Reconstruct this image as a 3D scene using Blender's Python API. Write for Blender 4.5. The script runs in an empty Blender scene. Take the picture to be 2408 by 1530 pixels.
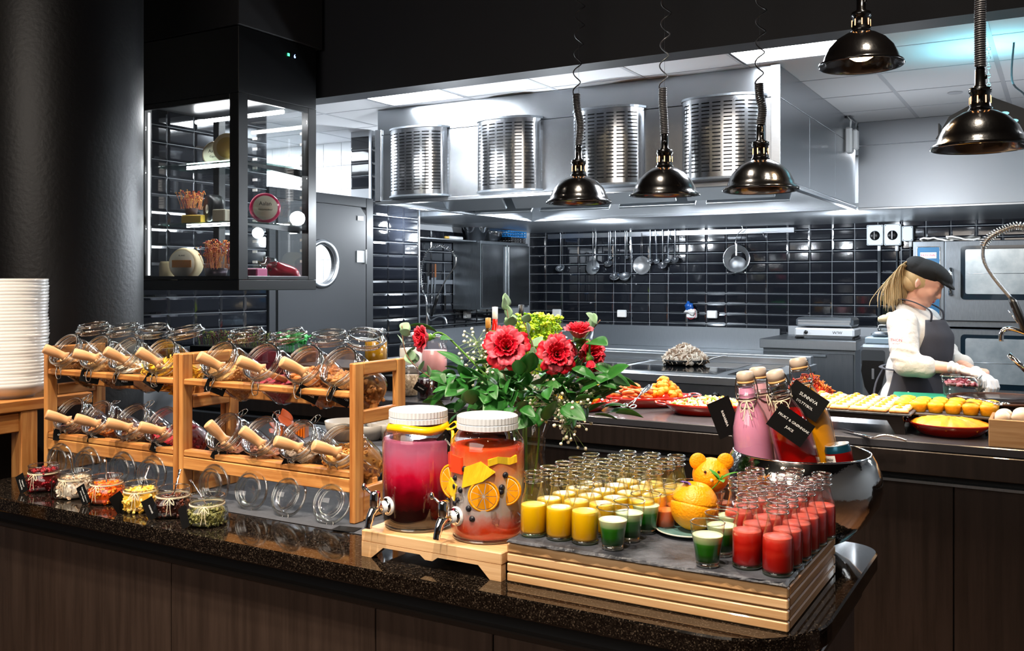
import bpy, math, random
from mathutils import Vector, Matrix, noise, Euler
R = math.radians; pi = math.pi; sin = math.sin; cos = math.cos
sc = bpy.context.scene; COL = sc.collection

# ------------------------------------------------------------------ camera, world, lights, exposure
CAMZ = 1.55; F = 2220.0; YAW = R(30.3); S_ = sin(YAW); C_ = cos(YAW); U0 = 1204.0; V0 = 663.0
cd = bpy.data.cameras.new('camera'); cam = bpy.data.objects.new('camera', cd); COL.objects.link(cam)
cam.location = (0, 0, CAMZ); cam.rotation_euler = (pi/2, 0, YAW)
cd.sensor_width = 36; cd.lens = 36*F/2408; cd.shift_y = -(765-V0)/2408.0; cd.clip_start = .05
sc.camera = cam
sc.view_settings.view_transform = 'Standard'; sc.view_settings.look = 'None'
sc.view_settings.gamma = 1; sc.view_settings.use_curve_mapping = False
sc.view_settings.exposure = 0.35
w = bpy.data.worlds.new('world'); sc.world = w; w.use_nodes = True
w.node_tree.nodes['Background'].inputs[0].default_value = (.75, .84, 1, 1)
w.node_tree.nodes['Background'].inputs[1].default_value = .10
cy = sc.cycles
cy.use_denoising = True
cy.max_bounces = 10; cy.transparent_max_bounces = 40; cy.glossy_bounces = 5; cy.diffuse_bounces = 3; cy.transmission_bounces = 8
cy.sample_clamp_indirect = 4; cy.caustics_reflective = False; cy.caustics_refractive = False
def light(name, typ, loc, energy, col, size=.1, tgt=None, **k):
    l = bpy.data.lights.new(name, typ); o = bpy.data.objects.new(name, l); COL.objects.link(o)
    o.location = loc; l.energy = energy; l.color = col
    if typ == 'AREA': l.size = size
    elif typ == 'SPOT': l.shadow_soft_size = size
    else: l.shadow_soft_size = size
    for a, b in k.items(): setattr(l, a, b)
    if tgt: o.rotation_euler = (Vector(tgt)-Vector(loc)).to_track_quat('-Z', 'Y').to_euler()
    return o
WARM = (1, .86, .70); COOL = (.86, .93, 1)
# ceiling spots of the dining side
for i, (x, y, tx, ty, e) in enumerate([(-2.9, 1.0, -2.75, 1.95, 260), (-2.0, 1.15, -2.1, 2.0, 260), (-1.25, .9, -1.3, 1.9, 200), (-.5, 1.0, -.75, 2.0, 220), (-1.3, 2.9, -1.1, 2.05, 120)]):
    light('ceiling_spot', 'SPOT', (x, y, 3.3), e, WARM, .035, (tx, ty, 1.0), spot_size=R(58), spot_blend=.7)
for i, (x, y, tx, ty, e) in enumerate([(-3.0, 3.3, -2.7, 4.0, 200), (-1.6, 3.2, -1.5, 4.0, 230), (-.3, 3.1, -.5, 3.9, 230)]):
    light('ceiling_spot', 'SPOT', (x, y, 3.3), e, WARM, .04, (tx, ty, 1.0), spot_size=R(60), spot_blend=.7)
for i, (x, y, e) in enumerate([(-3.2, 4.7, 30), (.3, 5.9, 12), (-4.5, 6.2, 30), (-.9, 6.3, 8), (-3.6, 7.9, 85), (-1.5, 7.9, 75), (-2.6, 5.0, 20), (1.6, 6.0, 8)]):
    light('kitchen_fill', 'POINT', (x, y, 2.0), e, COOL, .05)  # added fill points that lift the ceiling and tiles, no fixtures there
light('dining_fill', 'AREA', (-1.6, -1.2, 3.25), 110, (1, .9, .8), 3.0, (-1.6, 1.6, .6))  # broad fill lamp added over the dining side

# ------------------------------------------------------------------ pixel -> point on a real plane
def ray(u): return (u-U0)/F
def P(u, v, d):
    r = ray(u)*d; return Vector((C_*r - S_*d, S_*r + C_*d, CAMZ-(v-V0)*d/F))
def atz(u, v, z): return P(u, v, (CAMZ-z)*F/(v-V0))
def atY(u, v, Y): return P(u, v, Y/(C_+S_*ray(u)))
def atX(u, v, X): return P(u, v, X/(C_*ray(u)-S_))
def XatY(u, Y): return atY(u, V0, Y).x
def YatX(u, X): return atX(u, V0, X).y

# ------------------------------------------------------------------ mesh builder
def T(x=0, y=0, z=0): return Matrix.Translation((x, y, z))
def RX(a): return Matrix.Rotation(R(a), 4, 'X')
def RY(a): return Matrix.Rotation(R(a), 4, 'Y')
def RZ(a): return Matrix.Rotation(R(a), 4, 'Z')
def SC(x, y, z): return Matrix.Diagonal((x, y, z, 1))
def align(d, up='Z'): return Vector(d).to_track_quat('Z', 'Y').to_matrix().to_4x4()
I4 = Matrix.Identity(4)
class MB:
    def __init__(s): s.v = []; s.f = []; s.s = []; s.m = []; s.M = I4; s.mi = 0
    def add(s, vs, fs, sm=False, M=None):
        n = len(s.v); m = s.M @ M if M else s.M
        s.v += [tuple(m @ Vector(p)) for p in vs]
        s.f += [tuple(i+n for i in f) for f in fs]; s.s += [sm]*len(fs); s.m += [s.mi]*len(fs)
        return s
    def box(s, x0, x1, y0, y1, z0, z1, b=0, M=None):
        if x0 > x1: x0, x1 = x1, x0
        if y0 > y1: y0, y1 = y1, y0
        if z0 > z1: z0, z1 = z1, z0
        if b <= 0:
            vs = [(x, y, z) for x in (x0, x1) for y in (y0, y1) for z in (z0, z1)]
            return s.add(vs, [(0,1,3,2),(4,6,7,5),(0,4,5,1),(2,3,7,6),(0,2,6,4),(1,5,7,3)], False, M)
        b = min(b, (x1-x0)*.49, (y1-y0)*.49, (z1-z0)*.49)
        vs = []; idx = {}
        for i, x in enumerate((x0, x1)):
            for j, y in enumerate((y0, y1)):
                for k, z in enumerate((z0, z1)):
                    xi = x+b*(1-2*i); yi = y+b*(1-2*j); zi = z+b*(1-2*k)
                    for a, p in enumerate(((x, yi, zi), (xi, y, zi), (xi, yi, z))):
                        idx[i, j, k, a] = len(vs); vs.append(p)
        fs = []
        for a in range(3):
            o = [(0,0),(1,0),(1,1),(0,1)]
            for e in (0, 1):
                q = []
                for p, r in (o if (e == 1) else o[::-1]):
                    c = [0, 0, 0]; c[a] = e; c[(a+1)%3] = p; c[(a+2)%3] = r
                    q.append(idx[c[0], c[1], c[2], a])
                fs.append(tuple(q))
        for a in range(3):
            b1, b2 = (a+1)%3, (a+2)%3
            for p in (0, 1):
                for r in (0, 1):
                    c0 = [0,0,0]; c1 = [0,0,0]; c0[a] = 0; c1[a] = 1
                    for c in (c0, c1): c[b1] = p; c[b2] = r
                    q = [idx[c0[0],c0[1],c0[2],b1], idx[c1[0],c1[1],c1[2],b1], idx[c1[0],c1[1],c1[2],b2], idx[c0[0],c0[1],c0[2],b2]]
                    if (p+r) % 2 == 0: q = q[::-1]
                    fs.append(tuple(q))
        for i in (0, 1):
            for j in (0, 1):
                for k in (0, 1):
                    q = [idx[i,j,k,a] for a in range(3)]
                    if (i+j+k) % 2 == 0: q = q[::-1]
                    fs.append(tuple(q))
        return s.add(vs, fs, False, M)
    def lathe(s, prof, n=24, M=None, sm=True, a0=0, a1=360):
        full = abs(a1-a0) >= 360; vs = []; fs = []; rows = []
        for r, z in prof:
            if r <= 1e-6: rows.append([len(vs)]); vs.append((0, 0, z))
            else:
                k = n if full else n+1; rows.append(list(range(len(vs), len(vs)+k)))
                for i in range(k):
                    a = R(a0+(a1-a0)*i/n); vs.append((r*cos(a), r*sin(a), z))
        for A, B in zip(rows, rows[1:]):
            for i in range(n):
                j = (i+1) % n if full else i+1
                if len(A) == 1 and len(B) == 1: continue
                if len(A) == 1: fs.append((A[0], B[j], B[i]))
                elif len(B) == 1: fs.append((A[i], A[j], B[0]))
                else: fs.append((A[i], A[j], B[j], B[i]))
        return s.add(vs, fs, sm, M)
    def tube(s, pts, r, n=8, closed=False, cap=True, M=None, flat=1.0, sm=True):
        pts = [Vector(p) for p in pts]; N = len(pts)
        rs = r if isinstance(r, (list, tuple)) else [r]*N
        vs = []; fs = []; up = None
        for i, p in enumerate(pts):
            if closed: t = pts[(i+1) % N]-pts[i-1]
            else: t = pts[min(i+1, N-1)]-pts[max(i-1, 0)]
            if t.length < 1e-9: t = Vector((0, 0, 1))
            t.normalize()
            if up is None:
                up = Vector((0, 0, 1)) if abs(t.z) < .9 else Vector((1, 0, 0))
            x = up.cross(t)
            if x.length < 1e-6: x = t.orthogonal()
            x.normalize(); y = t.cross(x); up = y
            for k in range(n):
                a = 2*pi*k/n; vs.append(p+x*rs[i]*cos(a)+y*rs[i]*flat*sin(a))
        for i in range(N if closed else N-1):
            j = (i+1) % N
            for k in range(n): l = (k+1) % n; fs.append((i*n+k, i*n+l, j*n+l, j*n+k))
        if cap and not closed: fs.append(tuple(range(n))[::-1]); fs.append(tuple((N-1)*n+k for k in range(n)))
        return s.add(vs, fs, sm, M)
    def ell(s, c, r, n=14, m=8, M=None, rot=None, jit=0, seed=0):
        if isinstance(r, (int, float)): r = (r, r, r)
        prof = [(sin(pi*i/m), -cos(pi*i/m)) for i in range(m+1)]
        k = MB(); k.lathe(prof, n)
        if jit: k.v = [tuple(Vector(p)*(1+jit*noise.noise(Vector(p)*1.7+Vector((seed*3.1, seed*1.7, seed))))) for p in k.v]
        X = T(*c) @ (rot if rot else I4) @ SC(*r)
        return s.add(k.v, k.f, True, M @ X if M else X)
    def torus(s, c, R0, r, n=28, m=8, M=None, rot=None):
        X = T(*c) @ (rot if rot else I4)
        return s.tube([(R0*cos(2*pi*i/n), R0*sin(2*pi*i/n), 0) for i in range(n)], r, m, closed=True, M=M @ X if M else X)
    def prism(s, poly, z0, z1, M=None, sm=False):
        n = len(poly); vs = [(x, y, z0) for x, y in poly]+[(x, y, z1) for x, y in poly]
        fs = [tuple(range(n))[::-1], tuple(range(n, 2*n))]+[(i, (i+1) % n, n+(i+1) % n, n+i) for i in range(n)]
        return s.add(vs, fs, sm, M)
    def loft(s, rings, cap=True, sm=True, M=None):
        n = len(rings[0]); vs = [p for r in rings for p in r]; fs = []
        for i in range(len(rings)-1):
            for k in range(n): l = (k+1) % n; fs.append((i*n+k, i*n+l, (i+1)*n+l, (i+1)*n+k))
        if cap: fs.append(tuple(range(n))[::-1]); fs.append(tuple((len(rings)-1)*n+k for k in range(n)))
        return s.add(vs, fs, sm, M)
    def grid(s, fn, nu, nv, sm=True, M=None, th=0):
        vs = [fn(i/nu, j/nv) for j in range(nv+1) for i in range(nu+1)]; w = nu+1
        fs = [(j*w+i, j*w+i+1, (j+1)*w+i+1, (j+1)*w+i) for j in range(nv) for i in range(nu)]
        if th:
            vs = [Vector(p) for p in vs]; nr = [Vector() for _ in vs]
            for f in fs:
                q = (vs[f[2]]-vs[f[0]]).cross(vs[f[3]]-vs[f[1]])
                for k in f: nr[k] += q
            n0 = len(vs)
            vs = vs+[v-nn.normalized()*th for v, nn in zip(vs, nr)]
            g = [tuple(k+n0 for k in f)[::-1] for f in fs]
            rim = [i for i in range(w)]+[j*w+nu for j in range(1, nv+1)]+[nv*w+i for i in range(nu-1, -1, -1)]+[j*w for j in range(nv-1, 0, -1)]
            for a, b in zip(rim, rim[1:]+rim[:1]): g.append((b, a, a+n0, b+n0))
            fs = fs+g
        return s.add(vs, fs, sm, M)
    def mesh(s, name, mats):
        me = bpy.data.meshes.new(name); me.from_pydata(s.v, [], s.f)
        for m in (mats if isinstance(mats, (list, tuple)) else [mats]): me.materials.append(m)
        me.polygons.foreach_set('use_smooth', s.s)
        if any(s.m): me.polygons.foreach_set('material_index', s.m)
        me.update(); return me
    def build(s, name, mats, parent=None, org=None, loc=None, rot=None, kind=None, label=None):
        if org is not None: s.v = [(a-org[0], b-org[1], c-org[2]) for a, b, c in s.v]
        o = bpy.data.objects.new(name, s.mesh(name, mats)); COL.objects.link(o)
        if parent: o.parent = parent
        if org is not None: o.location = org
        if loc is not None: o.location = loc
        if rot is not None: o.rotation_euler = rot
        if kind: o['kind'] = kind
        if label: o['label'] = label
        return o
def tag(o, label, cat, group=None, kind=None):
    o['label'] = label; o['category'] = cat
    if group: o['group'] = group
    if kind: o['kind'] = kind
    return o
def thing(name, label, cat, loc=(0, 0, 0), rz=0, group=None, rot=None):
    o = bpy.data.objects.new(name, None); COL.objects.link(o); o.empty_display_size = .05
    o.location = loc; o.rotation_euler = rot if rot else (0, 0, R(rz))
    return tag(o, label, cat, group)
def struct(o, label=None):
    o['kind'] = 'structure'
    if label: o['label'] = label
    return o
def sroot(name, label=None):
    o = bpy.data.objects.new(name, None); COL.objects.link(o); return struct(o, label)
ORD = 'first second third fourth fifth sixth seventh eighth ninth tenth eleventh twelfth thirteenth fourteenth fifteenth sixteenth seventeenth eighteenth nineteenth twentieth'.split()
ORD += ['twenty-'+w for w in ORD[:9]]+['thirtieth']+['thirty-'+w for w in ORD[:9]]
def kids(o): return [c for c in COL.objects if c.parent == o]
def dup(o, loc=None, rz=None, label=None, group=None, rot=None, parent=None, ch=None, swap=None):
    ks = o.children if ch is None else ch
    c = o.copy(); COL.objects.link(c)
    if parent: c.parent = parent
    if loc is not None: c.location = loc
    if rz is not None: c.rotation_euler = (0, 0, R(rz))
    if rot is not None: c.rotation_euler = rot
    if label: c['label'] = label
    if group: c['group'] = group
    for k in list(ks):
        if k.name.startswith('~'): continue
        d = dup(k, parent=c)
    return c
def place(o, p, parent=None, rot=None, sc_=None):
    c = o.copy(); COL.objects.link(c); c.location = p
    if parent: c.parent = parent
    if rot is not None: c.rotation_euler = rot
    if sc_ is not None: c.scale = (sc_, sc_, sc_) if isinstance(sc_, (int, float)) else sc_
    return c
def inst(me, name, loc, parent=None, rot=None, sc_=None, label=None):
    o = bpy.data.objects.new(name, me); COL.objects.link(o); o.location = loc
    if parent: o.parent = parent
    if rot is not None: o.rotation_euler = rot
    if sc_ is not None: o.scale = (sc_,)*3 if isinstance(sc_, (int, float)) else sc_
    if label: o['label'] = label
    return o

# ------------------------------------------------------------------ materials
MATS = {}
def hexc(h):
    return tuple(((int(h[i:i+2], 16)/255)**2.2) for i in (0, 2, 4))+(1,)
def col4(c): return hexc(c) if isinstance(c, str) else (tuple(c)+(1,) if len(c) == 3 else c)
def pm(name, col, rough=.5, metal=0, coat=0, var=None, bump=None, sss=0, trans=0, ior=1.45, emit=None, stretch=None, rvar=0, alpha=1, spec=.5, col2=None, space='Object'):
    """principled: var=(scale, amount 0-1 to col2), bump=(scale, strength, distance), stretch=(x,y,z)"""
    m = bpy.data.materials.new(name); m.use_nodes = True; nt = m.node_tree; N = nt.nodes; L = nt.links
    b = N['Principled BSDF']; c = col4(col); b.inputs['Base Color'].default_value = c
    b.inputs['Roughness'].default_value = rough; b.inputs['Metallic'].default_value = metal
    b.inputs['Coat Weight'].default_value = coat; b.inputs['IOR'].default_value = ior
    b.inputs['Specular IOR Level'].default_value = spec
    b.inputs['Transmission Weight'].default_value = trans; b.inputs['Alpha'].default_value = alpha
    if sss: b.inputs['Subsurface Weight'].default_value = sss; b.inputs['Subsurface Radius'].default_value = (.01, .006, .004)
    if emit: b.inputs['Emission Color'].default_value = col4(emit[0]); b.inputs['Emission Strength'].default_value = emit[1]
    if var or bump or rvar:
        tc = N.new('ShaderNodeTexCoord'); mp = N.new('ShaderNodeMapping'); L.new(tc.outputs[space], mp.inputs[0])
        if stretch: mp.inputs['Scale'].default_value = stretch
    if var or rvar:
        nz = N.new('ShaderNodeTexNoise'); nz.inputs['Scale'].default_value = var[0] if var else 8; nz.inputs['Detail'].default_value = 6
        nz.inputs['Roughness'].default_value = .6
        L.new(mp.outputs[0], nz.inputs['Vector'])
        rp = N.new('ShaderNodeValToRGB'); L.new(nz.outputs['Fac'], rp.inputs[0])
        rp.color_ramp.elements[0].position = .35; rp.color_ramp.elements[1].position = .65
        if var:
            c2 = col4(col2) if col2 else tuple(x*.6 for x in c[:3])+(1,)
            k = var[1]; rp.color_ramp.elements[0].color = c; rp.color_ramp.elements[1].color = tuple(c[i]*(1-k)+c2[i]*k for i in range(3))+(1,)
            L.new(rp.outputs[0], b.inputs['Base Color'])
        if rvar:
            mr = N.new('ShaderNodeMapRange'); L.new(nz.outputs['Fac'], mr.inputs[0])
            mr.inputs[1].default_value = .3; mr.inputs[2].default_value = .7
            mr.inputs[3].default_value = max(.02, rough-rvar); mr.inputs[4].default_value = rough+rvar
            L.new(mr.outputs[0], b.inputs['Roughness'])
    if bump:
        n2 = N.new('ShaderNodeTexNoise'); n2.inputs['Scale'].default_value = bump[0]; n2.inputs['Detail'].default_value = 4
        L.new(mp.outputs[0], n2.inputs['Vector'])
        bp = N.new('ShaderNodeBump'); bp.inputs['Strength'].default_value = bump[1]; bp.inputs['Distance'].default_value = bump[2]
        L.new(n2.outputs['Fac'], bp.inputs['Height']); L.new(bp.outputs[0], b.inputs['Normal'])
    MATS[name] = m; return m
def wood(name, c1, c2, axis='x', sc_=1.0, rough=.45, dark=None):
    s = {'x': (1.2, 22, 22), 'y': (22, 1.2, 22), 'z': (22, 22, 1.2)}[axis]
    m = pm(name, c1, rough, var=(2.2*sc_, 1.0), col2=c2, stretch=s, bump=(6*sc_, .15, .002), coat=.08)
    return m
def glassy(name, tint=(1, 1, 1), edge=(.72, .78, .78), base=.06, gain=.8, rough=.02, power=2.6, ewid=.35):
    m = bpy.data.materials.new(name); m.use_nodes = True; nt = m.node_tree; N = nt.nodes; L = nt.links
    N.remove(N['Principled BSDF']); out = N['Material Output']
    lw = N.new('ShaderNodeLayerWeight'); lw.inputs['Blend'].default_value = .5
    pw = N.new('ShaderNodeMath'); pw.operation = 'POWER'; L.new(lw.outputs['Facing'], pw.inputs[0]); pw.inputs[1].default_value = power
    ma = N.new('ShaderNodeMath'); ma.operation = 'MULTIPLY_ADD'; L.new(pw.outputs[0], ma.inputs[0]); ma.inputs[1].default_value = gain; ma.inputs[2].default_value = base
    tr = N.new('ShaderNodeBsdfTransparent'); gl = N.new('ShaderNodeBsdfGlossy'); gl.inputs['Roughness'].default_value = rough
    mc = N.new('ShaderNodeMix'); mc.data_type = 'RGBA'; L.new(pw.outputs[0], mc.inputs[0])
    mc.inputs[6].default_value = tuple(tint)+(1,); mc.inputs[7].default_value = tuple(edge)+(1,)
    L.new(mc.outputs[2], tr.inputs[0])
    mx = N.new('ShaderNodeMixShader'); L.new(ma.outputs[0], mx.inputs[0]); L.new(tr.outputs[0], mx.inputs[1]); L.new(gl.outputs[0], mx.inputs[2])
    L.new(mx.outputs[0], out.inputs[0]); MATS[name] = m; return m
def emis(name, col, st):
    m = bpy.data.materials.new(name); m.use_nodes = True; nt = m.node_tree
    nt.nodes.remove(nt.nodes['Principled BSDF']); e = nt.nodes.new('ShaderNodeEmission')
    e.inputs[0].default_value = col4(col); e.inputs[1].default_value = st
    nt.links.new(e.outputs[0], nt.nodes['Material Output'].inputs[0]); return m
def layered(name, stops, z0, z1, rough=.15, tr=0.0, sss=0.0, noise_amt=.05, spec=.5):
    """liquid whose own colour changes with height (object z from z0 to z1)"""
    m = pm(name, (1, 1, 1), rough, spec=spec); nt = m.node_tree; N = nt.nodes; L = nt.links; b = N['Principled BSDF']
    tc = N.new('ShaderNodeTexCoord'); sx = N.new('ShaderNodeSeparateXYZ'); L.new(tc.outputs['Object'], sx.inputs[0])
    nz = N.new('ShaderNodeTexNoise'); nz.inputs['Scale'].default_value = 35; nz.inputs['Detail'].default_value = 4; L.new(tc.outputs['Object'], nz.inputs[0])
    mr = N.new('ShaderNodeMapRange'); L.new(sx.outputs[2], mr.inputs[0]); mr.inputs[1].default_value = z0; mr.inputs[2].default_value = z1
    ad = N.new('ShaderNodeMath'); ad.operation = 'MULTIPLY_ADD'; L.new(nz.outputs['Fac'], ad.inputs[0]); ad.inputs[1].default_value = noise_amt*2; L.new(mr.outputs[0], ad.inputs[2])
    sb = N.new('ShaderNodeMath'); sb.operation = 'SUBTRACT'; L.new(ad.outputs[0], sb.inputs[0]); sb.inputs[1].default_value = noise_amt
    rp = N.new('ShaderNodeValToRGB'); L.new(sb.outputs[0], rp.inputs[0]); e = rp.color_ramp.elements
    e[0].position = stops[0][0]; e[0].color = col4(stops[0][1]); e[1].position = stops[-1][0]; e[1].color = col4(stops[-1][1])
    for p, c in stops[1:-1]: k = e.new(p); k.color = col4(c)
    L.new(rp.outputs[0], b.inputs['Base Color'])
    if sss: b.inputs['Subsurface Weight'].default_value = sss; b.inputs['Subsurface Radius'].default_value = (.02, .01, .006); b.inputs['Subsurface Scale'].default_value = 1.0
    if tr:
        t = N.new('ShaderNodeBsdfTransparent'); L.new(rp.outputs[0], t.inputs[0]); mx = N.new('ShaderNodeMixShader'); mx.inputs[0].default_value = tr
        L.new(b.outputs[0], mx.inputs[1]); L.new(t.outputs[0], mx.inputs[2]); L.new(mx.outputs[0], N['Material Output'].inputs[0])
    return m
def granite(name):
    m = pm(name, '14110f', .06, spec=.6); nt = m.node_tree; N = nt.nodes; L = nt.links; b = N['Principled BSDF']
    tc = N.new('ShaderNodeTexCoord'); v = N.new('ShaderNodeTexVoronoi'); v.inputs['Scale'].default_value = 420; L.new(tc.outputs['Object'], v.inputs[0])
    rp = N.new('ShaderNodeValToRGB'); L.new(v.outputs['Color'], rp.inputs[0]); e = rp.color_ramp.elements
    e[0].position = .45; e[0].color = col4('0e0c0b'); e[1].position = .9; e[1].color = col4('4c4238'); k = e.new(.75); k.color = col4('231e1a')
    L.new(rp.outputs[0], b.inputs['Base Color']); return m
GR = granite('black_granite')
BLACK = pm('black_paint', '0b0b0d', .55, bump=(90, .08, .002)); BLK2 = pm('black_satin', '101113', .4); NEARBLK = pm('soffit_black', '17181b', .75)
COLB = pm('column_black', '101013', .42, bump=(60, .25, .004))
STEEL = pm('brushed_steel', 'bfc3c8', .3, 1, var=(20, .14), col2='8d9298', stretch=(1, 1, 10))
STEELH = pm('brushed_steel_long', 'b4b9be', .3, 1, var=(22, .14), col2='8a9097', stretch=(8, 8, 1))
STEELD = pm('dull_steel', '83898f', .38, .9, var=(20, .2), col2='4a4f55', stretch=(8, 8, 1))
CHROME = pm('chrome', 'e8e8ea', .06, 1); WIRE = pm('steel_wire', 'b8b6b2', .22, 1)
TILEB = pm('black_glazed_tile', '1b1d22', .06, coat=.6, bump=(14, .10, .003)); GROUT = pm('grey_grout', '9da1a6', .8)
TILEW = pm('white_glazed_tile', 'dfe3e6', .12); GROUTW = pm('pale_grout', '9aa0a5', .8)
CEILW = pm('ceiling_panel_white', 'd9dadd', .85, bump=(200, .1, .001)); CEILG = pm('ceiling_rail_white', 'b9bbc0', .5)
OAK = wood('oak_x', 'c88f52', '95592a', 'x'); OAKY = wood('oak_y', 'c88f52', '95592a', 'y'); OAKZ = wood('oak_z', 'c88f52', '95592a', 'z')
BIR = wood('birch_x', 'd8b083', 'b98a5a', 'x'); BIRY = wood('birch_y', 'b98755', '8f6236', 'y', rough=.6); SCOOP = wood('scoop_wood', 'daab80', 'bd8758', 'x', rough=.55)
DARKW = wood('dark_stained_panel', '3a2f29', '2c231e', 'z', .8, .42); DARKW2 = wood('dark_stained_rear', '2b2320', '1f1916', 'z', .8, .4)
GLASS = glassy('clear_glass'); GLASSR = glassy('glass_rim', (.95, .98, .98), (.55, .62, .62), .26, .7, .03, 1.6)
GLASSG = glassy('green_tinted_glass', (.8, .95, .7), (.25, .5, .15), .15, .6, .03, 1.5); PANE = glassy('cabinet_glass', (.97, .98, .98), (.7, .75, .75), .045, .8, .01, 4)
WHITE = pm('white_gloss', 'e6e4e0', .25); WHITEP = pm('white_plastic', 'dadcdd', .35); CERAM = pm('white_ceramic', 'd9d6d2', .22, coat=.4)
TWINE = pm('cotton_twine', 'd8c8aa', .9, bump=(300, .5, .001)); CARD = pm('black_card', '0c0c0d', .75, spec=.2); INK = pm('white_ink', 'e8e8e6', .6)
SLATE = pm('slate', '26282d', .5, var=(11, 1), col2='4e5057', bump=(36, .9, .006), rvar=.12); BLKPL = pm('black_plastic', '0d0d0e', .35)
CARPET = pm('grey_runner', '3f4147', .8, var=(60, .5), col2='2c2e33', bump=(300, .4, .001))
REDEN = pm('red_enamel', '8e1309', .16, coat=.7, var=(4, .5), col2='b82a18'); LAMPB = pm('black_enamel_lamp', '0b0a0a', .18, coat=.5, bump=(45, .25, .003))
def setc(o): return o
TXT = {}
def text(s, size, mat, parent, loc, rot, name='lettering', ext=.0003, align_='CENTER', th=0):
    c = bpy.data.curves.new('t', 'FONT'); c.body = s; c.size = size; c.align_x = align_; c.align_y = 'CENTER'; c.extrude = ext; c.resolution_u = 2; c.offset = th
    o = bpy.data.objects.new('t', c); me = bpy.data.meshes.new_from_object(o); bpy.data.objects.remove(o)
    me.materials.clear(); me.materials.append(mat)
    q = bpy.data.objects.new(name, me); COL.objects.link(q); q.parent = parent; q.location = loc; q.rotation_euler = rot
    return q
def spline(pts, k=6):
    P_ = [Vector(p) for p in pts]; out = []
    for i in range(len(P_)-1):
        p0 = P_[max(i-1, 0)]; p1 = P_[i]; p2 = P_[i+1]; p3 = P_[min(i+2, len(P_)-1)]
        for j in range(k):
            t = j/k; out.append(.5*((2*p1)+(p2-p0)*t+(2*p0-5*p1+4*p2-p3)*t*t+(3*p1-p0-3*p2+p3)*t**3))
    out.append(P_[-1]); return out
def rrect(w, h, r, n=4):
    out = []
    for cx, cy_, a in ((w/2-r, h/2-r, 0), (-w/2+r, h/2-r, 90), (-w/2+r, -h/2+r, 180), (w/2-r, -h/2+r, 270)):
        for i in range(n+1): b = R(a+90*i/n); out.append((cx+r*cos(b), cy_+r*sin(b)))
    return out
def remesh(parts, name, mat, vox, smooth=2):
    """one continuous surface out of overlapping volumes"""
    me = parts.mesh(name, mat); o = bpy.data.objects.new('~tmp', me); COL.objects.link(o)
    m = o.modifiers.new('r', 'REMESH'); m.mode = 'VOXEL'; m.voxel_size = vox; m.use_smooth_shade = True
    if smooth: k = o.modifiers.new('s', 'SMOOTH'); k.factor = .6; k.iterations = smooth
    dg = bpy.context.evaluated_depsgraph_get(); dg.update()
    r = bpy.data.meshes.new_from_object(o.evaluated_get(dg)); bpy.data.objects.remove(o)
    r.name = name; r.materials.clear(); r.materials.append(mat)
    r.polygons.foreach_set('use_smooth', [True]*len(r.polygons)); return r
# ------------------------------------------------------------------ the setting
CH = 2.74       # kitchen ceiling
FLM = pm('grey_floor', '3c3a38', .45, var=(3, .4)); FLW = wood('brown_floor', '6a4a33', '4e3524', 'x', .5, .5)
f = MB(); f.box(-7, 3, -5, 3.9, -.1, 0); struct(f.build('floor', FLW))
f = MB(); f.box(-7, 3, 3.9, 9.5, -.1, 0); struct(f.build('floor', FLM))
f = MB(); f.box(-7, 3, -5, 4.10, 3.4, 3.5); struct(f.build('ceiling', NEARBLK))
f = MB(); f.box(-7, 3, -5.2, -5, 0, 3.5); struct(f.build('wall_front', pm('dining_wall', '4a3a30', .6)))
f = MB(); f.box(2.9, 3.0, -5, 9.5, 0, 3.4); struct(f.build('wall_right', pm('far_right_wall', '8d9094', .6)))
# bulkhead between dining side and kitchen
f = MB(); f.box(-4.68, 2.9, 4.10, 4.25, 2.6, 3.4); struct(f.build('beam', pm('bulkhead', '202228', .6)))
# suspended kitchen ceiling: rails and panels
ce = struct(MB().box(-6.9, 2.9, 4.15, 9.4, CH+.03, CH+.06).build('ceiling', CEILG))
pan = MB().box(-.292, .292, -.292, .292, 0, .018, .004).mesh('ceiling_panel', CEILW)
rail = MB()
nx0, ny0 = -6.91, 3.9
LP = {(5, 1), (9, 1), (13, 1), (13, 6), (1, 2), (9, 8), (5, 8), (1, 1), (3, 8), (13, 8)}
LIGHTM = emis('panel_light', (.90, .95, 1), 42)
lpm = MB().box(-.28, .28, -.28, .215, 0, .012)
lpm = lpm.mesh('diffuser', LIGHTM)
for i in range(16):
    for j in range(1, 10):
        x = nx0+.6*i+.3; y = ny0+.6*j-.0+.3-.0
        if y > 9.3 or x > 2.8: continue
        if (i, j) in LP:
            t = thing('ceiling_light', 'square flush light panel in the white kitchen ceiling, beyond the hood', 'ceiling light', (x, y, CH), group='flush light panels in the kitchen ceiling')
            inst(lpm, 'diffuser', (0, 0, -.003), t)
            MB().box(-.295, .295, -.295, -.28, -.004, .01).box(-.295, .295, .28, .295, -.004, .01).box(-.295, -.28, -.28, .28, -.004, .01).box(.28, .295, -.28, .28, -.004, .01).build('frame', CEILG, t)
            if i in (5,) and j == 1: t['label'] = 'lit square ceiling panel above the louvred end of the hood'
            if i in (9,) and j == 1: t['label'] = 'lit square ceiling panel above the third heat lamp'
            if (i, j) in ((5, 1), (9, 1)): del t['group']
        else: inst(pan, 'ceiling_panel', (x, y, CH-.002), ce)
r_ = MB()
for i in range(17): x = nx0+.6*i; r_.box(x-.012, x+.012, 4.16, 9.3, CH-.004, CH+.02)
for j in range(1, 10): y = ny0+.6*j; r_.box(-6.9, 2.8, y-.006, y+.006, CH-.003, CH+.02)
r_.build('ceiling_rail', CEILG, ce)['kind'] = 'stuff'
t = MB(); t.lathe([(0, 0), (.035, 0), (.04, -.004), (.045, 0)], 20)
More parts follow.
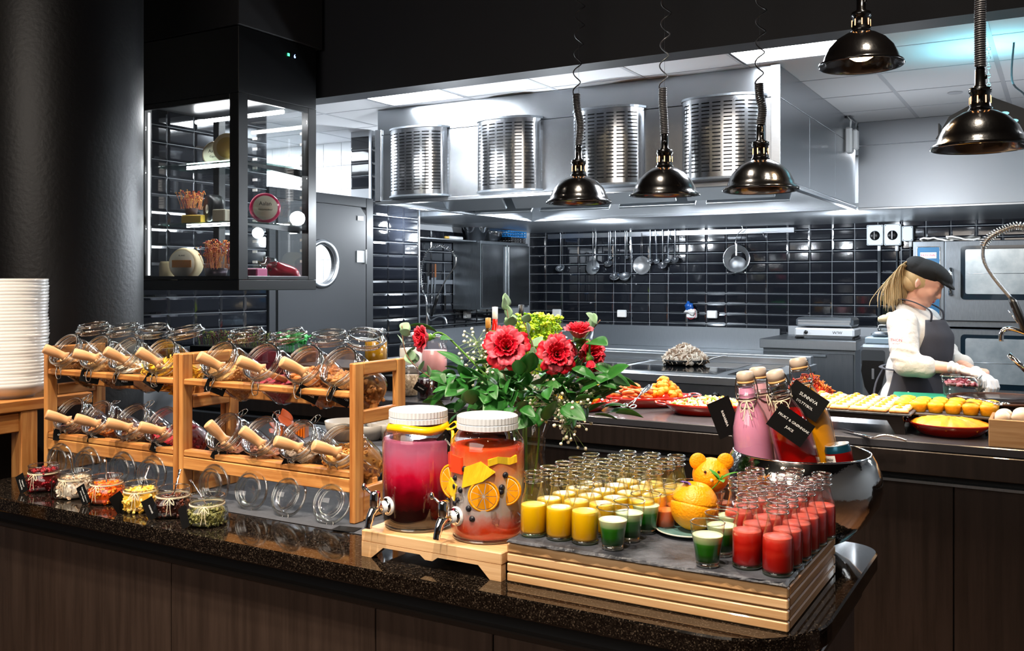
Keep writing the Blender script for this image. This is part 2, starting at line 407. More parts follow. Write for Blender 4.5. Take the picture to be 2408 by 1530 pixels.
tag(t.build('ceiling_sensor', CEILG, loc=tuple(atz(2246, 218, CH-.004))), 'small round sensor disc set in a white ceiling panel', 'sensor')

# tile maker: shared bevelled tile mesh facing -Y (local), size w x h
def tile_mesh(w_, h_, name, mat, b=.014, p=.009):
    x, z = w_/2-.0022, h_/2-.0022; m = MB()
    vs = [(-x, 0, -z), (x, 0, -z), (x, 0, z), (-x, 0, z), (-x, -.004, -z), (x, -.004, -z), (x, -.004, z), (-x, -.004, z),
          (-x+b, -p, -z+b), (x-b, -p, -z+b), (x-b, -p, z-b), (-x+b, -p, z-b)]
    fs = [(0, 1, 5, 4), (1, 2, 6, 5), (2, 3, 7, 6), (3, 0, 4, 7), (4, 5, 9, 8), (5, 6, 10, 9), (6, 7, 11, 10), (7, 4, 8, 11), (8, 9, 10, 11)]
    m.add(vs, fs); return m.mesh(name, mat)
tm = tile_mesh(.206, .103, 'tile', TILEB); tw = tile_mesh(.2, .2, 'tile', TILEW, .004, .005)
random.seed(3)
def jr(rz): return (R(random.uniform(-.25, .25)), R(random.uniform(-.25, .25)), rz+R(random.uniform(-.25, .25)))
wb = struct(MB().box(-5.4, 2.9, 9.3, 9.42, 0, CH+.1).build('wall_back', GROUT))
for i in range(-1, 32):
    x = -4.994+.206*(i+.5)
    for k in range(-6, 6):
        z = 1.538+.103*(k+.5)
        if x > -2.35 and x < -1.35 and z < 1.15: continue
        if x > -.9 and z < 1.85: continue
        if x > .9: continue
        if x < -4.95 and z > 1.2: pass
        inst(tm, 'tile', (x, 9.3, z), wb, jr(0))
wl = struct(MB().box(-4.88, -4.68, 1.2, 4.70, 0, 3.4).box(-4.88, -4.68, 5.82, 6.45, 0, CH+.02).box(-5.4, -4.88, 6.36, 6.45, 0, CH+.02).build('wall_left', GROUT))
for i in range(3):
    for k in range(-6, 12):
        z = 1.562+.103*(k+.5)
        if z > CH-.05: continue
        inst(tm, 'tile', (-4.68, 5.821+.206*(i+.5), z), wl, jr(pi/2))
for i in range(7):
    for k in range(-6, 11): inst(tm, 'tile', (-4.68, 4.70-.206*(i+.5), 1.562+.103*(k+.5)), wl, jr(pi/2))
for k in range(7, 12): 
    z = 1.562+.103*(k+.5)
    if z < CH-.04: inst(tm, 'tile', (-4.78, 5.82, z), wl, jr(0), sc_=(.95, 1, 1))
tr = struct(MB().box(-4.684, -4.668, 6.44, 6.456, .9, CH).build('trim_1', STEEL)); tr = struct(MB().box(-4.69, -4.672, 5.808, 5.822, 2.2, CH).build('trim_2', STEEL))
wr = struct(MB().box(-5.4, -5.3, 6.45, 9.3, 0, CH+.1).build('wall_recess', GROUT))
for i in range(11):
    for k in range(-5, 5): inst(tm, 'tile', (-5.3, 6.47+.206*(i+.5), 1.538+.103*(k+.5)), wr, jr(pi/2))
ws = struct(MB().box(-6.9, -4.88, 6.2, 6.3, 0, CH+.05).build('wall_side_room', GROUTW))
for i in range(10):
    for k in range(7):
        inst(tw, 'tile', (-4.9-.2*(i+.5), 6.2, CH-.2*(k+.5)), ws, jr(0))
struct(MB().box(-7, -6.9, 1.2, 9.5, 0, 3.4).box(-6.9, -4.88, 1.2, 1.3, 0, 3.4).build('wall_side_room_end', pm('white_wall', 'd8dadc', .7)))
struct(MB().box(-6.9, -4.88, 1.3, 4.15, CH, CH+.06).build('ceiling', CEILW))
# door with porthole
fr = struct(MB().box(-4.72, -4.655, 4.70, 4.765, 0, 2.2, .004).box(-4.72, -4.655, 5.735, 5.82, 0, 2.2, .004).box(-4.72, -4.655, 4.765, 5.735, 2.125, 2.2, .004).build('trim_3', pm('door_frame_paint', '26292d', .45)))
dr = sroot('door_1'); dr.location = (-4.69, 5.25, 0)
m = MB(); n = 48; cy0, cz0, rr = -.026, 1.683, .145
x0 = 0; x1 = .04; ring = []; out = []
for i in range(n):
    a = 2*pi*i/n; c, s = cos(a), sin(a); ring.append((cy0+rr*c, cz0+rr*s))
    hw0, hw1, hz0, hz1 = .47+cy0, .47-cy0, cz0-.01, 2.12-cz0
    tx = (hw1/c if c > 0 else -hw0/c) if abs(c) > 1e-6 else 1e9; tz = (hz1/s if s > 0 else -hz0/s) if abs(s) > 1e-6 else 1e9
    k = min(tx, tz); out.append((cy0+k*c, cz0+k*s))
vs = [(x1, y, z) for y, z in ring]+[(x1, y, z) for y, z in out]+[(x0, y, z) for y, z in ring]+[(x0, y, z) for y, z in out]
fs = []
for i in range(n):
    j = (i+1) % n; fs += [(i, n+i, n+j, j), (2*n+i, 2*n+j, 3*n+j, 3*n+i), (i, j, 2*n+j, 2*n+i), (n+i, 3*n+i, 3*n+j, n+j)]
for a, b in ((-.47, .01), (.47, .01), (.47, 2.12), (-.47, 2.12)): pass
m.add(vs, fs); m.build('leaf', pm('door_paint', '2a2d31', .5, bump=(80, .08, .002)), dr)
MB().lathe([(.14, -.004), (.142, .012), (.16, .018), (.178, .012), (.18, 0), (.14, -.004)], 48, T(.04, cy0, cz0) @ RY(90)).build('porthole_ring', STEEL, dr)
MB().lathe([(.144, 0), (0, 0)], 40, T(.02, cy0, cz0) @ RY(90)).build('pane', PANE, dr)
MB().box(.041, .046, .36, .45, 1.70, 1.79, .001).tube([(.05, .462, 1.69), (.05, .462, 1.80)], .007).build('hinge', WHITEP, dr)
MB().box(.041, .045, .37, .44, 2.02, 2.055, .001).build('plate', WHITEP, dr)
light('side_room_light', 'AREA', (-5.9, 5.0, 2.68), 55, COOL, 1.2, (-5.9, 5.2, 0))
# column
col = MB(); col.lathe([(.367, 0), (.367, 3.4)], 96); struct(col.build('column', COLB, loc=(-3.873, 2.60, 0)))

# ------------------------------------------------------------------ counters
def rpoly(x0, x1, y0, y1, r, n=10):
    """r = (front-left, front-right, back-right, back-left)"""
    out = []
    for (cx, cy_, a, q) in ((x0+r[0], y0+r[0], 180, r[0]), (x1-r[1], y0+r[1], 270, r[1]), (x1-r[2], y1-r[2], 0, r[2]), (x0+r[3], y1-r[3], 90, r[3])):
        for i in range(n+1): b = R(a+90*i/n); out.append((cx+q*cos(b), cy_+q*sin(b)))
    return out
def slab(m, x0, x1, y0, y1, r, z0, z1, b=.003):
    rings = []
    for z, d in ((z0, b), (z0+b, 0), (z1-b, 0), (z1, b)):
        rings.append([(x, y, z) for x, y in rpoly(x0+d, x1-d, y0+d, y1-d, tuple(max(q-d, .001) for q in r))])
    m.loft(rings, True, False)
c1 = thing('front_counter', 'dark serving counter with polished black granite top under the juices', 'counter', (-1.7, 2.05, 0))
m = MB(); slab(m, -3.03, -.385, 1.68, 2.47, (.12, .2, .08, .03), .858, .90, .004)
m.build('granite_top', GR, c1, org=(-1.7, 2.05, 0), loc=(0, 0, 0))
m = MB(); slab(m, -2.97, -.44, 1.735, 2.43, (.12, .17, .08, .03), .05, .858); m.build('carcass', BLACK, c1, org=(-1.7, 2.05, 0), loc=(0, 0, 0))
m = MB(); slab(m, -2.99, -.415, 1.712, 2.44, (.14, .19, .08, .03), .800, .815); m.build('lower_rim', pm('rim_bronze', '3a3532', .25, .7), c1, org=(-1.7, 2.05, 0), loc=(0, 0, 0))
xs = [-2.85, XatY(405, 1.72), XatY(885, 1.72), -1.05, -.63]
for a, b in zip(xs, xs[1:]):
    MB().box(a+.0015, b-.0015, 1.716, 1.733, .05, .80, .0015).build('panel', DARKW, c1, org=(-1.7, 2.05, 0), loc=(0, 0, 0))
def corner_panel(cx, cy_, r, a0, a1, par):
    m = MB(); n = 12; rings = []
    for i in range(n+1):
        a = R(a0+(a1-a0)*i/n); rings.append([(cx+q*cos(a), cy_+q*sin(a), z) for q, z in ((r-.017, .05), (r, .05), (r, .80), (r-.017, .80))])
    m.loft(rings, True, False); m.build('corner_panel', DARKW, par, org=(-1.7, 2.05, 0), loc=(0, 0, 0))
corner_panel(-2.85, 1.856, .14, 180, 269.5, c1); corner_panel(-.61, 1.896, .18, 271, 360, c1)
MB().box(-.447, -.43, 1.90, 2.35, .05, .80, .001).build('panel', DARKW, c1, org=(-1.7, 2.05, 0), loc=(0, 0, 0))
# runner under the racks
tag(MB().box(-2.97, -1.45, 1.90, 2.42, .9003, .9022, .0008).build('runner', CARPET), 'grey textured runner mat under the oak jar racks', 'mat')

CZ = .98; C2 = (-1.2, 4.1, 0)
c2 = thing('rear_counter', 'long dark buffet counter under the heat lamps', 'counter', C2)
TOPD = pm('dark_stone_top', '45464c', .22, var=(5, .4), col2='33343a')
MB().box(-4.3, 1.3, 3.64, 4.58, CZ-.03, CZ, .003).build('stone_top', TOPD, c2, org=C2, loc=(0, 0, 0))
MB().box(-4.3, 1.3, 3.635, 3.66, CZ-.115, CZ-.032, .003).build('fascia', DARKW2, c2, org=C2, loc=(0, 0, 0))
MB().box(-4.28, 1.28, 3.70, 4.56, .03, CZ-.031).build('carcass', BLACK, c2, org=C2, loc=(0, 0, 0))
xs = [-4.28, -2.9, XatY(1477, 3.68), XatY(2243, 3.68), 1.28]
for a, b in zip(xs, xs[1:]): MB().box(a+.002, b-.002, 3.675, 3.70, .05, CZ-.15, .002).build('panel', DARKW2, c2, org=C2, loc=(0, 0, 0))
MB().box(-4.28, 1.28, 3.66, 3.70, CZ-.152, CZ-.142).build('shadow_rail', STEELD, c2, org=C2, loc=(0, 0, 0))

# raised oak side table at the left with the plate stack
st = thing('side_table', 'oak side table carrying the tall white plate stack', 'table', (-3.5, 1.8, 0))
def lb(m, p, name, mat, o): m.build(name, mat, p, org=o, loc=(0, 0, 0))
SO = (-3.5, 1.8, 0)
lb(MB().box(-4.0, -3.055, 1.3, 2.2, 1.11, 1.15, .004), st, 'table_top', OAKY, SO)
for y in (1.34, 1.93): lb(MB().box(-3.12, -3.06, y, y+.06, 0, 1.11, .003), st, 'leg', OAKZ, SO)
for y in (1.34, 1.93): lb(MB().box(-3.98, -3.92, y, y+.06, 0, 1.11, .003), st, 'leg', OAKZ, SO)
lb(MB().box(-3.095, -3.07, 1.40, 1.93, 1.04, 1.105, .003), st, 'apron', OAKY, SO)
lb(MB().box(-3.92, -3.12, 1.945, 1.97, 1.04, 1.105, .003), st, 'apron', OAK, SO)
pl = MB(); pl.lathe([(.0, .006), (.075, .006), (.078, 0), (.084, 0), (.086, .006), (.108, .016), (.126, .036), (.131, .052), (.129, .053), (.123, .038), (.105, .020), (.08, .011), (0, .011)], 56)
pm_ = pl.mesh('dinner_bowl', CERAM)
pc = P(18, 940, 3.30); pc.z = 1.1505
random.seed(5)
for k in range(33):
    o = inst(pm_, 'dinner_bowl', (pc.x+random.uniform(-.0015, .0015), pc.y+random.uniform(-.0015, .0015)+(.001*sin(k*.5)), pc.z+k*.0112))
    tag(o, 'topmost white coupe plate of the tall stack' if k == 32 else 'bottom white coupe plate of the tall stack, on the oak table' if k == 0 else 'white coupe plate, %s from the top of the tall stack' % ORD[32-k], 'plate', 'white plates stacked on the oak side table')

# ------------------------------------------------------------------ hoods
hood = thing('extractor_hood', 'big brushed steel extractor hood with four louvred covers', 'extractor hood', (-2.73, 6.2, 2.1))
HO = (-2.73, 6.2, 2.1); HX0, HX1, HY0, HY1, HZ = -4.10, -1.34, 5.17, 7.36, 2.10
STEELV = pm('hood_steel', 'b3b7bc', .27, 1, var=(.8, .12), col2='888e94')
lb(MB().box(HX0, HX1, HY0, HY0+.02, HZ, 2.56, .002), hood, 'front_panel', STEELV, HO)
lb(MB().box(HX0, HX1, HY0+.002, HY0+.02, 2.563, CH-.004, .002), hood, 'upper_panel', STEELV, HO)
lb(MB().box(HX0-.012, HX0+.04, HY0-.012, HY0-.001, HZ+.0, 2.60, .002), hood, 'corner_strip', STEEL, HO)
lb(MB().box(HX1-.04, HX1+.012, HY0-.012, HY0-.001, HZ+.0, 2.735, .002), hood, 'corner_strip', STEEL, HO)
lb(MB().box(HX0, HX0+.02, HY0+.021, HY1, HZ, CH-.004), hood, 'side_panel', STEELV, HO)
yb = [HY0+.021, 5.9, 6.65, HY1]
for a, b in zip(yb, yb[1:]): lb(MB().box(HX1-.02, HX1, a, b-.004, HZ+.02, 2.56, .002), hood, 'side_panel', STEELV, HO)
lb(MB().box(HX1-.02, HX1-.001, HY0+.021, HY1, 2.563, CH-.004, .002), hood, 'side_panel', STEELV, HO)
lb(MB().box(HX0+.02, HX1-.02, HY1-.02, HY1, HZ, CH-.004), hood, 'back_panel', STEEL, HO)
INS = pm('hood_inside', 'c3c8cc', .42, 1)
lb(MB().box(HX0+.02, HX1-.02, HY0+.02, HY1-.02, 2.45, 2.47), hood, 'inner_ceiling', INS, HO)
r = MB(); e = .03
for a in ((HX0-.01, HX1+.01, HY0-.012, HY0+e), (HX0-.01, HX1+.01, HY1-e, HY1+.01), (HX0-.01, HX0+e, HY0+e, HY1-e), (HX1-e, HX1+.01, HY0+e, HY1-e)): r.box(*a, HZ-.014, HZ+.012, .003)
lb(r, hood, 'rim', STEEL, HO)
for i in range(4):   # slanted filter banks inside
    x = HX0+.25+i*.66
    lb(MB().box(-.29, .29, -.25, .25, -.01, .01, .003, M=T(x, 6.55, 2.28) @ RX(48)), hood, 'filter', INS, HO)
    lb(MB().box(-.29, .29, -.25, .25, -.01, .01, .003, M=T(x, 5.85, 2.28) @ RX(-48)), hood, 'filter', INS, HO)
for y in (5.45, 7.08): lb(MB().box(HX0+.2, HX1-.2, y-.04, y+.04, 2.40, 2.44, .004), hood, 'hood_lamp', emis('hood_lamp', (.9, .96, 1), 20), HO)
# louvred covers: curved sheets with real slots
def louvre(xa, xb, z0, z1, nc=7, nr=19):
    w_ = xb-xa; h = z1-z0; xm = (xa+xb)/2; bul = .115; m = MB(); vs = []; vi = {}
    xsn = [0.0]
    for c in range(nc): a = .03+.94*c/nc; xsn += [a+.018, a+.94/nc-.018]
    xsn.append(1.0)
    zs = [0.0]
    for k in range(nr): a = .05+.90*k/nr; zs += [a+.018, a+.017+.016]
    zs.append(1.0)
    def pt(s, t_, off=0): 
        a = (s-.5)*2; y = -bul*(1-abs(a)**2.6)**.6 if abs(a) < 1 else 0
        return (xm+a*w_/2*(1-.0*off), HY0-.012+y+off, z0+t_*h)
    def sub(s0, s1): return [s0, (s0+s1)/2, s1]
    sx = []
    for a, b in zip(xsn, xsn[1:]): sx += [a, (a+b)/2]
    sx.append(1.0)
    for j, t_ in enumerate(zs):
        for i, s in enumerate(sx): vi[i, j] = len(vs); vs.append(pt(s, t_))
    fs = []
    for j in range(len(zs)-1):
        for i in range(len(sx)-1):
            cell = i//2
            if j % 2 == 1 and cell % 2 == 1: continue
            fs.append((vi[i, j], vi[i+1, j], vi[i+1, j+1], vi[i, j+1]))
    m.add(vs, fs, True)
    org = (xm, HY0-.012, z0); c = m.build('louvre_cover', pm('louvre_steel', 'c6c9cd', .17, 1) if 'louvre_steel' not in MATS else MATS['louvre_steel'], hood, org=org, loc=(org[0]-HO[0], org[1]-HO[1], org[2]-HO[2]))
    for zz, nm in ((z0-.012, 'cap_plate'), (z1, 'cap_plate')):
        poly = [pt(s/24, 0)[:2] for s in range(25)]; poly = [(x-xm, y-HY0) for x, y in poly]
        poly = [(poly[0][0]-.01, .0-.002)]+[(x*1.03, y*1.07) for x, y in poly]+[(poly[-1][0]+.01, -.002)]
        MB().prism(poly, 0, .012).build(nm, STEELD, c, loc=(0, .012, zz-z0))
    b_ = MB(); b_.box(-w_/2+.01, w_/2-.01, -.003, .0, .0, h); b_.build('inner_plate', pm('louvre_inner', '1a1c1e', .5) if 'louvre_inner' not in MATS else MATS['louvre_inner'], c, loc=(0, .01, 0))
YL = HY0-.06
for ua, ub, vt, vb in ((908, 1052, 290, 458), (1113, 1272, 268, 448), (1338, 1515, 245, 432), (1594, 1800, 218, 425)):
    xa, xb = XatY(ua+4, YL), XatY(ub-2, YL+.04); um = (ua+ub)/2
    louvre(xa, xb, 2.13, 2.57)
# rear hood over ovens and the wash corner
STEELR = pm('canopy_steel', 'a3a7ac', .42, 1, var=(.8, .15), col2='7c8186')
rh = thing('rear_hood', 'flat steel canopy hood along the back wall above the ovens', 'extractor hood', (-1.5, 8.3, 2.1)); RO = (-1.5, 8.3, 2.1)
yy = [HX1+.02, -.2, 1.0, 2.2]
for a, b in zip(yy, yy[1:]):
    lb(MB().box(a, b-.003, 7.37, 7.39, 2.10, 2.56, .002), rh, 'front_panel', STEELR, RO); lb(MB().box(a, b-.003, 7.37, 7.39, 2.563, CH-.004, .002), rh, 'upper_panel', STEELR, RO)
lb(MB().box(-5.28, 2.2, 7.40, 9.28, 2.10, 2.14, .003), rh, 'underside', STEELH, RO)
lb(MB().box(-5.28, -4.16, 6.47, 7.40, 2.10, 2.14, .003), rh, 'wash_corner_underside', STEELD, RO)
lb(MB().box(HX1+.02, 2.2, 7.36, 7.40, 2.085, 2.10, .002), rh, 'rim', STEEL, RO)
# grey switch box on the hood's side
sw = thing('junction_box', 'white round-cornered junction box on the side of the steel hood', 'junction box', tuple(atX(1992, 333, HX1+.001)), 0)
MB().box(.0, .05, -.10, .0, -.09, .09, .012).build('housing', WHITEP, sw); MB().box(.05, .085, -.09, -.01, -.07, .075, .012).build('cover', WHITEP, sw)
MB().tube([(.03, -.05, .09), (.035, -.05, .14), (.01, -.04, .17), (.0, .0, .17)], .007).build('cable', WHITEP, sw)
MB().tube([(.06, -.03, .075), (.07, -.03, .13), (.02, -.02, .18), (.0, .02, .18)], .006).build('cable', pm('grey_cable', '777a7e', .5), sw)
# ------------------------------------------------------------------ oak jar racks, jars, scoops, dry foods
TZ = [1.257, 1.042]          # top of the front rail of each tier
def rack(x0, x1, label):
    o = thing('jar_rack', label, 'rack', ((x0+x1)/2, 2.08, .9022)); X = (x1-x0)/2
    for sx in (-1, 1):
        xa, xb = (sx*X-.02*sx, sx*X)
        MB().box(xa, xb, -.114, -.074, 0, .43, .003).build('post', OAKZ, o)
        MB().box(xa, xb, .074, .114, 0, .43, .003).build('post', OAKZ, o)
        MB().box(xa+.001, xb-.001, -.0735, .0735, .395, .43, .003).build('side_rail', OAKY, o)
        MB().box(xa+.001, xb-.001, -.0735, .0735, .262, .300, .003).build('side_rail', OAKY, o)
        MB().box(xa+.001, xb-.001, -.0735, .0735, 0.002, .092, .003).build('side_rail', OAKY, o)
    for k, z in enumerate(TZ):
        z -= .9022
        MB().box(-X+.02, X-.02, -.112, -.078, z-.020, z, .004).build('front_rail', OAK, o)
        MB().box(-X+.02, X-.02, -.010, .012, z-.062, z-.035, .003).build('middle_rail', OAK, o)
        if k: MB().box(-X+.02, X-.02, -.112, -.098, z-.058, z-.021, .002).build('lower_rail', OAK, o)
    return o
RX2 = (-2.325, -1.636); RX1 = (-2.993, -2.330)
rack(*RX1, 'oak two-tier jar rack beside the white plate stack'); rack(*RX2, 'oak two-tier jar rack beside the red drink dispenser')
JL = .168; EL = 35; JT = 90-EL
AX = Vector((0, -cos(R(EL)), sin(R(EL))))
jb = MB(); jb.lathe([(0, .004), (.04, .002), (.054, .004), (.064, .014), (.0655, .03), (.0655, .118), (.063, .132), (.0555, .142), (.0555, .150), (.0585, .156), (.0585, JL-.004)], 40)
JBODY = jb.mesh('jar_body', GLASS)
jr_ = MB(); jr_.torus((0, 0, JL-.003), .0575, .0038, 40, 8); jr_.torus((0, 0, .153), .0575, .003, 36, 6); jr_.torus((0, 0, .143), .056, .0024, 36, 6); jr_.torus((0, 0, .132), .061, .0016, 36, 6)
JRIM = jr_.mesh('rim', GLASSR)
lp = MB(); lp.lathe([(0, .002), (.034, .002), (.037, .008), (.046, .010), (.050, .008), (.053, .0), (.0575, -.002), (.058, -.010), (.049, -.012), (.047, -.022), (.044, -.022)], 40); LIDM = lp.mesh('lid', GLASS)
lr = MB(); lr.torus((0, 0, -.006), .0565, .0034, 40, 7); lr.torus((0, 0, .010), .0465, .0026, 36, 6); lr.torus((0, 0, .003), .0355, .0024, 32, 6); lr.torus((0, 0, -.021), .0455, .0022, 32, 6); LRIM = lr.mesh('lid_ridges', GLASSR)
hw = MB()
hw.tube([(.0575*cos(a), .0575*sin(a), .1475) for a in [2*pi*i/36 for i in range(36)]], .0013, 5, closed=True)
HOOP = hw.mesh('wire_hoop', WIRE)
def loopw(w_, h, r=.0012): return spline([(-w_, 0, 0), (-w_*1.1, -h*.5, .004), (-w_*.7, -h, .002), (w_*.7, -h, .002), (w_*1.1, -h*.5, .004), (w_, 0, 0)], 4)
cl = MB(); cl.tube(loopw(.011, .040), .0012, 5); cl.tube(loopw(.007, .026), .0012, 5, M=T(0, -.002, .004) @ RX(20)); cl.torus((-.011, 0, 0), .004, .0012, 10, 5, rot=RY(90)); cl.torus((.011, 0, 0), .004, .0012, 10, 5, rot=RY(90))
CLIP = cl.mesh('clip', WIRE)
hg = MB()
for s in (-1, 1): hg.tube(spline([(s*.010, 0, 0), (s*.011, .006, .006), (s*.010, .014, .004), (s*.009, .02, -.004)], 4), .0013, 5); hg.torus((s*.010, .004, .004), .0045, .0013, 10, 5, rot=RY(90))
HINGE = hg.mesh('hinge_wire', WIRE)
hg = MB()
for s in (-1, 1): hg.tube(spline([(s*.010, 0, 0), (s*.012, -.008, .004), (s*.010, -.02, -.006), (s*.0125, -.034, -.012)], 4), .0013, 5); hg.torus((s*.010, -.003, .002), .0045, .0013, 10, 5, rot=RY(90))
HINGEL = hg.mesh('hinge_wire', WIRE)
lc = MB(); lc.tube(spline([(-.009, 0, 0), (-.010, -.008, 0), (-.006, -.019, 0), (.006, -.019, 0), (.010, -.008, 0), (.009, 0, 0)], 4), .0011, 5); LCLIP = lc.mesh('catch', WIRE)
CARDM = MB().box(-.034, .034, -.0004, .0004, -.022, .022).mesh('tag', CARD)
def add_tag(par, p, rot, lines, size=.0085, scale=1, strand=True, name='tag'):
    """hanging black card; the card's face looks to local -Y, the hole is at its upper left corner"""
    t = bpy.data.objects.new(name, CARDM); COL.objects.link(t); t.parent = par; t.location = p; t.rotation_euler = rot; t.scale = (scale,)*3
    for i, (s, k) in enumerate(lines):
        text(s, size*k, INK, t, (0.002, -.0008, (len(lines)-1)*.006-i*.0125), (pi/2, 0, 0))
    if strand: MB().tube(spline([(-.031, -.001, .018), (-.030, .004, .030), (-.022, .008, .045)], 4), .0008, 4).build('string', TWINE, t)
    return t
def jar(mx, my, mz, upper, label, group, clip=True, lidrot=0, lidtilt=0):
    M_ = Vector((mx, my, mz)); B = M_-AX*JL
    o = thing('storage_jar', label, 'jar', B, group=group, rot=(R(JT), 0, R(random.uniform(-4, 4))))
    inst(JBODY, 'jar_body', (0, 0, 0), o); inst(JRIM, 'rim', (0, 0, 0), o); inst(HOOP, 'wire_hoop', (0, 0, 0), o)
    if upper:
        l = inst(LIDM, 'lid', Vector((0, .064, JL-.012))+Vector((0, .707, -.707))*.064+Vector((0, .012, .004)), o, (R(-45+lidtilt), 0, R(lidrot)))
        inst(HINGE, 'hinge_wire', (0, .054, .150), o); inst(CLIP, 'clip', (0, -.056, .146), o, (R(random.uniform(15, 35)), 0, R(random.uniform(-15, 15))))
    else:
        l = inst(LIDM, 'lid', Vector((0, -.064, JL-.014))+Vector((0, -.819, -.574))*.092+Vector((0, -.006, .004)), o, (R(35-lidtilt), 0, R(lidrot)))
        inst(HINGEL, 'hinge_wire', (0, -.054, .150), o, (R(38), 0, 0)); inst(CLIP, 'clip', (0, .056, .146), o, (R(150+random.uniform(-15, 15)), 0, R(random.uniform(-25, 25))))
        inst(LCLIP, 'catch', (0, -.053, 0), l)
    inst(LRIM, 'lid_ridges', (0, 0, 0), l)
    return o, M_, B
def fill(name, label, cat, B, mat, h=.052, kind='flake', n=240, size=.006, core=None, seed=0, mat2=None):
    """loose dry food lying in the tilted jar up to a level h above the jar's base centre"""
    rnd = random.Random(seed); m = MB(); Rr = .061; sj, cj = sin(R(JT)), cos(R(JT)); rings = []
    def ycut(z): return (h-z*cj)/sj+.28*(.150-z)
    for i in range(13):
        z = .008+i*.0105
        yc = max(-Rr*.98, min(Rr*.98, ycut(z))); ring = []
        rr = Rr if z > .018 else Rr*.93
        for k in range(20):
            a = -pi/2+2*pi*k/20; x, y = rr*cos(a), rr*sin(a)
            if y > yc: y = yc+.004*noise.noise((x*90, z*90, seed))
            ring.append((x*.985, y*.985, z))
        rings.append(ring)
    m.loft(rings, True, True)
    m.mi = 1 if mat2 else 0
    for i in range(n):
        z = rnd.uniform(.01, .135); yc = min(Rr*.93, ycut(z))
        if yc < -Rr*.9: continue
        if rnd.random() < .55:   # on the open surface
            x = rnd.uniform(-1, 1)*math.sqrt(max(0, Rr*Rr-yc*yc))*.93; y = yc+rnd.uniform(-.001, .004)
            if (x*x+y*y) > (Rr*.95)**2: continue
        else:
            a = rnd.uniform(-pi, 0) if yc < 0 else rnd.uniform(-pi*1.1, .1*pi); x, y = (Rr-.001)*cos(a), (Rr-.001)*sin(a)
            if y > yc: continue
        s = size*rnd.uniform(.6, 1.25); q = T(x, y, z) @ Euler((rnd.uniform(0, 6), rnd.uniform(0, 6), rnd.uniform(0, 6))).to_matrix().to_4x4()
        m.mi = (1 if rnd.random() < .4 else 0) if mat2 else 0
        if kind == 'flake': m.lathe([(0, s*.18), (s*.8, s*.05), (s, -s*.1), (0, -s*.1)], 6, q @ SC(1, .75, 1), False)
        elif kind == 'nut': m.ell((0, 0, 0), (s, s*.62, s*.5), 7, 5, q)
        elif kind == 'ring': m.torus((0, 0, 0), s*.62, s*.3, 8, 5, q)
        elif kind == 'seed': m.ell((0, 0, 0), (s, s*.45, s*.3), 5, 4, q)
        elif kind == 'clump': m.ell((0, 0, 0), (s, s*.8, s*.7), 7, 5, q, jit=.6, seed=i)
        elif kind == 'strand': m.tube(spline([(rnd.uniform(-s, s)*2, rnd.uniform(-s, s)*1.4, rnd.uniform(-.3, 1)*s) for _ in range(4)], 3), s*.13, 4, sm=True)
        elif kind == 'strandq': m.tube(spline([q @ Vector((rnd.uniform(-s, s)*1.6, rnd.uniform(-s, s)*1.6, rnd.uniform(-.5, .5)*s)) for _ in range(4)], 3), s*.16, 4)
    o = m.build(name, [mat, mat2] if mat2 else mat, None, loc=B, rot=(R(JT), 0, 0)); return tag(o, label, cat, kind='stuff')
# scoop along local +x towards the bowl, handle end at the origin
sp = MB()
sp.tube([(.0, 0, 0), (.002, 0, 0), (.006, 0, 0), (.03, 0, 0), (.05, 0, 0), (.066, 0, 0), (.078, 0, 0)], [.012, .0158, .0168, .0165, .0142, .013, .019], 16)
rings = []
for i in range(7):
    x = .074+i*.013; wd = .017+.011*min(1, i/2.5); dp = .016+.004*min(1, i/2)
    tip = 1-.25*(i/6)**3
    o_ = [(x, wd*tip*cos(a), -dp*sin(a)*.9+.004) for a in [pi*k/10 for k in range(11)]]; i_ = [(x+.0, (wd*tip-.004)*cos(a), -(dp-.004)*sin(a)*.9+.004) for a in [pi*k/10 for k in range(10, -1, -1)]]
    rings.append(o_+i_)
sp.loft(rings, True, True); sp.ell((.078, 0, -.004), (.012, .019, .014), 12, 8)
SCM = sp.mesh('wooden_scoop', SCOOP)
def scoop(M_, d, off, label, roll=0):
    D = Vector(d); D.z += .22; D.normalize(); E = M_+D*.066+Vector(off)
    q = (-D).to_track_quat('X', 'Z').to_euler()
    o = inst(SCM, 'wooden_scoop', E, None, q); tag(o, label, 'scoop', 'wooden scoops in the storage jars'); return o

OAT = pm('oat_flakes', 'c9a06a', .7, var=(120, 1), col2='8a5f34'); OAT2 = pm('pale_flakes', 'e2c79a', .7)
MUES = pm('muesli', '9a6c3a', .75, var=(150, 1), col2='5c3519'); RAISIN = pm('raisins', '3a1410', .45, var=(90, .7), col2='150706')
COCO = pm('coconut_flakes', 'e8ddc8', .7); TURM = pm('golden_crisps', 'e09410', .6, var=(60, .8), col2='f2bd38'); TURM2 = pm('golden_crisps_light', 'f4c84a', .6)
CRAN = pm('dried_berries', '7c0f1e', .45, var=(80, .8), col2='c12c40'); DARKG = pm('dark_granola', '5a2a16', .6, var=(110, .9), col2='2c110a')
PUFF = pm('puffed_grain', 'd0a268', .7, var=(130, .9), col2='9d6a38'); ALM = pm('almonds', '9a5426', .5, var=(70, .8), col2='c98548')
WALN = pm('walnuts', 'a9743f', .6, var=(90, .9), col2='6a3d1c'); CHOC = pm('cocoa_powder', '6a3a2a', .9, bump=(160, .6, .004)); COCOA = pm('carob_chips', '7a4a35', .6, var=(90, 1), col2='4c2a1e')
SEEDM = pm('sunflower_seeds', '8e7a68', .6, var=(140, 1), col2='4f4238'); HOOPC = pm('cereal_hoops', 'd69a4e', .6, var=(60, .8), col2='b87430')
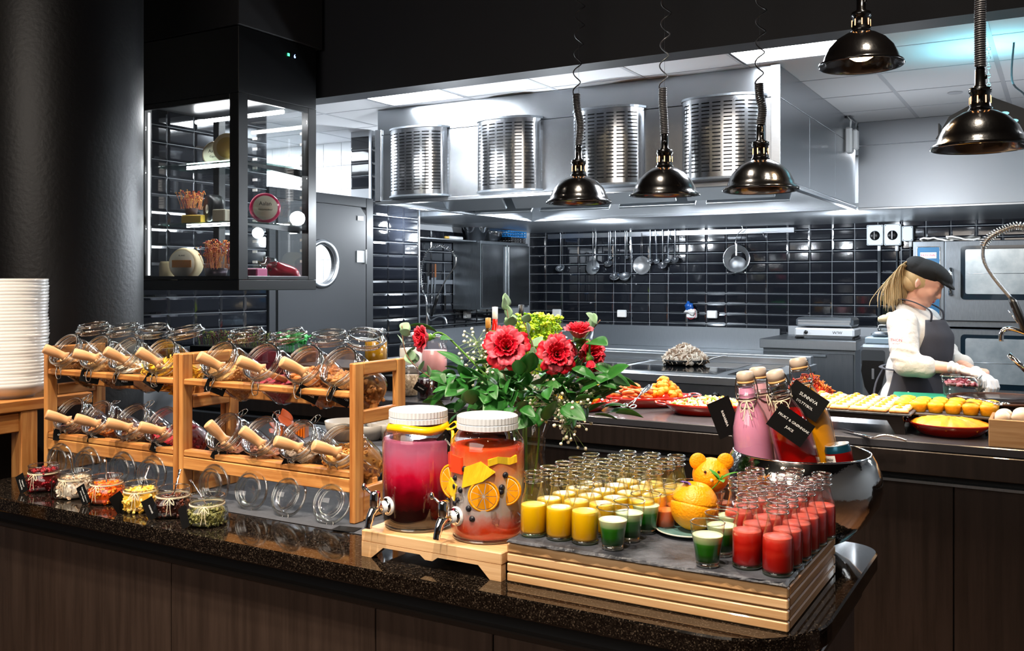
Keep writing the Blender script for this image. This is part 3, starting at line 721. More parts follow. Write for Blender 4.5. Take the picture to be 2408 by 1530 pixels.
PINKP = pm('pink_dried_fruit', 'a8324a', .55, var=(60, .9), col2='6f1226')
MY = 1.987
J = [  # x, tier, lid rotation, scoop direction, content
 (-2.915, 0, 0, (-.5, -.78, .22), ('oat_muesli', 'oat muesli filling the jar nearest the white plates, upper tier', MUES, 'flake', 330, .006, .050, OAT2)),
 (-2.752, 0, 5, (-.55, -.75, .05), ('rolled_oats', 'rolled oats in the second jar from the plates, upper tier', OAT, 'flake', 340, .006, .046, MUES)),
 (-2.603, 0, -6, (-.45, -.8, .3), ('coconut_muesli', 'pale coconut muesli in the third jar from the plates, upper tier', COCO, 'flake', 260, .006, .040, OAT)),
 (-2.448, 0, 8, (-.5, -.7, .35), ('golden_shreds', 'bright orange shredded crisps in an upper-tier jar', TURM, 'strandq', 300, .013, .052, TURM2)),
 (-2.174, 0, 0, (-.5, -.75, .28), ('puffed_granola', 'golden puffed granola behind the first oak post, upper tier', PUFF, 'nut', 420, .0045, .058, OAT)),
 (-2.007, 0, 10, (-.5, -.78, .18), ('dried_fruit_pieces', 'few reddish dried fruit pieces in a nearly empty jar', PINKP, 'clump', 60, .008, .012, None)),
 (-1.843, 0, -4, (-.5, -.78, .25), ('almonds', 'whole brown almonds in an upper-tier jar', ALM, 'nut', 170, .0115, .052, None)),
 (-1.709, 0, -22, None, ('walnuts', 'shelled walnuts in the jar against the oak end frame', WALN, 'clump', 150, .0115, .050, None)),
 (-2.90, 1, 0, (-.5, -.8, .15), ('dark_granola', 'dark berry granola in the lower jar nearest the plates', DARKG, 'clump', 240, .0065, .040, RAISIN)),
 (-2.745, 1, 8, (-.5, -.8, .12), ('dried_apricot_muesli', 'amber dried fruit muesli in a lower-tier jar', pm('amber_fruit', 'c06a22', .5, var=(80, .9), col2='7a2f10'), 'clump', 240, .007, .042, WALN)),
 (-2.585, 1, -5, (-.52, -.8, .08), ('raisins', 'brown raisins in a lower-tier jar', pm('brown_raisins', '5d3220', .45, var=(80, .9), col2='2a130b'), 'clump', 260, .0065, .040, MUES)),
 (-2.43, 1, 10, (-.5, -.8, .08), ('dried_cranberries', 'crimson dried cranberries against the middle oak post', CRAN, 'clump', 300, .0068, .054, None)),
 (-2.155, 1, 4, (-.42, -.62, .62), ('cocoa_flakes', 'dark cocoa flakes in the lower jar beside the middle post', COCOA, 'seed', 320, .006, .030, CHOC)),
 (-2.005, 1, 8, (-.6, -.6, .45), ('chocolate_shavings', 'soft brown chocolate shavings in a lower-tier jar', pm('choc_shavings', '94614a', .6, var=(70, .9), col2='5e3424'), 'clump', 260, .007, .036, None)),
 (-1.862, 1, 14, (-.55, -.76, .12), ('sunflower_seeds', 'grey-brown sunflower seeds in a lower-tier jar', SEEDM, 'seed', 460, .0055, .050, None)),
 (-1.722, 1, 16, (-.5, -.78, .12), ('cereal_hoops', 'honey coloured cereal hoops beside the oak end frame', HOOPC, 'ring', 260, .0085, .056, None)),
]
jl = ['glass clip-top jar with oat muesli nearest the white plates, upper tier', 'glass clip-top jar with rolled oats, second from the plates, upper tier', 'glass clip-top jar with coconut muesli, third from the plates, upper tier',
 'glass clip-top jar with bright orange shreds, upper tier', 'glass clip-top jar of puffed granola just after the middle posts, upper tier', 'nearly empty glass clip-top jar between puffed granola and almonds', 'glass clip-top jar of whole almonds', 'glass clip-top jar of walnuts without a scoop, at the oak end frame',
 'glass clip-top jar of dark granola nearest the plates, lower tier', 'glass clip-top jar of amber fruit muesli, lower tier', 'glass clip-top jar of brown raisins, lower tier', 'glass clip-top jar of crimson cranberries, lower tier',
 'glass clip-top jar of cocoa flakes beside the middle posts, lower tier', 'glass clip-top jar of chocolate shavings, lower tier', 'glass clip-top jar of sunflower seeds, lower tier', 'glass clip-top jar of cereal hoops at the oak end frame, lower tier']
random.seed(11)
tags = {2: ('HAVRE', 'MUSLI'), 3: ('TØRKET', 'MANGO'), 4: ('GRANOLA', ''), 6: ('MANDLER', ''), 7: ('VALNØTTER', ''), 1: ('HAVREGRYN', ''), 8: ('GRANOLA', ''), 9: ('HJEMMELAGET', 'MUESLI'), 11: ('TØRKET', 'TRANEBÆR'), 12: ('KAKAO', ''), 14: ('SOLSIKKE', 'KJERNER')}
for i, (x, tier, lr_, sd, ct) in enumerate(J):
    mz = TZ[tier]+.068; o, M_, B = jar(x, MY, mz, tier == 0, jl[i], 'clip-top jars lying in the oak racks', lidrot=lr_, lidtilt=(0 if tier == 0 else [0, 0, 0, 0, 0, 0, 0, 0, 0, 4, 2, 6, 4, 12, 24, 26][i]))
    nm, lb_, mt, kd, n, sz, h, m2 = ct
    fill(nm, lb_, 'dry food', B, mt, h, kd, n, sz, seed=i, mat2=m2)
    if sd: scoop(M_, sd, (0, 0, -.024), 'pale wooden scoop in the '+jl[i].replace('glass clip-top ', '').replace(' without a scoop', ''))
    if i in tags:
        a, b = tags[i]; up = tier == 0
        add_tag(o, (random.uniform(-.02, .03), -.075 if up else -.066, .125 if up else .135), (R(-JT+random.uniform(-12, 12)), R(random.uniform(20, 50)), R(random.uniform(-20, 20))), [(a, 1)]+([(b, 1)] if b else []), .009, .9)

# ------------------------------------------------------------------ small topping jars along the counter edge
def topjar_mesh():
    m = MB(); rings = []
    def sq(r, z, n=40, e=3.2):
        k = []
        for i in range(n):
            a = 2*pi*i/n; c, s = cos(a), sin(a); f_ = (abs(c)**e+abs(s)**e)**(-1/e); g = min(1, max(0, (.052-abs(z-.022))/.03)) if z < .05 else 0
            q = r*(f_*g+(1-g)); k.append((q*c, q*s, z))
        return k
    for r, z in ((.046, .0), (.050, .004), (.0515, .014), (.052, .03), (.049, .044), (.0435, .054), (.043, .058), (.0445, .060), (.0445, .078)): rings.append(sq(r, z))
    m.loft(rings, False, True); m.add(rings[0], [tuple(range(40))[::-1]]); return m.mesh('jar_body', GLASS)
TJ = topjar_mesh()
tr_ = MB(); tr_.torus((0, 0, .078), .044, .0022, 36, 6); TJR = tr_.mesh('rim', GLASSR); tr_ = MB(); tr_.torus((0, 0, .061), .0445, .0018, 36, 6); TJN = tr_.mesh('neck_ring', GLASSR)
tw_ = MB(); tw_.torus((0, 0, .0565), .0455, .0013, 36, 5); tw_.torus((0, 0, .0545), .0455, .0013, 36, 5)
for s in (-1, 1):
    tw_.tube(spline([(0, -.047, .056), (s*.010, -.050, .052), (s*.014, -.055, .040), (s*.006, -.053, .046), (0, -.047, .056)], 4), .0009, 5)
    tw_.tube(spline([(0, -.047, .056), (s*.003, -.053, .045), (s*.004, -.056, .028), (s*.007, -.057, .010)], 4), .0009, 5)
TWM = tw_.mesh('twine_bow', TWINE)
spm = MB(); spm.tube(spline([(0, 0, 0), (.02, 0, .03), (.045, 0, .062), (.052, 0, .070)], 4), [.0018]*4+[.0026]*4+[.0042]*4+[.006], 8, flat=.35); spm.ell((-.004, 0, -.004), (.014, .009, .003), 10, 6)
SPM = spm.mesh('teaspoon', CHROME)
def topfill(name, label, p, mats, kind, n, size, lvl, seed, rz=0):
    rnd = random.Random(seed); m = MB(); prof = [(0, .003), (.044, .003), (.0475, .014), (.048, .03), (.0455, min(.043, lvl))]
    if lvl > .046: prof += [(.042, .052), (.041, lvl)]
    prof += [(.02, lvl+.004), (0, lvl+.005)]; m.lathe(prof, 28)
    for i in range(n):
        a = rnd.uniform(0, 2*pi)
        if rnd.random() < .45: z = lvl+.003+rnd.uniform(-.001, .004); r_ = .040*math.sqrt(rnd.random())
        else: z = rnd.uniform(.004, lvl); r_ = .0470 if z < .034 else .0470-(z-.034)*.25
        s = size*rnd.uniform(.6, 1.2); q = T(r_*cos(a), r_*sin(a), z) @ Euler((rnd.uniform(0, 6), rnd.uniform(0, 6), rnd.uniform(0, 6))).to_matrix().to_4x4()
        m.mi = rnd.randrange(len(mats))
        if kind == 'seed': m.ell((0, 0, 0), (s, s*.55, s*.25), 6, 4, q)
        elif kind == 'chunk': m.box(-s, s, -s*.6, s*.6, -s*.5, s*.5, s*.25, q)
        elif kind == 'flake': m.lathe([(0, s*.25), (s*.9, 0), (0, -s*.1)], 6, q @ SC(1, .6, 1), False)
        else: m.ell((0, 0, 0), (s, s*.8, s*.6), 7, 5, q, jit=.5, seed=i)
    o = m.build(name, mats, None, loc=(p[0], p[1], p[2]+.001)); return tag(o, label, 'dry food', kind='stuff')
PUMP = [pm('pumpkin_seed_a', '6b6a38', .5), pm('pumpkin_seed_b', '8a8450', .5), pm('pumpkin_seed_c', '484a26', .5)]
ORR = [pm('papaya_a', 'd8500f', .35, sss=.1), pm('papaya_b', 'ef8a25', .35)]; YEL = [pm('pineapple_a', 'e0a83a', .35), pm('pineapple_b', 'f2cf6a', .35)]
CR = [pm('cranberry_a', '55060f', .3), pm('cranberry_b', '8c1420', .3)]; COC = [pm('coconut_a', 'e4d8c4', .6), pm('coconut_b', 'c9a98a', .6)]; RAI = [pm('raisin_a', '33150e', .4), pm('raisin_b', '5c2a18', .4), pm('raisin_c', '1c0a08', .4)]
TJS = [ (80, 1160, 'dried cranberries', CR, 'clump', 240, .006, .056, ('TØRKET', 'TRANEBÆR'), -35), (160, 1175, 'coconut flakes', COC, 'flake', 240, .009, .048, ('', ''), -60), (236, 1188, 'dried papaya cubes', ORR, 'chunk', 200, .006, .046, ('TØRKET PAPAYA', 'Dried Papaya'), -20),
        (316, 1207, 'dried pineapple cubes', YEL, 'chunk', 220, .0065, .050, ('', ''), 40), (394, 1220, 'raisins', RAI, 'clump', 240, .006, .044, ('ROSINER', ''), -25), (475, 1242, 'green pumpkin seeds', PUMP, 'seed', 560, .0065, .036, ('', ''), -50)]
for i, (u, v, nm, mats, kd, n, sz, lvl, tx, ta) in enumerate(TJS):
    f0 = atz(u, v, .90); p = f0+Vector((-.505, .863, 0))*.043; p.z = .9003
    if i == 0: p.y += .01
    o = thing('topping_jar', 'low open glass jar of %s tied with twine at the counter edge' % nm, 'jar', p, rz=random.uniform(20, 40), group='topping jars along the granite edge')
    inst(TJ, 'jar_body', (0, 0, 0), o); inst(TJR, 'rim', (0, 0, 0), o); inst(TJN, 'neck_ring', (0, 0, 0), o)
    b = inst(TWM, 'twine_bow', (0, 0, 0), o, (0, 0, R(random.uniform(-25, 5))))
    if i != 3 or True:
        q = add_tag(o, (-.052 if i != 3 else -.046, -.036, .028), (R(random.uniform(-10, 5)), R(62), R(ta)), [(t_, 1) for t_ in tx if t_], .0075, .85, strand=False)
    topfill(nm.replace(' ', '_').replace('green_', ''), nm+' in the low twine-tied glass jar', p, mats, kd, n, sz, lvl, 40+i)
    s_ = inst(SPM, 'teaspoon', p+Vector((.0, .0, .046)), None, (0, 0, R(random.uniform(100, 200)))); tag(s_, 'small steel spoon standing in the jar of '+nm, 'spoon', 'spoons in the topping jars')
# flat card on the counter in front of the rack
cdm = inst(CARDM, 'sign_card', tuple(atz(815, 1243, .9035)), None, (R(90), 0, R(10))); tag(cdm, 'black card lying flat on the granite at the foot of the oak rack', 'card')
# ------------------------------------------------------------------ drink dispensers on their wooden stand
bd = thing('serving_board', 'pale wooden footed board carrying the two drink dispensers', 'board', (-1.245, 1.93, .9002)); BO = (-1.245, 1.93, .9)
X0, X1, Y0, Y1 = -1.44, -1.052, 1.755, 2.10
m = MB(); m.box(X0, X1, Y0, Y1, .936, .962, .002); m.build('board_top', BIR, bd, org=BO, loc=(0, 0, 0))
def feetboard(y):
    p = [(X0+.001, .9362), (X0+.001, .9002), (X0+.03, .9002), (X0+.065, .928), (-1.27, .928), (-1.255, .918), (-1.235, .918), (-1.22, .928), (X1-.06, .928), (X1-.03, .9002), (X1-.001, .9002), (X1-.001, .9362)]
    MB().prism([(x, z) for x, z in p], -y-.02, -y, RX(90)).build('foot_rail', BIR, bd, org=BO, loc=(0, 0, 0))
feetboard(Y0); feetboard(Y1-.02)
DG = MB(); DG.lathe([(0, .004), (.06, .003), (.076, .004), (.085, .014), (.087, .03), (.087, .205), (.083, .225), (.070, .243), (.0655, .250), (.0655, .268)], 64)
DGM = DG.mesh('glass_body', GLASS)
dr_ = MB(); dr_.torus((0, 0, .004), .078, .003, 48, 6); dr_.torus((0, 0, .251), .066, .0022, 48, 6); DRM = dr_.mesh('base_ring', GLASSR)
LIDW = pm('white_lid_metal', 'cfd3d8', .3, coat=.3)
ld = MB(); 
for i in range(1): 
    n = 96; rings = []
    for z, r0, a in ((.250, .0685, 0), (.2505, .0705, .0012), (.262, .0705, .0012), (.2635, .069, 0), (.265, .070, .0012), (.279, .070, .0012), (.281, .0675, 0), (.2815, .060, 0), (.280, .058, 0)):
        rings.append([((r0+(a if k % 2 else 0))*cos(2*pi*k/n), (r0+(a if k % 2 else 0))*sin(2*pi*k/n), z) for k in range(n)])
    ld.loft(rings, True, False)
LDM = ld.mesh('lid', LIDW)
tp = MB(); tp.lathe([(.022, 0), (.022, .006), (.014, .008), (.014, .022), (0, .022)], 24, T(0, -.083, .058) @ RX(90)); TW1 = tp.mesh('washer', WHITEP)
tp = MB(); tp.lathe([(.019, .0), (.019, .004), (.010, .006), (.010, .02)], 24, T(0, -.090, .058) @ RX(90))
tp.tube(spline([(0, -.100, .058), (0, -.118, .060), (0, -.130, .050), (0, -.138, .028), (0, -.141, .014)], 5), [.010]*5+[.011]*5+[.010]*5+[.0085]*5+[.008], 14)
tp.lathe([(.0, .062), (.011, .062), (.0125, .066), (.0125, .094), (.010, .098), (0, .099)], 20, T(0, -.122, 0))
tp.tube([(0, -.122, .086), (-.012, -.128, .094), (-.024, -.134, .104)], [.004, .0035, .0035], 8); tp.ell((-.027, -.136, .106), (.0065, .005, .009), 10, 6)
TAPM = tp.mesh('tap', CHROME)
def dispenser(p, label, rz):
    o = thing('drink_dispenser', label, 'drink dispenser', p, rz)
    inst(DGM, 'glass_body', (0, 0, 0), o); inst(DRM, 'base_ring', (0, 0, 0), o); inst(LDM, 'lid', (0, 0, 0), o); t = inst(TAPM, 'tap', (0, 0, 0), o); inst(TW1, 'washer', (0, 0, 0), t); return o
D1 = Vector((-1.351, 1.862, .9625)); D2 = Vector((-1.154, 1.862, .9625))
d1 = dispenser(D1, 'glass dispenser of dark berry drink with a yellow ribbon', -20); d2 = dispenser(D2, 'glass dispenser of iced fruit water with orange slices', -22)
BER = layered('berry_drink', [(0, '16070a'), (.22, '22070c'), (.42, '6a0716'), (.60, 'c41636'), (.74, 'c44a68'), (.88, 'b0607a'), (1, '96506a')], 0, .215, .06, .0, .12, .10)
FRW = layered('fruit_water', [(0, 'd8340f'), (.12, 'e4502a'), (.24, 'e49a8c'), (.31, 'dcccc6'), (.54, 'e0d4ce'), (.64, 'f0b890'), (.78, 'f08a50'), (1, 'ea4a22')], 0, .215, .05, .26, .25, .13)
def liquid(p, mat, r=.0855, h=.21, name='', label=''):
    m = MB(); m.lathe([(0, .006), (.075, .006), (r-.002, .016), (r, .03), (r, min(h, .205)), (r-.002, h)], 64).lathe([(r-.002, h), (.05, h+.0006), (0, h)], 64)
    return tag(m.build(name, mat, None, loc=p), label, 'drink')
liquid(D1+Vector((0, 0, .002)), BER, name='berry_drink', label='layered dark red to pink iced berry drink in the left-hand dispenser')
liquid(D2+Vector((0, 0, .002)), FRW, name='fruit_water', label='clear to orange-red iced water filling the dispenser with orange slices')
# ice inside the fruit water, fruit against the glass
ICE = glassy('ice', (.96, .96, .96), (.8, .82, .84), .10, .6, .05, 2)
rnd = random.Random(4); m = MB()
for i in range(46):
    a = rnd.uniform(-pi, 0); r_ = rnd.uniform(.045, .080); s = rnd.uniform(.010, .016)
    m.box(-s, s, -s, s, -s*.8, s*.8, s*.35, T(r_*cos(a), r_*sin(a), rnd.uniform(.05, .115)) @ Euler((rnd.uniform(0, 6), rnd.uniform(0, 6), 0)).to_matrix().to_4x4())
tag(m.build('ice_cubes', ICE, None, loc=D2), 'melting ice cubes in the middle of the fruit water', 'ice', kind='stuff')
ORP = pm('orange_peel', 'f39408', .35, bump=(190, .8, .0025), sss=.05, var=(9, .5), col2='f5a81c'); ORF = pm('orange_flesh', 'f2a01e', .25, var=(50, .5), col2='e87d08', sss=.1); PITH = pm('orange_pith', 'f4dfa8', .5)
PINE = pm('pineapple', 'f6d232', .3, var=(28, .9), col2='dca010', sss=.1, bump=(60, .6, .004), stretch=(1, .25, 1)); MELON = pm('melon', 'ee4a28', .3, sss=.1); BLUE = pm('blueberry', '15151f', .45)
os_ = MB(); os_.lathe([(0, 0), (.029, 0), (.0295, .002), (.029, .004), (0, .004)], 32)
def slice_at(a, z, tilt, label, r=.036, yaw=0):
    c = thing('orange_slice', label, 'orange slice', D2+Vector((.0835*cos(R(a)), .0835*sin(R(a)), z)), rot=(R(90), R(tilt), R(a+90+yaw)))
    MB().lathe([(r*.86, -.002), (r, -.0015), (r, .0015), (r*.86, .002), (r*.86, -.002)], 36).build('peel', ORP, c); MB().lathe([(0, -.0014), (r*.87, -.0014), (r*.87, .0014), (0, .0014)], 36).build('pith', PITH, c)
    for k in range(9):
        a0 = 40*k+2.2; a1 = 40*k+37.8; q = [(r*.08*cos(R((a0+a1)/2)), r*.08*sin(R((a0+a1)/2)))]+[(r*.80*cos(R(a0+(a1-a0)*j/5)), r*.80*sin(R(a0+(a1-a0)*j/5))) for j in range(6)]
        MB().prism(q, -.0026, .0026).build('segment', ORF, c)
slice_at(-64, .090+.02, 0, 'round orange slice pressed against the glass, nearest the tap side'); slice_at(-140, .108+.02, 14, 'orange slice edge-on at the dispenser side', .040, 35)
slice_at(-28, .12, 40, 'orange slice turned away at the far side of the dispenser', .034, -35)
def fruit(name, poly, th, mat, a, z, tilt, label, cat, rr=.0855, yaw=0):
    o = MB().prism(poly, -th, th).build(name, mat, None, loc=D2+Vector((rr*cos(R(a)), rr*sin(R(a)), z)), rot=(R(90), R(tilt), R(a+90+yaw))); return tag(o, label, cat)
fruit('pineapple_wedge', [(-.03, -.034), (-.036, .012), (-.004, .036), (.034, .022), (.012, -.006)], .004, PINE, -72, .152, 15, 'flat yellow pineapple wedge pressed against the dispenser glass', 'pineapple', .084)
fruit('pineapple_wedge', [(-.02, -.026), (-.03, .02), (.0, .03), (.014, .0)], .004, PINE, -118, .118, -40, 'narrow pineapple strip below the blueberries', 'pineapple', .084)
fruit('pineapple_wedge', [(-.032, -.010), (-.034, .004), (-.012, .012), (.02, .010), (.034, .016), (.036, .0), (.018, -.006), (-.01, -.003)], .006, PINE, -35, .185, 5, 'pineapple piece lying at the liquid surface', 'pineapple', .08)
fruit('melon_piece', [(-.02, -.02), (-.022, .02), (.016, .024), (.024, -.012)], .006, MELON, -112, .172, 10, 'red melon piece behind the pineapple', 'melon', .0835)
fruit('melon_piece', [(-.018, -.016), (-.016, .02), (.02, .018), (.02, -.018)], .006, MELON, -138, .178, -15, 'red melon piece near the top of the fruit water', 'melon', .0835)
bb = MB(); bb.ell((0, 0, 0), (.0076, .0076, .0066), 14, 10); bb.torus((0, 0, .0064), .002, .0008, 8, 4); BBM = bb.mesh('blueberry', BLUE)
for a, z in ((-117, .143), (-118, .124), (-104, .119), (-110, .094), (-118, .086), (-88, .080), (-82, .058), (-36, .128), (-37, .119), (-95, .168), (-30, .155), (-148, .155)):
    tag(inst(BBM, 'blueberry', D2+Vector((.084*cos(R(a)), .084*sin(R(a)), z)), None, (R(rnd.uniform(50, 120)), 0, R(a+90))), 'dark blueberry against the glass of the fruit water dispenser', 'blueberry', 'blueberries in the fruit water')
m = MB()
for i in range(34):
    a = rnd.uniform(-pi*1.1, .1); z = rnd.uniform(.105, .195); s = rnd.uniform(.010, .017); r_ = .0835-s*.35
    m.ell((r_*cos(a), r_*sin(a), z), (s*.45, s*1.0, s), 12, 8, rot=RZ(math.degrees(a)))
tag(m.build('ice_pieces', glassy('pink_ice', (.95, .75, .8), (.8, .5, .58), .08, .45, .06, 2), None, loc=D1+Vector((0, 0, .002))), 'melting ice pieces in the upper part of the berry drink', 'ice', kind='stuff')
# yellow ribbon round the first dispenser
RIB = pm('yellow_ribbon', 'e8a80a', .3, coat=.3)
rb = thing('ribbon', 'yellow ribbon tied round the neck of the berry dispenser', 'ribbon', D1+Vector((0, 0, .238)))
m = MB(); rings = []
for k in range(49):
    a = 2*pi*k/48; z = .003*sin(3*a); r0 = .0745+.001*sin(7*a); rings.append([(r0*cos(a), r0*sin(a), z-.009), ((r0+.002)*cos(a), (r0+.002)*sin(a), z), (r0*.96*cos(a), r0*.96*sin(a), z+.011), (r0*.94*cos(a), r0*.94*sin(a), z+.010), (r0*.99*cos(a), r0*.99*sin(a), z-.009)])
m.loft(rings, False); m.build('band', RIB, rb)
m = MB(); m.tube(spline([(.07, .02, .0), (.085, .03, .014), (.100, .02, .008), (.092, .0, .0), (.072, .01, 0)], 5), .004, 6, flat=.3); m.tube(spline([(.07, .02, .0), (.10, .0, -.004), (.112, -.02, -.03), (.116, -.03, -.05)], 5), .004, 6, flat=.3); m.build('bow', RIB, rb)
add_tag(rb, (.086, .0, -.032), (0, R(50), R(60)), [('BÆRSAFT', 1)], .008, .8, False)

# ------------------------------------------------------------------ slatted crate with slate slab
cr = thing('slatted_crate', 'pale wooden crate of stacked slats under the slate slab', 'crate', (-.7425, 1.975, .9003)); CX0, CX1, CY0, CY1 = -1.045, -.44, 1.765, 2.185; CO = (-.7425, 1.975, .9)
for k in range(4):
    z0 = .9005+k*.0212; z1 = z0+.0186
    for (a, b, c, d, mt) in ((CX0, CX1, CY0, CY0+.016, BIR), (CX0, CX1, CY1-.016, CY1, BIR), (CX1-.016, CX1, CY0+.0162, CY1-.0162, BIRY), (CX0, CX0+.016, CY0+.0162, CY1-.0162, BIRY)):
        MB().box(a, b, c, d, z0, z1, .0025).build('slat', mt, cr, org=CO, loc=(0, 0, 0))
for x in (CX0+.02, -.75, CX1-.036):
    for y in (CY0+.0165, CY1-.0325): MB().box(x, x+.016, y, y+.016, .9005, .984).build('upright', BIRY, cr, org=CO, loc=(0, 0, 0))
random.seed(9)
def slate(x0, x1, y0, y1, z0, th, label, name='slate_slab'):
    m = MB(); n = 60; per = []
    def edge(ax, ay, bx, by, k):
        for i in range(k): t = i/k; per.append((ax+(bx-ax)*t, ay+(by-ay)*t))
    edge(x0, y0, x1, y0, 80); edge(x1, y0, x1, y1, 54); edge(x1, y1, x0, y1, 80); edge(x0, y1, x0, y0, 54)
    cx, cy_ = (x0+x1)/2, (y0+y1)/2
    def off(p, d, s):
        nz = noise.noise((p[0]*60, p[1]*60, s))*.0035+noise.noise((p[0]*240, p[1]*240, s))*.0018
        q = d+nz; sx = (abs(p[0]-cx) > (x1-x0)/2-1e-4); sy = (abs(p[1]-cy_) > (y1-y0)/2-1e-4)
        return (p[0]-(q if sx else 0)*(1 if p[0] > cx else -1), p[1]-(q if sy else 0)*(1 if p[1] > cy_ else -1))
    rings = [[(*off(p, .004, 1), z0) for p in per], [(*off(p, -.001, 2), z0+th*.35) for p in per], [(*off(p, .001, 3), z0+th*.7) for p in per], [(*off(p, .004, 4), z0+th) for p in per]]
    m.loft(rings, True, False); o = m.build(name, SLATE, None, org=(cx, cy_, z0)); return tag(o, label, 'slate slab')
SZ = .9935
slate(CX0+.004, CX1-.002, CY0-.006, CY1+.002, .9855, .008, 'rough-edged slate slab on the wooden crate, carrying the juices')

# bottles and tumblers
BP = [(0, .001), (.020, .001), (.0275, .004), (.029, .010), (.029, .062), (.0275, .074), (.0215, .094), (.0190, .106), (.0185, .114), (.0205, .117), (.0205, .122), (.0185, .125), (.0195, .128), (.0205, .131), (.0195, .140)]
BM = MB().lathe(BP, 36).mesh('bottle_glass', GLASS)
br = MB(); br.torus((0, 0, .139), .0198, .0022, 28, 6); br.torus((0, 0, .1185), .0205, .0018, 28, 5); br.torus((0, 0, .130), .0203, .0016, 28, 5); BRM = br.mesh('bottle_rim', GLASSR)
bb_ = MB(); bb_.lathe([(0, .0008), (.026, .0005), (.0285, .004), (.029, .008), (.0, .008)], 32); BBT = bb_.mesh('bottle_foot', GLASSG)
def juice_mesh(nm, mat, h): return MB().lathe([(0, .008), (.026, .008), (.0283, .013), (.0283, min(h, .062)), (.0274, h)], 36).lathe([(.0274, h), (.0262, h+.0012), (.016, h+.0006), (0, h+.0010)], 36).mesh(nm, mat)
OJ = layered('orange_juice', [(0, 'e6a400'), (.3, 'f4b400'), (.9, 'fac200'), (.97, 'fad040'), (1, 'fada60')], .008, .070, .3, 0, .12, .03)
RJ = layered('strawberry_smoothie', [(0, 'a80c08'), (.4, 'b8140c'), (.55, 'c8281a'), (.7, 'bc180e'), (.88, 'd43022'), (.97, 'dc5040'), (1, 'd85a48')], .008, .072, .35, 0, .1, .16)
OJM = juice_mesh('juice', OJ, .068); RJM = juice_mesh('smoothie', RJ, .072)
TP = [(0, .006), (.0215, .006), (.0235, .012), (.0250, .028), (.0285, .050), (.0325, .072), (.0335, .086)]
TM = MB().lathe(TP, 32).mesh('tumbler_glass', GLASS)
tf = MB(); tf.lathe([(0, .0005), (.0205, .0005), (.0225, .003), (.0225, .010), (.0, .0115)], 28); TFM = tf.mesh('tumbler_foot', GLASSR); TRM = MB().torus((0, 0, .086), .0333, .0013, 32, 6).mesh('tumbler_rim', GLASSR)
GJ = layered('green_juice', [(0, '145c0c'), (.55, '1f7014'), (.68, '3c8a22'), (.74, '9cc27a'), (.9, 'cfe0a0'), (1, 'd9e8b8')], .012, .062, .3, 0, .2, .02)
GJM = MB().lathe([(0, .0118), (.0222, .0118), (.0243, .028), (.0278, .050), (.0300, .0615)], 28).lathe([(.0300, .0615), (.029, .0623), (.015, .0618), (0, .062)], 28).mesh('juice', GJ)
CJ = layered('carrot_juice', [(0, 'd84a10'), (.8, 'e4621c'), (1, 'f0924a')], .012, .050, .3, 0, .2, .02)
CJM = MB().lathe([(0, .0118), (.0222, .0118), (.0243, .028), (.0268, .046)], 28).lathe([(.0268, .046), (0, .0465)], 28).mesh('juice', CJ)
random.seed(21)
def bottle(x, y, jm, lab, grp, jlab):
    p = (x+random.uniform(-.0008, .0008), y+random.uniform(-.0008, .0008), SZ)
    o = thing('juice_bottle', lab, 'bottle', p, random.uniform(0, 360), grp); inst(BM, 'bottle_glass', (0, 0, 0), o); inst(BRM, 'bottle_rim', (0, 0, 0), o); inst(BBT, 'bottle_foot', (0, 0, 0), o)
    inst(jm, jm.name, (0, 0, 0), o)
def tumbler(x, y, jm, lab, grp=None, z=SZ, jug=True):
    o = thing('tumbler', lab, 'glass', (x, y, z), random.uniform(0, 360), grp); inst(TM, 'tumbler_glass', (0, 0, 0), o); inst(TFM, 'tumbler_foot', (0, 0, 0), o); inst(TRM, 'tumbler_rim', (0, 0, 0), o)
    if jm: inst(jm, 'juice', (0, 0, 0), o)
def ptz(u, v, z=SZ, r=.028):
    f_ = atz(u, v, z); d_ = Vector((f_.x, f_.y, 0)).normalized(); return f_+d_*r
ys = [1.822, 1.888, 1.952, 2.016, 2.080, 2.142]
names = ['first', 'second', 'third', 'fourth', 'fifth', 'rearmost']
for ci, (x, rows) in enumerate(((-1.007, 5), (-.945, 6), (-.884, 6), (-.823, 6))):
    for k in range(rows):
        if ci == 3 and k < 2: continue
        bottle(x+(.004*k if ci < 3 else .004*k), ys[k]+.006*ci*(k > 0)-.004*(ci == 0), OJM, 'open bottle of orange juice, %s from the front in the %s column from the dispenser' % (names[k], ['nearest', 'second', 'third', 'fourth'][ci]), 'small bottles of orange juice on the slate', 'orange juice')
for u, v, lab in ((1441, 1297, 'tumbler of green juice right beside the front orange juice bottles'), (1480, 1278, 'tumbler of green juice just behind the one at the orange juice bottles'), (1519, 1258, 'third green juice tumbler in the row leading back to the plate'), (1556, 1222, 'green juice tumbler behind the teal plate'),
               (1664, 1338, 'green juice tumbler alone at the front slate edge'), (1697, 1312, 'green juice tumbler second from the slate edge, by the red bottles'), (1722, 1286, 'green juice tumbler third from the slate edge, by the red bottles')):
    p = ptz(u, v, r=.022); tumbler(p.x, p.y, GJM, lab)
k = 0
for (x, y) in ((-.762, 2.135), (-.690, 2.14), (-.765, 2.065), (-.775, 2.005), (-.618, 2.148), (-.695, 2.072), (-.56, 2.15)):
    tumbler(x, y, CJM, 'tumbler of carrot juice behind the carved orange, ' + ['rear row nearest the bottles', 'rear row second', 'second row nearest the bottles', 'front of the group', 'rear row third', 'second row', 'rear row nearest the bowl'][k], 'tumblers of carrot juice on the slate'); k += 1
cols = [(-.533, [0, 1, 2, 3, 4]), (-.470, [0, 1, 2, 3, 4])]
rp = [ptz(1757, 1342), ptz(1829, 1360)]
nm2 = ['front', 'second', 'third', 'fourth', 'fifth', 'rearmost']
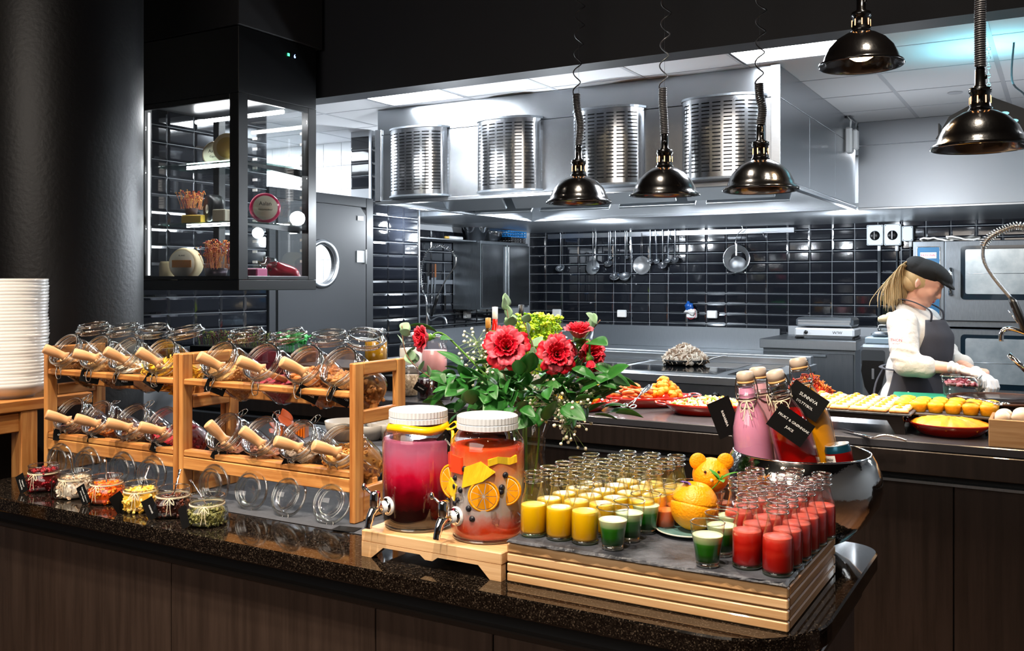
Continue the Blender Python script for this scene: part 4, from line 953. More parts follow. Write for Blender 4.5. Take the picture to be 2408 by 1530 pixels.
dx = rp[1]-rp[0]; dy_ = Vector((0, .061, 0))
for ci in range(2):
    for k in range(6):
        p = rp[ci]+dy_*k*(1.0)+Vector((.003*k, 0, 0))
        if p.y > 2.16: continue
        bottle(p.x, p.y, RJM, 'open bottle of strawberry smoothie, %s in the %s column' % (nm2[k], ['column facing the green juices' , 'slate-edge'][ci].replace('column ', '')), 'small bottles of red smoothie on the slate', 'smoothie')
for k in range(2, 5):
    p = rp[0]+Vector((-.060, .061*k+.02, 0)); bottle(p.x, p.y, RJM, 'open bottle of strawberry smoothie, %s in the short column nearest the orange' % nm2[k-2], 'small bottles of red smoothie on the slate', 'smoothie')

# teal plate with the carved orange
pp = ptz(1600, 1268, r=.04); PL0 = Vector((pp.x+.012, pp.y+.02, SZ))
TEAL = pm('teal_glaze', '5f8a88', .25, coat=.4, var=(6, .5), col2='7fa39c')
pt_ = thing('small_plate', 'small teal plate with a pale rim under the carved orange', 'plate', PL0)
MB().lathe([(0, .004), (.04, .004), (.043, 0), (.050, 0), (.053, .004), (.070, .008), (.0725, .011), (.069, .0115), (.050, .0075), (0, .007)], 40).build('dish', TEAL, pt_)
MB().torus((0, 0, .0105), .0710, .0016, 40, 6).build('rim', pm('cream_rim', 'd8d0bc', .35), pt_)
og = thing('carved_orange', 'big orange cut with a grinning slit on the teal plate', 'orange', PL0+Vector((.010, .006, .0575)), 10)
ro = .052; m = MB()
def osph(a0, a1, hole=0):
    pr = [(ro*sin(R(t)), -ro*.97*cos(R(t))) for t in range(a0, a1+1, 6)]; return pr
lo = MB(); lo.lathe(osph(0, 96)+[(0, .002)], 36); lo.build('lower_half', ORP, og, rot=(R(-14), R(8), 0))
up_ = MB(); up_.lathe([(0, .002)]+[(r, z+.004) for r, z in osph(96, 156)]+[(.016, .040), (0, .032)], 36); up_.build('upper_half', ORP, og, rot=(R(-4), R(8), 0), loc=(0, .002, .003))
MB().lathe([(0, -.002), (.050, -.002), (.050, .006), (0, .006)], 30).build('cut_face', ORF, og, rot=(R(-9), R(8), 0))
PUR = pm('purple_petal', '3a1260', .5, var=(80, .8), col2='8a6ad0')
fl = thing('viola_flower', 'dark purple flower laid in the top of the carved orange', 'flower', PL0+Vector((-.002, -.010, .112)), 0)
for k in range(5): MB().ell((0, 0, 0), (.008, .006, .0012), 10, 5).build('petal', PUR, fl, loc=(.007*cos(k*1.25), .007*sin(k*1.25), .001*k), rot=(R(20*sin(k)), R(20*cos(k)), k*1.25))
LEAFG = pm('leaf_green', '2f7a1c', .45, var=(20, .5), col2='5aa33a', sss=.05)
def leaf_mesh(l, w_, mat, name='leaf', bend=.25, serr=0, fold=.25, col=None):
    m = MB()
    def fn(s, t):
        x = (s-.5)*2; e = sin(pi*min(1, max(0, t))**.8)**.8 if 0 < t < 1 else 0
        e *= 1+serr*sin(t*60)*.5
        return (x*w_/2*e, t*l, abs(x)*w_/2*e*fold-bend*l*t*t)
    m.grid(fn, 4, 10, th=.0004); return m.mesh(name, mat)
MINT = leaf_mesh(.045, .020, LEAFG, serr=.1)
mt_ = thing('mint_sprig', 'fresh mint sprig tucked behind the carved orange', 'herb', PL0+Vector((.055, .030, .110)))
MB().tube(spline([(-.02, 0, -.02), (0, 0, 0), (.012, 0, .02)], 4), .0012, 6).build('stem', LEAFG, mt_)
for (a, e, s) in ((20, 40, 1), (160, 50, .8), (-60, 20, .9), (100, 10, .7), (-140, 55, .6)): inst(MINT, 'leaf', (0.005, 0, .008), mt_, (R(e), 0, R(a-90)), s)
# bear-shaped orange on top of a bottle group
bo = thing('bear_shaped_orange', 'whole orange with two round peel ears set up like a bear head', 'orange', PL0+Vector((.020, .092, .115)), 28)
MB().ell((0, 0, 0), (.042, .040, .040), 32, 20).build('fruit', ORP, bo)
for s in (-1, 1): MB().ell((0, 0, 0), (.0195, .007, .0195), 20, 10).build('ear', ORP, bo, loc=(s*.031, -.010, .033), rot=(0, 0, 0))
CLV = pm('clove', '3a1d0c', .7)
for s in (-1, 1): MB().ell((0, 0, 0), (.0032, .0025, .0032), 8, 6).build('clove_eye', CLV, bo, loc=(s*.015-.004, -.036, .014))
MB().lathe([(0, .003), (.003, .0025), (.004, 0)], 8, RX(90)).build('stalk_scar', PITH, bo, loc=(-.005, -.0395, -.004))
MB().lathe([(.018, 0), (.022, .004), (.022, .04), (.0335, .079)], 24).build('support_glass', GLASSR, bo, loc=(0, 0, -.1145))
# ------------------------------------------------------------------ hammered steel bowl with swing-top bottles and a can
HAM = pm('hammered_steel', 'd4d2ce', .07, 1, bump=(55, .12, .005)); 
BW = Vector((-.56, 2.375, .9003))
bw = thing('ice_bowl', 'large hammered mirror-steel bowl holding the swing-top bottles', 'bowl', BW)
pr = [(0, .004), (.06, .004), (.075, .010), (.115, .032), (.155, .072), (.182, .115), (.190, .150), (.187, .185), (.176, .215), (.165, .232)]
m = MB(); m.lathe(pr, 96); m.build('shell', HAM, bw); m = MB(); m.lathe([(.161, .231), (.171, .212), (.182, .185), (.185, .150), (.177, .117), (.150, .076), (.11, .037), (0, .012)], 72); m.build('inner_shell', pm('satin_inside', 'b9b6b2', .3, 1), bw)
MB().torus((0, 0, .232), .163, .0028, 72, 8).build('rim', CHROME, bw)
ice = MB(); rnd = random.Random(8)
for i in range(110):
    a, r_ = rnd.uniform(0, 6.28), .145*math.sqrt(rnd.random()); s = rnd.uniform(.010, .018); ice.box(-s, s, -s, s, -s, s, s*.3, T(r_*cos(a), r_*sin(a), .10+rnd.uniform(0, .03)) @ Euler((rnd.uniform(0, 6), rnd.uniform(0, 6), 0)).to_matrix().to_4x4())
tag(ice.build('ice_cubes', ICE, None, loc=BW), 'ice cubes bedding the bottles inside the steel bowl', 'ice', kind='stuff')
BPR = [(0, .0), (.032, .0), (.040, .006), (.042, .02), (.042, .150), (.040, .175), (.031, .205), (.021, .228), (.0185, .245), (.0185, .278)]
BG = MB().lathe([(0, .0), (.032, .0), (.042, .006), (.044, .02), (.044, .150), (.042, .175), (.033, .205), (.0215, .230), (.019, .247), (.019, .272)], 40).mesh('bottle_glass', GLASS)
bn = MB(); bn.torus((0, 0, .271), .0190, .003, 28, 6); bn.torus((0, 0, .248), .0195, .0022, 28, 6); BN = bn.mesh('neck_ring', GLASSR)
CAPM = pm('cap_grey', 'b9a796', .35); RUB = pm('rubber_ring', 'd8a56a', .5)
cp = MB(); cp.lathe([(0, .299), (.014, .299), (.0185, .296), (.0195, .288), (.0185, .279), (.0145, .277)], 28); CP = cp.mesh('stopper', CAPM)
rg = MB().torus((0, 0, .2755), .0165, .0028, 28, 8).mesh('seal', RUB)
wr_ = MB()
for s in (-1, 1): wr_.tube(spline([(s*.019, 0, .289), (s*.023, -.002, .27), (s*.024, -.004, .25), (s*.021, -.012, .238), (s*.016, -.014, .243)], 4), .0014, 6)
wr_.tube([(-.019, 0, .289), (.019, 0, .289)], .0013, 6); wr_.torus((0, 0, .240), .0212, .0013, 24, 5); wr_.tube(spline([(-.021, -.006, .240), (-.012, -.024, .222), (.012, -.024, .222), (.021, -.006, .240)], 4), .0013, 6)
WRM = wr_.mesh('swing_wire', pm('dark_wire', '6b625a', .3, 1))
bt = MB(); bt.torus((0, 0, .236), .0225, .0012, 28, 5)
for s in (-1, 1): bt.tube(spline([(0, -.024, .236), (s*.012, -.032, .232), (s*.014, -.038, .214), (s*.005, -.034, .222), (0, -.024, .236)], 4), .001, 5); bt.tube(spline([(0, -.024, .236), (s*.004, -.036, .220), (s*.010, -.046, .196)], 4), .001, 5)
BTW = bt.mesh('twine_bow', TWINE)
def bmat(nm, c, sss=.2): return pm(nm, c, .2, sss=sss)
PINK = bmat('pink_drink', 'd58cab'); PINK2 = bmat('pale_pink_drink', 'cf9aa4'); REDJ = pm('red_juice', '9c0606', .12, coat=.3, var=(8, .3), col2='c01c0c'); YELJ = bmat('yellow_juice', 'e0920f')
def sbottle(bx, by, bz, lean, rz, mat, lvl, label, jn, jl_, lines, tp_=None, s=1.0):
    o = thing('swing_top_bottle', label, 'bottle', (bx, by, bz), rot=Euler((R(lean[0]), R(lean[1]), R(rz)))); o.scale = (s,)*3
    for me, n in ((BG, 'bottle_glass'), (BN, 'neck_ring'), (CP, 'stopper'), (rg, 'seal'), (WRM, 'swing_wire')): inst(me, n, (0, 0, 0), o)
    pr = [(r*.97, z+.001) for r, z in [(0, 0), (.040, .004), (.0425, .02), (.0425, .150), (.0405, .175), (.0318, .205), (.0205, .229), (.0175, .262)] if z < lvl]
    import bisect
    L_ = [(0, 0), (.040, .004), (.0425, .02), (.0425, .150), (.0405, .175), (.0318, .205), (.0205, .229), (.0175, .262)]
    for (r0, z0), (r1, z1) in zip(L_, L_[1:]):
        if z0 < lvl <= z1: rl = r0+(r1-r0)*(lvl-z0)/(z1-z0)
    pr += [(rl*.97, lvl), (0, lvl)]
    MB().lathe(pr, 36).build(jn, mat, o)
    if lines is not None:
        inst(BTW, 'twine_bow', (0, 0, 0), o); q = tp_ or (0, -.05, .19, 0, 40, 0); t = add_tag(o, q[:3], tuple(R(a) for a in q[3:]), lines, .0062, 1.25, False)
    return o
def bb_pos(u, v, z, d): p = P(u, v, d); return p
# cap centre pixel -> position at bottle height
def put(u, v, Y, lean, rz, s=1.0):
    c = atY(u, v, Y); E_ = Euler((R(lean[0]), R(lean[1]), R(rz))).to_matrix(); return c-E_ @ Vector((0, 0, .290*s))
for (u, v, Y, lean, rz, mat, lvl, lab, jn, lines, tp_) in (
    (1752, 882, 2.34, (3, -6), 10, PINK, .262, 'swing-top bottle of pink drink nearest the juice tumblers', 'pink_juice', [('RABARBRA', 1)], (-.055, -.01, .20, 0, 75, 30)),
    (1782, 872, 2.42, (-4, -4), 60, PINK2, .262, 'swing-top bottle of pale pink drink behind the pink one', 'pale_juice', [('', 1)], (.035, -.04, .21, 0, 60, -50)),
    (1823, 880, 2.30, (8, -14), 8, REDJ, .206, 'swing-top bottle of red juice leaning to the front, with a black card', 'red_juice', [('FRUKT & GRØNNSAK', 1), ('JUICE', 1)], (.010, -.052, .188, -5, 50, 8)),
    (1877, 850, 2.42, (0, -12), 0, YELJ, .232, 'swing-top bottle of orange-yellow juice, tallest in the steel bowl', 'yellow_juice', [('SUNNIVA', 1.35), ('SYLTTYBOL', 1)], (.010, -.048, .205, -6, 45, 10))):
    s = 1.12; q = put(u, v, Y, lean, rz, s)
    sbottle(q.x, q.y, q.z, lean, rz, mat, lvl, lab, jn, '', lines, tp_, s)
cn = thing('drink_can', 'slim soft drink can with a nutrition panel, in the steel bowl', 'can', atY(1979, 1044, 2.40)-Vector((0, 0, .062)), rot=(R(4), R(-10), R(-12))); cn.scale = (1.22,)*3
MB().lathe([(0, -.05), (.024, -.05), (.0265, -.043), (.0265, .036)], 36).build('can_side', pm('can_red', '9a1414', .25, .6), cn)
MB().lathe([(.0265, .036), (.0265, .042), (.0235, .050)], 36).build('can_shoulder', pm('can_teal', '1d4a5c', .25, .6), cn)
MB().lathe([(.0235, .050), (.0240, .052), (.0225, .052), (.0215, .049), (0, .049)], 32).build('can_top', pm('can_lid', 'c9cacc', .4, .6), cn)
MB().ell((0, -.003, .0495), (.006, .010, .0008), 12, 5).build('pull_tab', CHROME, cn)
m = MB(); m.grid(lambda s, t: (.0268*sin(R(-62+70*s)), -.0268*cos(R(-62+70*s)), -.033+.066*t), 10, 2); lab = m.build('nutrition_panel', pm('label_white', 'd8d4cc', .5), cn)
for (s_, z, k) in (('Nutrition Facts', .013, .0052), ('Serving size 1 can', .007, .003), ('Calories    30', -.004, .0062), ('Total Fat 0g  0%', -.012, .003), ('Sodium 10mg  0%', -.017, .003)):
    text(s_, k, BLKPL, lab, (-.0125, -.0243, z+.014), (pi/2, 0, R(-27)), ext=.0001)
for z in (.0105, .001, -.008): MB().box(-.014, .014, -.0002, .0002, -.0005, .0005).build('rule', BLKPL, lab, loc=(-.0125, -.0243, z+.014), rot=(0, 0, R(-27)))

# ------------------------------------------------------------------ vase with roses
VB = P(1165, 1100, 2.58); VB.z = .9003; VB = Vector((-1.205, 2.135, .9003))
vs_ = thing('glass_vase', 'clear hourglass vase holding the red roses behind the dispensers', 'vase', VB)
MB().lathe([(0, .006), (.07, .006), (.088, .010), (.080, .05), (.060, .12), (.048, .20), (.052, .25), (.072, .30), (.084, .325)], 48).build('vase_glass', GLASS, vs_)
v2 = MB(); v2.torus((0, 0, .325), .084, .002, 48, 6); v2.torus((0, 0, .008), .086, .003, 48, 6); v2.build('vase_rim', GLASSR, vs_)
VT = VB+Vector((0, 0, .32))
ROSE = pm('rose_red', 'b80820', .5, var=(5, .6), col2='d81a3c', sss=.08); ROSEP = pm('rose_pink_outside', 'c01a38', .5, var=(14, .7), col2='dc7884', sss=.08)
STEM = pm('stem_green', '4f7a28', .5); EUC = pm('eucalyptus', '7f9c7a', .6, var=(9, .5), col2='5d8060'); LG2 = pm('rose_leaf', '1f5420', .42, var=(12, .6), col2='3f7c34')
def petal_mesh(mat, w_, h_, cup, curl, nm='petal'):
    m = MB()
    def fn(s, t):
        a = (s-.5)*w_; wd = sin(pi*(.12+.76*t))**.6; r_ = cup*(.35+.65*t**.6); th = a*wd
        rr = r_+curl*max(0, t-.7)**1.3*3; z = h_*t-curl*max(0, t-.75)*.8+.0015*sin(s*9)*t+.0014*sin(s*26+w_*3)*t**5; rr += .0012*sin(s*21+w_*5)*t**4
        return (rr*cos(th), rr*sin(th), z)
    m.grid(fn, 14, 8, th=.0006); return m.mesh(nm, mat)
PM = [petal_mesh(ROSE, 3.2, .030, .006, .001), petal_mesh(ROSE, 2.6, .032, .011, .003), petal_mesh(ROSE, 2.2, .034, .017, .007), petal_mesh(ROSEP, 2.0, .034, .023, .014), petal_mesh(ROSE, 1.9, .030, .028, .018)]
RLEAF = leaf_mesh(.060, .036, LG2, serr=.12, bend=.3); RLEAF2 = leaf_mesh(.075, .048, LG2, serr=.12, bend=.15); ELEAF = leaf_mesh(.034, .036, EUC, bend=.1, fold=.1)
def rose(u, v, d, face, size, label, open_=1.0, leaves=5, seed=0, layers=5, droop=0):
    rnd = random.Random(seed); H = P(u, v, d); Fd = Vector(face).normalized()
    o = thing('rose', label, 'rose', H, rot=(0, 0, 0)); base = -Fd*.024*size
    q = Fd.to_track_quat('Z', 'Y')
    cnts = [2, 4, 5, 5, 5][:layers]
    for L_, c in enumerate(cnts):
        for k in range(c):
            a = 2*pi*k/c+L_*.7+rnd.uniform(-.15, .15); sp_ = 1+(open_-1)*L_/4
            e = (q @ Euler((0, 0, a)).to_quaternion() @ Euler((0, R(rnd.uniform(-4, 6)+L_*5*open_), 0)).to_quaternion()).to_euler()
            inst(PM[L_], 'petal', base, o, e, size*sp_*rnd.uniform(.95, 1.06))
    MB().ell((0, 0, 0), (.011*size, .011*size, .010*size), 12, 8).build('calyx', STEM, o, loc=base-Fd*.006*size)
    for k in range(5):
        a = 2*pi*k/5; e = (q @ Euler((0, 0, a)).to_quaternion() @ Euler((R(-60), 0, 0)).to_quaternion()).to_euler(); inst(SEPAL, 'sepal', base-Fd*.004, o, e, size)
    tip = base-Fd*.012*size; end = VT-H+Vector((rnd.uniform(-.04, .04), rnd.uniform(-.03, .03), -.02)); mid = tip-Fd*.045
    pts = spline([tip, mid, (mid+end)/2+Vector((0, 0, -.01-droop)), end, end*1.0+Vector((-(end.x+H.x-VT.x)*.5, -(end.y+H.y-VT.y)*.5, -.20))], 6)
    MB().tube(pts, .0026, 7).build('stem', STEM, o)
    for k in range(leaves):
        p = pts[4+k*3 % 14]; a = rnd.uniform(0, 360); inst(RLEAF if k % 2 else RLEAF2, 'leaf', p, o, (R(rnd.uniform(-20, 50)), R(rnd.uniform(-25, 25)), R(a)), rnd.uniform(.8, 1.15))
    return o
SEPAL = leaf_mesh(.022, .008, STEM, 'sepal', bend=.3)
CV = Vector((S_, -C_, .1))   # towards the viewer's side of the counter
rose(985, 795, 2.42, (-.35, -.8, -.05), .98, 'pink-red rose hanging out to the side over the jar rack', .9, 4, 1, 4)
rose(1190, 812, 2.36, CV+Vector((0, 0, .25)), 1.0, 'widest open red rose in the middle of the vase', 1.25, 8, 2)
rose(1312, 832, 2.36, CV+Vector((.1, 0, .1)), 1.0, 'open red rose facing forward, right of the widest one', 1.1, 8, 3)
rose(1362, 768, 2.44, (.15, -.25, 1), 1.15, 'half-open rose standing highest in the bouquet', .85, 5, 4, 4)
rose(1396, 832, 2.42, (.6, -.45, .1), 1.05, 'red rose at the outer side below the highest one', .9, 5, 5, 4)
rose(1392, 868, 2.36, (.35, -.3, -.9), .95, 'closed rose drooping over the buffet side', .7, 3, 6, 3)
rose(1310, 790, 2.52, (-.3, -.3, .8), .75, 'small pink rose bud tucked behind the two open roses', .7, 3, 7, 3)
# loose foliage
fo = thing('foliage_spray', 'dense spray of dark rose leaves filling the vase mouth', 'foliage', VT)
rnd = random.Random(12)
MB().tube(spline([(0, 0, -.25), (0, 0, -.1), (.01, -.02, .05)], 4), .003, 6).build('stem', STEM, fo)
for k in range(210):
    a = rnd.uniform(0, 2*pi); e = rnd.uniform(-.35, .72); r_ = .04+.165*rnd.random()**.7
    p = Vector((r_*cos(a)*cos(e)*1.25, r_*sin(a)*cos(e)*.9, r_*sin(e)*.75+.035)); inst(RLEAF2 if rnd.random() < .5 else RLEAF, 'leaf', p, fo, (R(rnd.uniform(-50, 60)), R(rnd.uniform(-40, 40)), R(math.degrees(a)-90+rnd.uniform(-50, 50))), rnd.uniform(.7, 1.2))
def euc(pts, label, n=10, seed=0, s0=1.0):
    rnd = random.Random(seed); o = thing('eucalyptus_sprig', label, 'sprig', VT); pp = spline([Vector(p)-VT for p in pts], 8); MB().tube([Vector((0, 0, -.12))]+pp, .0016, 6).build('stem', pm('euc_stem', '7a5a48', .6) if 'euc_stem' not in MATS else MATS['euc_stem'], o)
    for k in range(n): p = pp[int(len(pp)*(.35+.64*k/n))]; inst(ELEAF, 'leaf', p, o, (R(rnd.uniform(30, 100)), R(rnd.uniform(-30, 30)), R(k*137+rnd.uniform(-20, 20))), s0*rnd.uniform(.8, 1.2))
euc([VT, P(1185, 880, 2.45), P(1200, 790, 2.46), P(1190, 715, 2.47)], 'grey-green eucalyptus sprig rising highest from the vase', 12, 1, 1.15)
euc([VT, P(1040, 900, 2.45), P(960, 840, 2.44), P(945, 765, 2.44)], 'eucalyptus sprig reaching out over the oak rack', 9, 2)
euc([VT, P(1300, 880, 2.5), P(1370, 800, 2.5), P(1412, 752, 2.5)], 'eucalyptus sprig with one broad leaf beside the highest rose', 7, 3, 1.3)
euc([VT, P(1240, 900, 2.5), P(1260, 840, 2.5), P(1225, 740, 2.5)], 'eucalyptus sprig behind the widest rose', 8, 4)
GYPW = pm('gypsophila_white', 'ddd8c4', .7); GYPS = pm('gypsophila_stem', '7f9a5a', .6)
def gyp(pts, label, n, spread, seed):
    rnd = random.Random(seed); o = thing('gypsophila_spray', label, 'gypsophila', VT); pp = spline([Vector(p)-VT for p in pts], 8); st_ = MB(); fl_ = MB(); st_.tube([Vector((0, 0, -.1))]+pp, .0012, 5)
    for k in range(n):
        b = pp[int(len(pp)*rnd.uniform(.45, .98))]; e = b+Vector((rnd.gauss(0, 1)*spread, rnd.gauss(0, 1)*spread, rnd.gauss(0, .8)*spread)); st_.tube([b, (b+e)/2+Vector((0, 0, .004)), e], .0005, 3, cap=False); s = rnd.uniform(.0026, .0048)
        fl_.ell(e, s, 7, 5, jit=.35, seed=k)
    st_.build('stems', GYPS, o, kind='stuff'); fl_.build('blossoms', GYPW, o, kind='stuff')
gyp([VT, P(1290, 930, 2.42), P(1330, 960, 2.30)], "dense baby's breath spray hanging at the near side under the roses", 150, .034, 1)
gyp([VT, P(1300, 940, 2.36), P(1340, 1010, 2.26)], "baby's breath trailing lowest over the granite", 70, .026, 2)
gyp([VT, P(1150, 880, 2.55), P(1120, 800, 2.56)], "baby's breath standing up between the first two roses", 90, .028, 3)
gyp([VT, P(1360, 930, 2.38), P(1410, 930, 2.38)], "baby's breath reaching out towards the buffet dishes", 36, .022, 4)
# ------------------------------------------------------------------ buffet dishes on the rear counter
def ov(a, b, n=40, z=0, rz=0): return [(a*cos(t)*cos(rz)-b*sin(t)*sin(rz), a*cos(t)*sin(rz)+b*sin(t)*cos(rz), z) for t in [2*pi*k/n for k in range(n)]]
def oval_dish(u, v, a, b, rz, h, label, handles=True):
    p = atz(u, v, CZ); p.z = CZ+.0005; o = thing('enamel_dish', label, 'dish', p, rz)
    m = MB(); m.loft([ov(a*.76, b*.74, z=.0), ov(a*.80, b*.78, z=.004), ov(a*.96, b*.96, z=h*.7), ov(a, b, z=h), ov(a*.97, b*.965, z=h), ov(a*.92, b*.92, z=h*.65), ov(a*.76, b*.74, z=.008)], True); m.build('dish', REDEN, o)
    if handles:
        for s in (-1, 1):
            q = spline([(s*a*.98, -b*.32, h*.85), (s*(a+.03), -b*.30, h*.95), (s*(a+.036), 0, h), (s*(a+.03), b*.30, h*.95), (s*a*.98, b*.32, h*.85)], 5); MB().tube(q, .007, 8, flat=.7).build('handle', REDEN, o)
    return o, p
FOOD = {}
def heap(name, label, cat, p, a, b, rz, h, mats, kind, n, size, seed, base=.03, kd='stuff', core=True):
    rnd = random.Random(seed); m = MB()
    if core: m.loft([ov(a, b, 24, base), ov(a*.85, b*.85, 24, base+h*.25), ov(a*.5, b*.5, 24, base+h*.55), ov(.001, .001, 24, base+h*.72)], True)
    for i in range(n):
        r_ = math.sqrt(rnd.random()); t = rnd.uniform(0, 2*pi); x, y = a*r_*cos(t), b*r_*sin(t); z = base+h*(1-r_**1.5)*.85+rnd.uniform(-.2, .35)*size
        s = size*rnd.uniform(.7, 1.2); q = T(x, y, z) @ Euler((rnd.uniform(-.5, .5) if kind in ('saus', 'pasta') else rnd.uniform(0, 6), rnd.uniform(-.4, .4) if kind == 'saus' else rnd.uniform(0, 6), rnd.uniform(0, 6))).to_matrix().to_4x4()
        m.mi = rnd.randrange(len(mats))
        if kind == 'saus': m.tube([(-s*1.5, 0, 0), (-s*1.35, 0, .0), (-s, 0, .001), (0, s*.12, .002), (s, 0, .001), (s*1.35, 0, 0), (s*1.5, 0, 0)], [s*.05, s*.26, s*.38, s*.42, s*.38, s*.26, s*.05], 9, M=q)
        elif kind == 'ball': m.ell((0, 0, 0), (s, s*.92, s*.85), 9, 6, q, jit=.25, seed=i)
        elif kind == 'strand': m.tube(spline([q @ Vector((rnd.uniform(-s, s), rnd.uniform(-s, s), rnd.uniform(-s, s)*.6)) for _ in range(4)], 3), s*.12, 4)
        elif kind == 'slice': m.grid(lambda s_, t_: ((s_-.5)*s*1.6, (t_-.5)*s, .35*s*sin(3*s_+i)*sin(2*t_)), 4, 3, M=q, th=s*.12)
        else: m.ell((0, 0, 0), (s, s*.7, s*.5), 8, 5, q, jit=.5, seed=i)
    o = m.build(name, mats, None, loc=p, rot=(0, 0, R(rz))); tag(o, label, cat)
    if kd: o['kind'] = kd
    return o
SAU = [pm('sausage_a', 'c8703e', .35, var=(40, .6), col2='a24a22'), pm('sausage_b', 'd98a58', .35)]; POT = [pm('potato_a', 'e08a1e', .45, var=(50, .6), col2='c26a10'), pm('potato_b', 'eda43a', .45)]
VEG = [pm('veg_cream', 'e8cf9a', .5), pm('veg_orange', 'e0802a', .5), pm('veg_green', '6a8a34', .5), pm('veg_red', 'b8341c', .5), pm('veg_pale', 'efe3c4', .5)]
EGGY = [pm('omelette_a', 'f0b92a', .5, var=(60, .5), col2='d99018'), pm('omelette_b', 'f6d56a', .5)]; BAC = [pm('crisp_red', 'b83216', .45), pm('crisp_orange', 'e07a30', .45), pm('crisp_dark', '7a2410', .45)]
NUTB = [pm('nut_mix_a', '8a5a3a', .6), pm('nut_mix_b', 'c9a27a', .6), pm('nut_mix_c', '5a3020', .6)]; MUSH = [pm('mushroom_a', 'dccab6', .6, var=(60, .5), col2='a08a76'), pm('mushroom_b', 'efe4d4', .6), pm('mushroom_c', '9a7f68', .6)]
LETT = [pm('lettuce_a', 'a4c63a', .5), pm('lettuce_b', 'd2e06a', .5)]
o, p = oval_dish(1352, 963, .155, .115, 15, .045, 'red enamel dish of yellow egg wraps beside the orange pot')
for k in range(7):
    q = p+Vector((-.10+.033*k, -.01+.012*(k % 2), .055)); m = MB().tube([(0, -.045, 0), (0, -.044, 0), (0, 0, .004), (0, .044, 0), (0, .045, 0)], [.004, .017, .019, .017, .004], 12); w_ = m.build('egg_wrap', EGGY[0], None, loc=q, rot=(0, R(10), R(15))); tag(w_, 'rolled yellow egg wrap in the first red dish', 'wrap', 'egg wraps in the first red dish')
heap('egg_bites', 'yellow egg pieces in the front of the first red dish', 'food', p+Vector((-.02, -.045, 0)), .10, .045, 15, .03, EGGY, 'lump', 70, .012, 3, .035)
op = atz(1395, 942, CZ); op = thing('orange_pot', 'orange-yellow ceramic pot heaped with nuts behind the first red dish', 'pot', (op.x, op.y+.05, CZ+.0005))
MB().lathe([(0, 0), (.045, 0), (.050, .004), (.056, .10), (.053, .10), (.046, .01), (0, .01)], 36).build('pot_body', pm('ochre_glaze', 'e0900e', .3, coat=.4), op)
heap('mixed_nuts', 'heap of brown mixed nuts in the orange pot', 'nuts', op.location, .050, .050, 0, .045, NUTB, 'lump', 160, .008, 5, .095)
o, p = oval_dish(1520, 953, .215, .135, 40, .048, 'red enamel dish of sausages and potato balls with tongs')
rnd = random.Random(31)
for k in range(34):
    r_ = math.sqrt(rnd.random())*.9; t = rnd.uniform(0, 2*pi); x, y = -.06+.10*r_*cos(t), .105*r_*sin(t)-.005; z = .040+.03*(1-r_)+.012*(k % 3)
    c_, s_ = cos(R(40)), sin(R(40)); q = p+Vector((x*c_-y*s_, x*s_+y*c_, z)); s = .020
    if k == 0: SM_ = MB().tube([(-s*1.6, 0, 0), (-s*1.5, 0, .0), (-s*1.1, 0, .001), (0, s*.12, .002), (s*1.1, 0, .001), (s*1.5, 0, 0), (s*1.6, 0, 0)], [s*.05, s*.3, s*.45, s*.5, s*.45, s*.3, s*.05], 12).mesh('sausage', SAU[0])
    w_ = inst(SM_, 'sausage', q, None, (R(rnd.uniform(-10, 10)), R(rnd.uniform(-12, 12)), R(rnd.uniform(-70, 50))), rnd.uniform(.85, 1.15)); tag(w_, 'browned small sausage in the middle red dish', 'sausage', 'small sausages in the middle red dish')
PBM = MB().ell((0, 0, 0), (.017, .016, .0145), 12, 8, jit=.3, seed=3).mesh('potato_ball', POT[0])
for k in range(46):
    r_ = math.sqrt(rnd.random())*.95; t = rnd.uniform(0, 2*pi); x, y = .085+.085*r_*cos(t), .095*r_*sin(t); z = .040+.085*(1-r_**1.2); q = p+Vector((x*c_-y*s_, x*s_+y*c_, z))
    w_ = inst(PBM, 'potato_ball', q, None, (rnd.uniform(0, 6), rnd.uniform(0, 6), 0), rnd.uniform(.85, 1.2)); tag(w_, 'golden potato ball heaped behind the sausages', 'potato', 'golden potato balls in the middle red dish')
o, p = oval_dish(1672, 972, .20, .135, 25, .048, 'red enamel dish of mixed roast vegetables and pasta')
heap('roast_vegetables', 'mixed roast vegetables and pasta in the third red dish', 'food', p, .175, .115, 25, .035, VEG, 'lump', 380, .013, 6, .035)
def tongs(p, rz, rx, label, n=None):
    o = thing('serving_tongs', label, 'tongs', p, rot=(R(rx), 0, R(rz)))
    for s in (-1, 1):
        MB().tube([(-s*.004, 0, 0), (s*.007, -.07, .001*s), (s*.012, -.09, .001*s)], .0025, 6).build('arm', CHROME, o); MB().torus((s*.022, -.105, 0), .014, .0028, 18, 6).build('ring', CHROME, o)
        MB().ell((s*.007, .04, 0), (.010, .04, .0018), 12, 6).build('paddle', CHROME, o)
    return o
tongs(atz(1496, 945, CZ+.06)+Vector((0, .06, .03)), -12, 25, 'scissor-like steel tongs laid on the sausage dish')
# wooden board with crisp red topping, behind the bottles
b_ = atz(1905, 948, CZ+.02); wb_ = MB().prism(rrect(.34, .22, .05), 0, .016).build('wooden_board', pm('board_wood', '8a5a44', .5, var=(6, .5), stretch=(1, 8, 1)), None, loc=(b_.x, b_.y+.08, CZ+.001), rot=(0, 0, R(20))); tag(wb_, 'dark wooden board behind the swing-top bottles', 'board')
heap('crisp_shreds', 'tall heap of red and orange crispy shreds on the wooden board', 'food', Vector((b_.x-.03, b_.y+.10, CZ+.017)), .13, .09, 20, .13, BAC, 'strand', 420, .022, 7, 0)
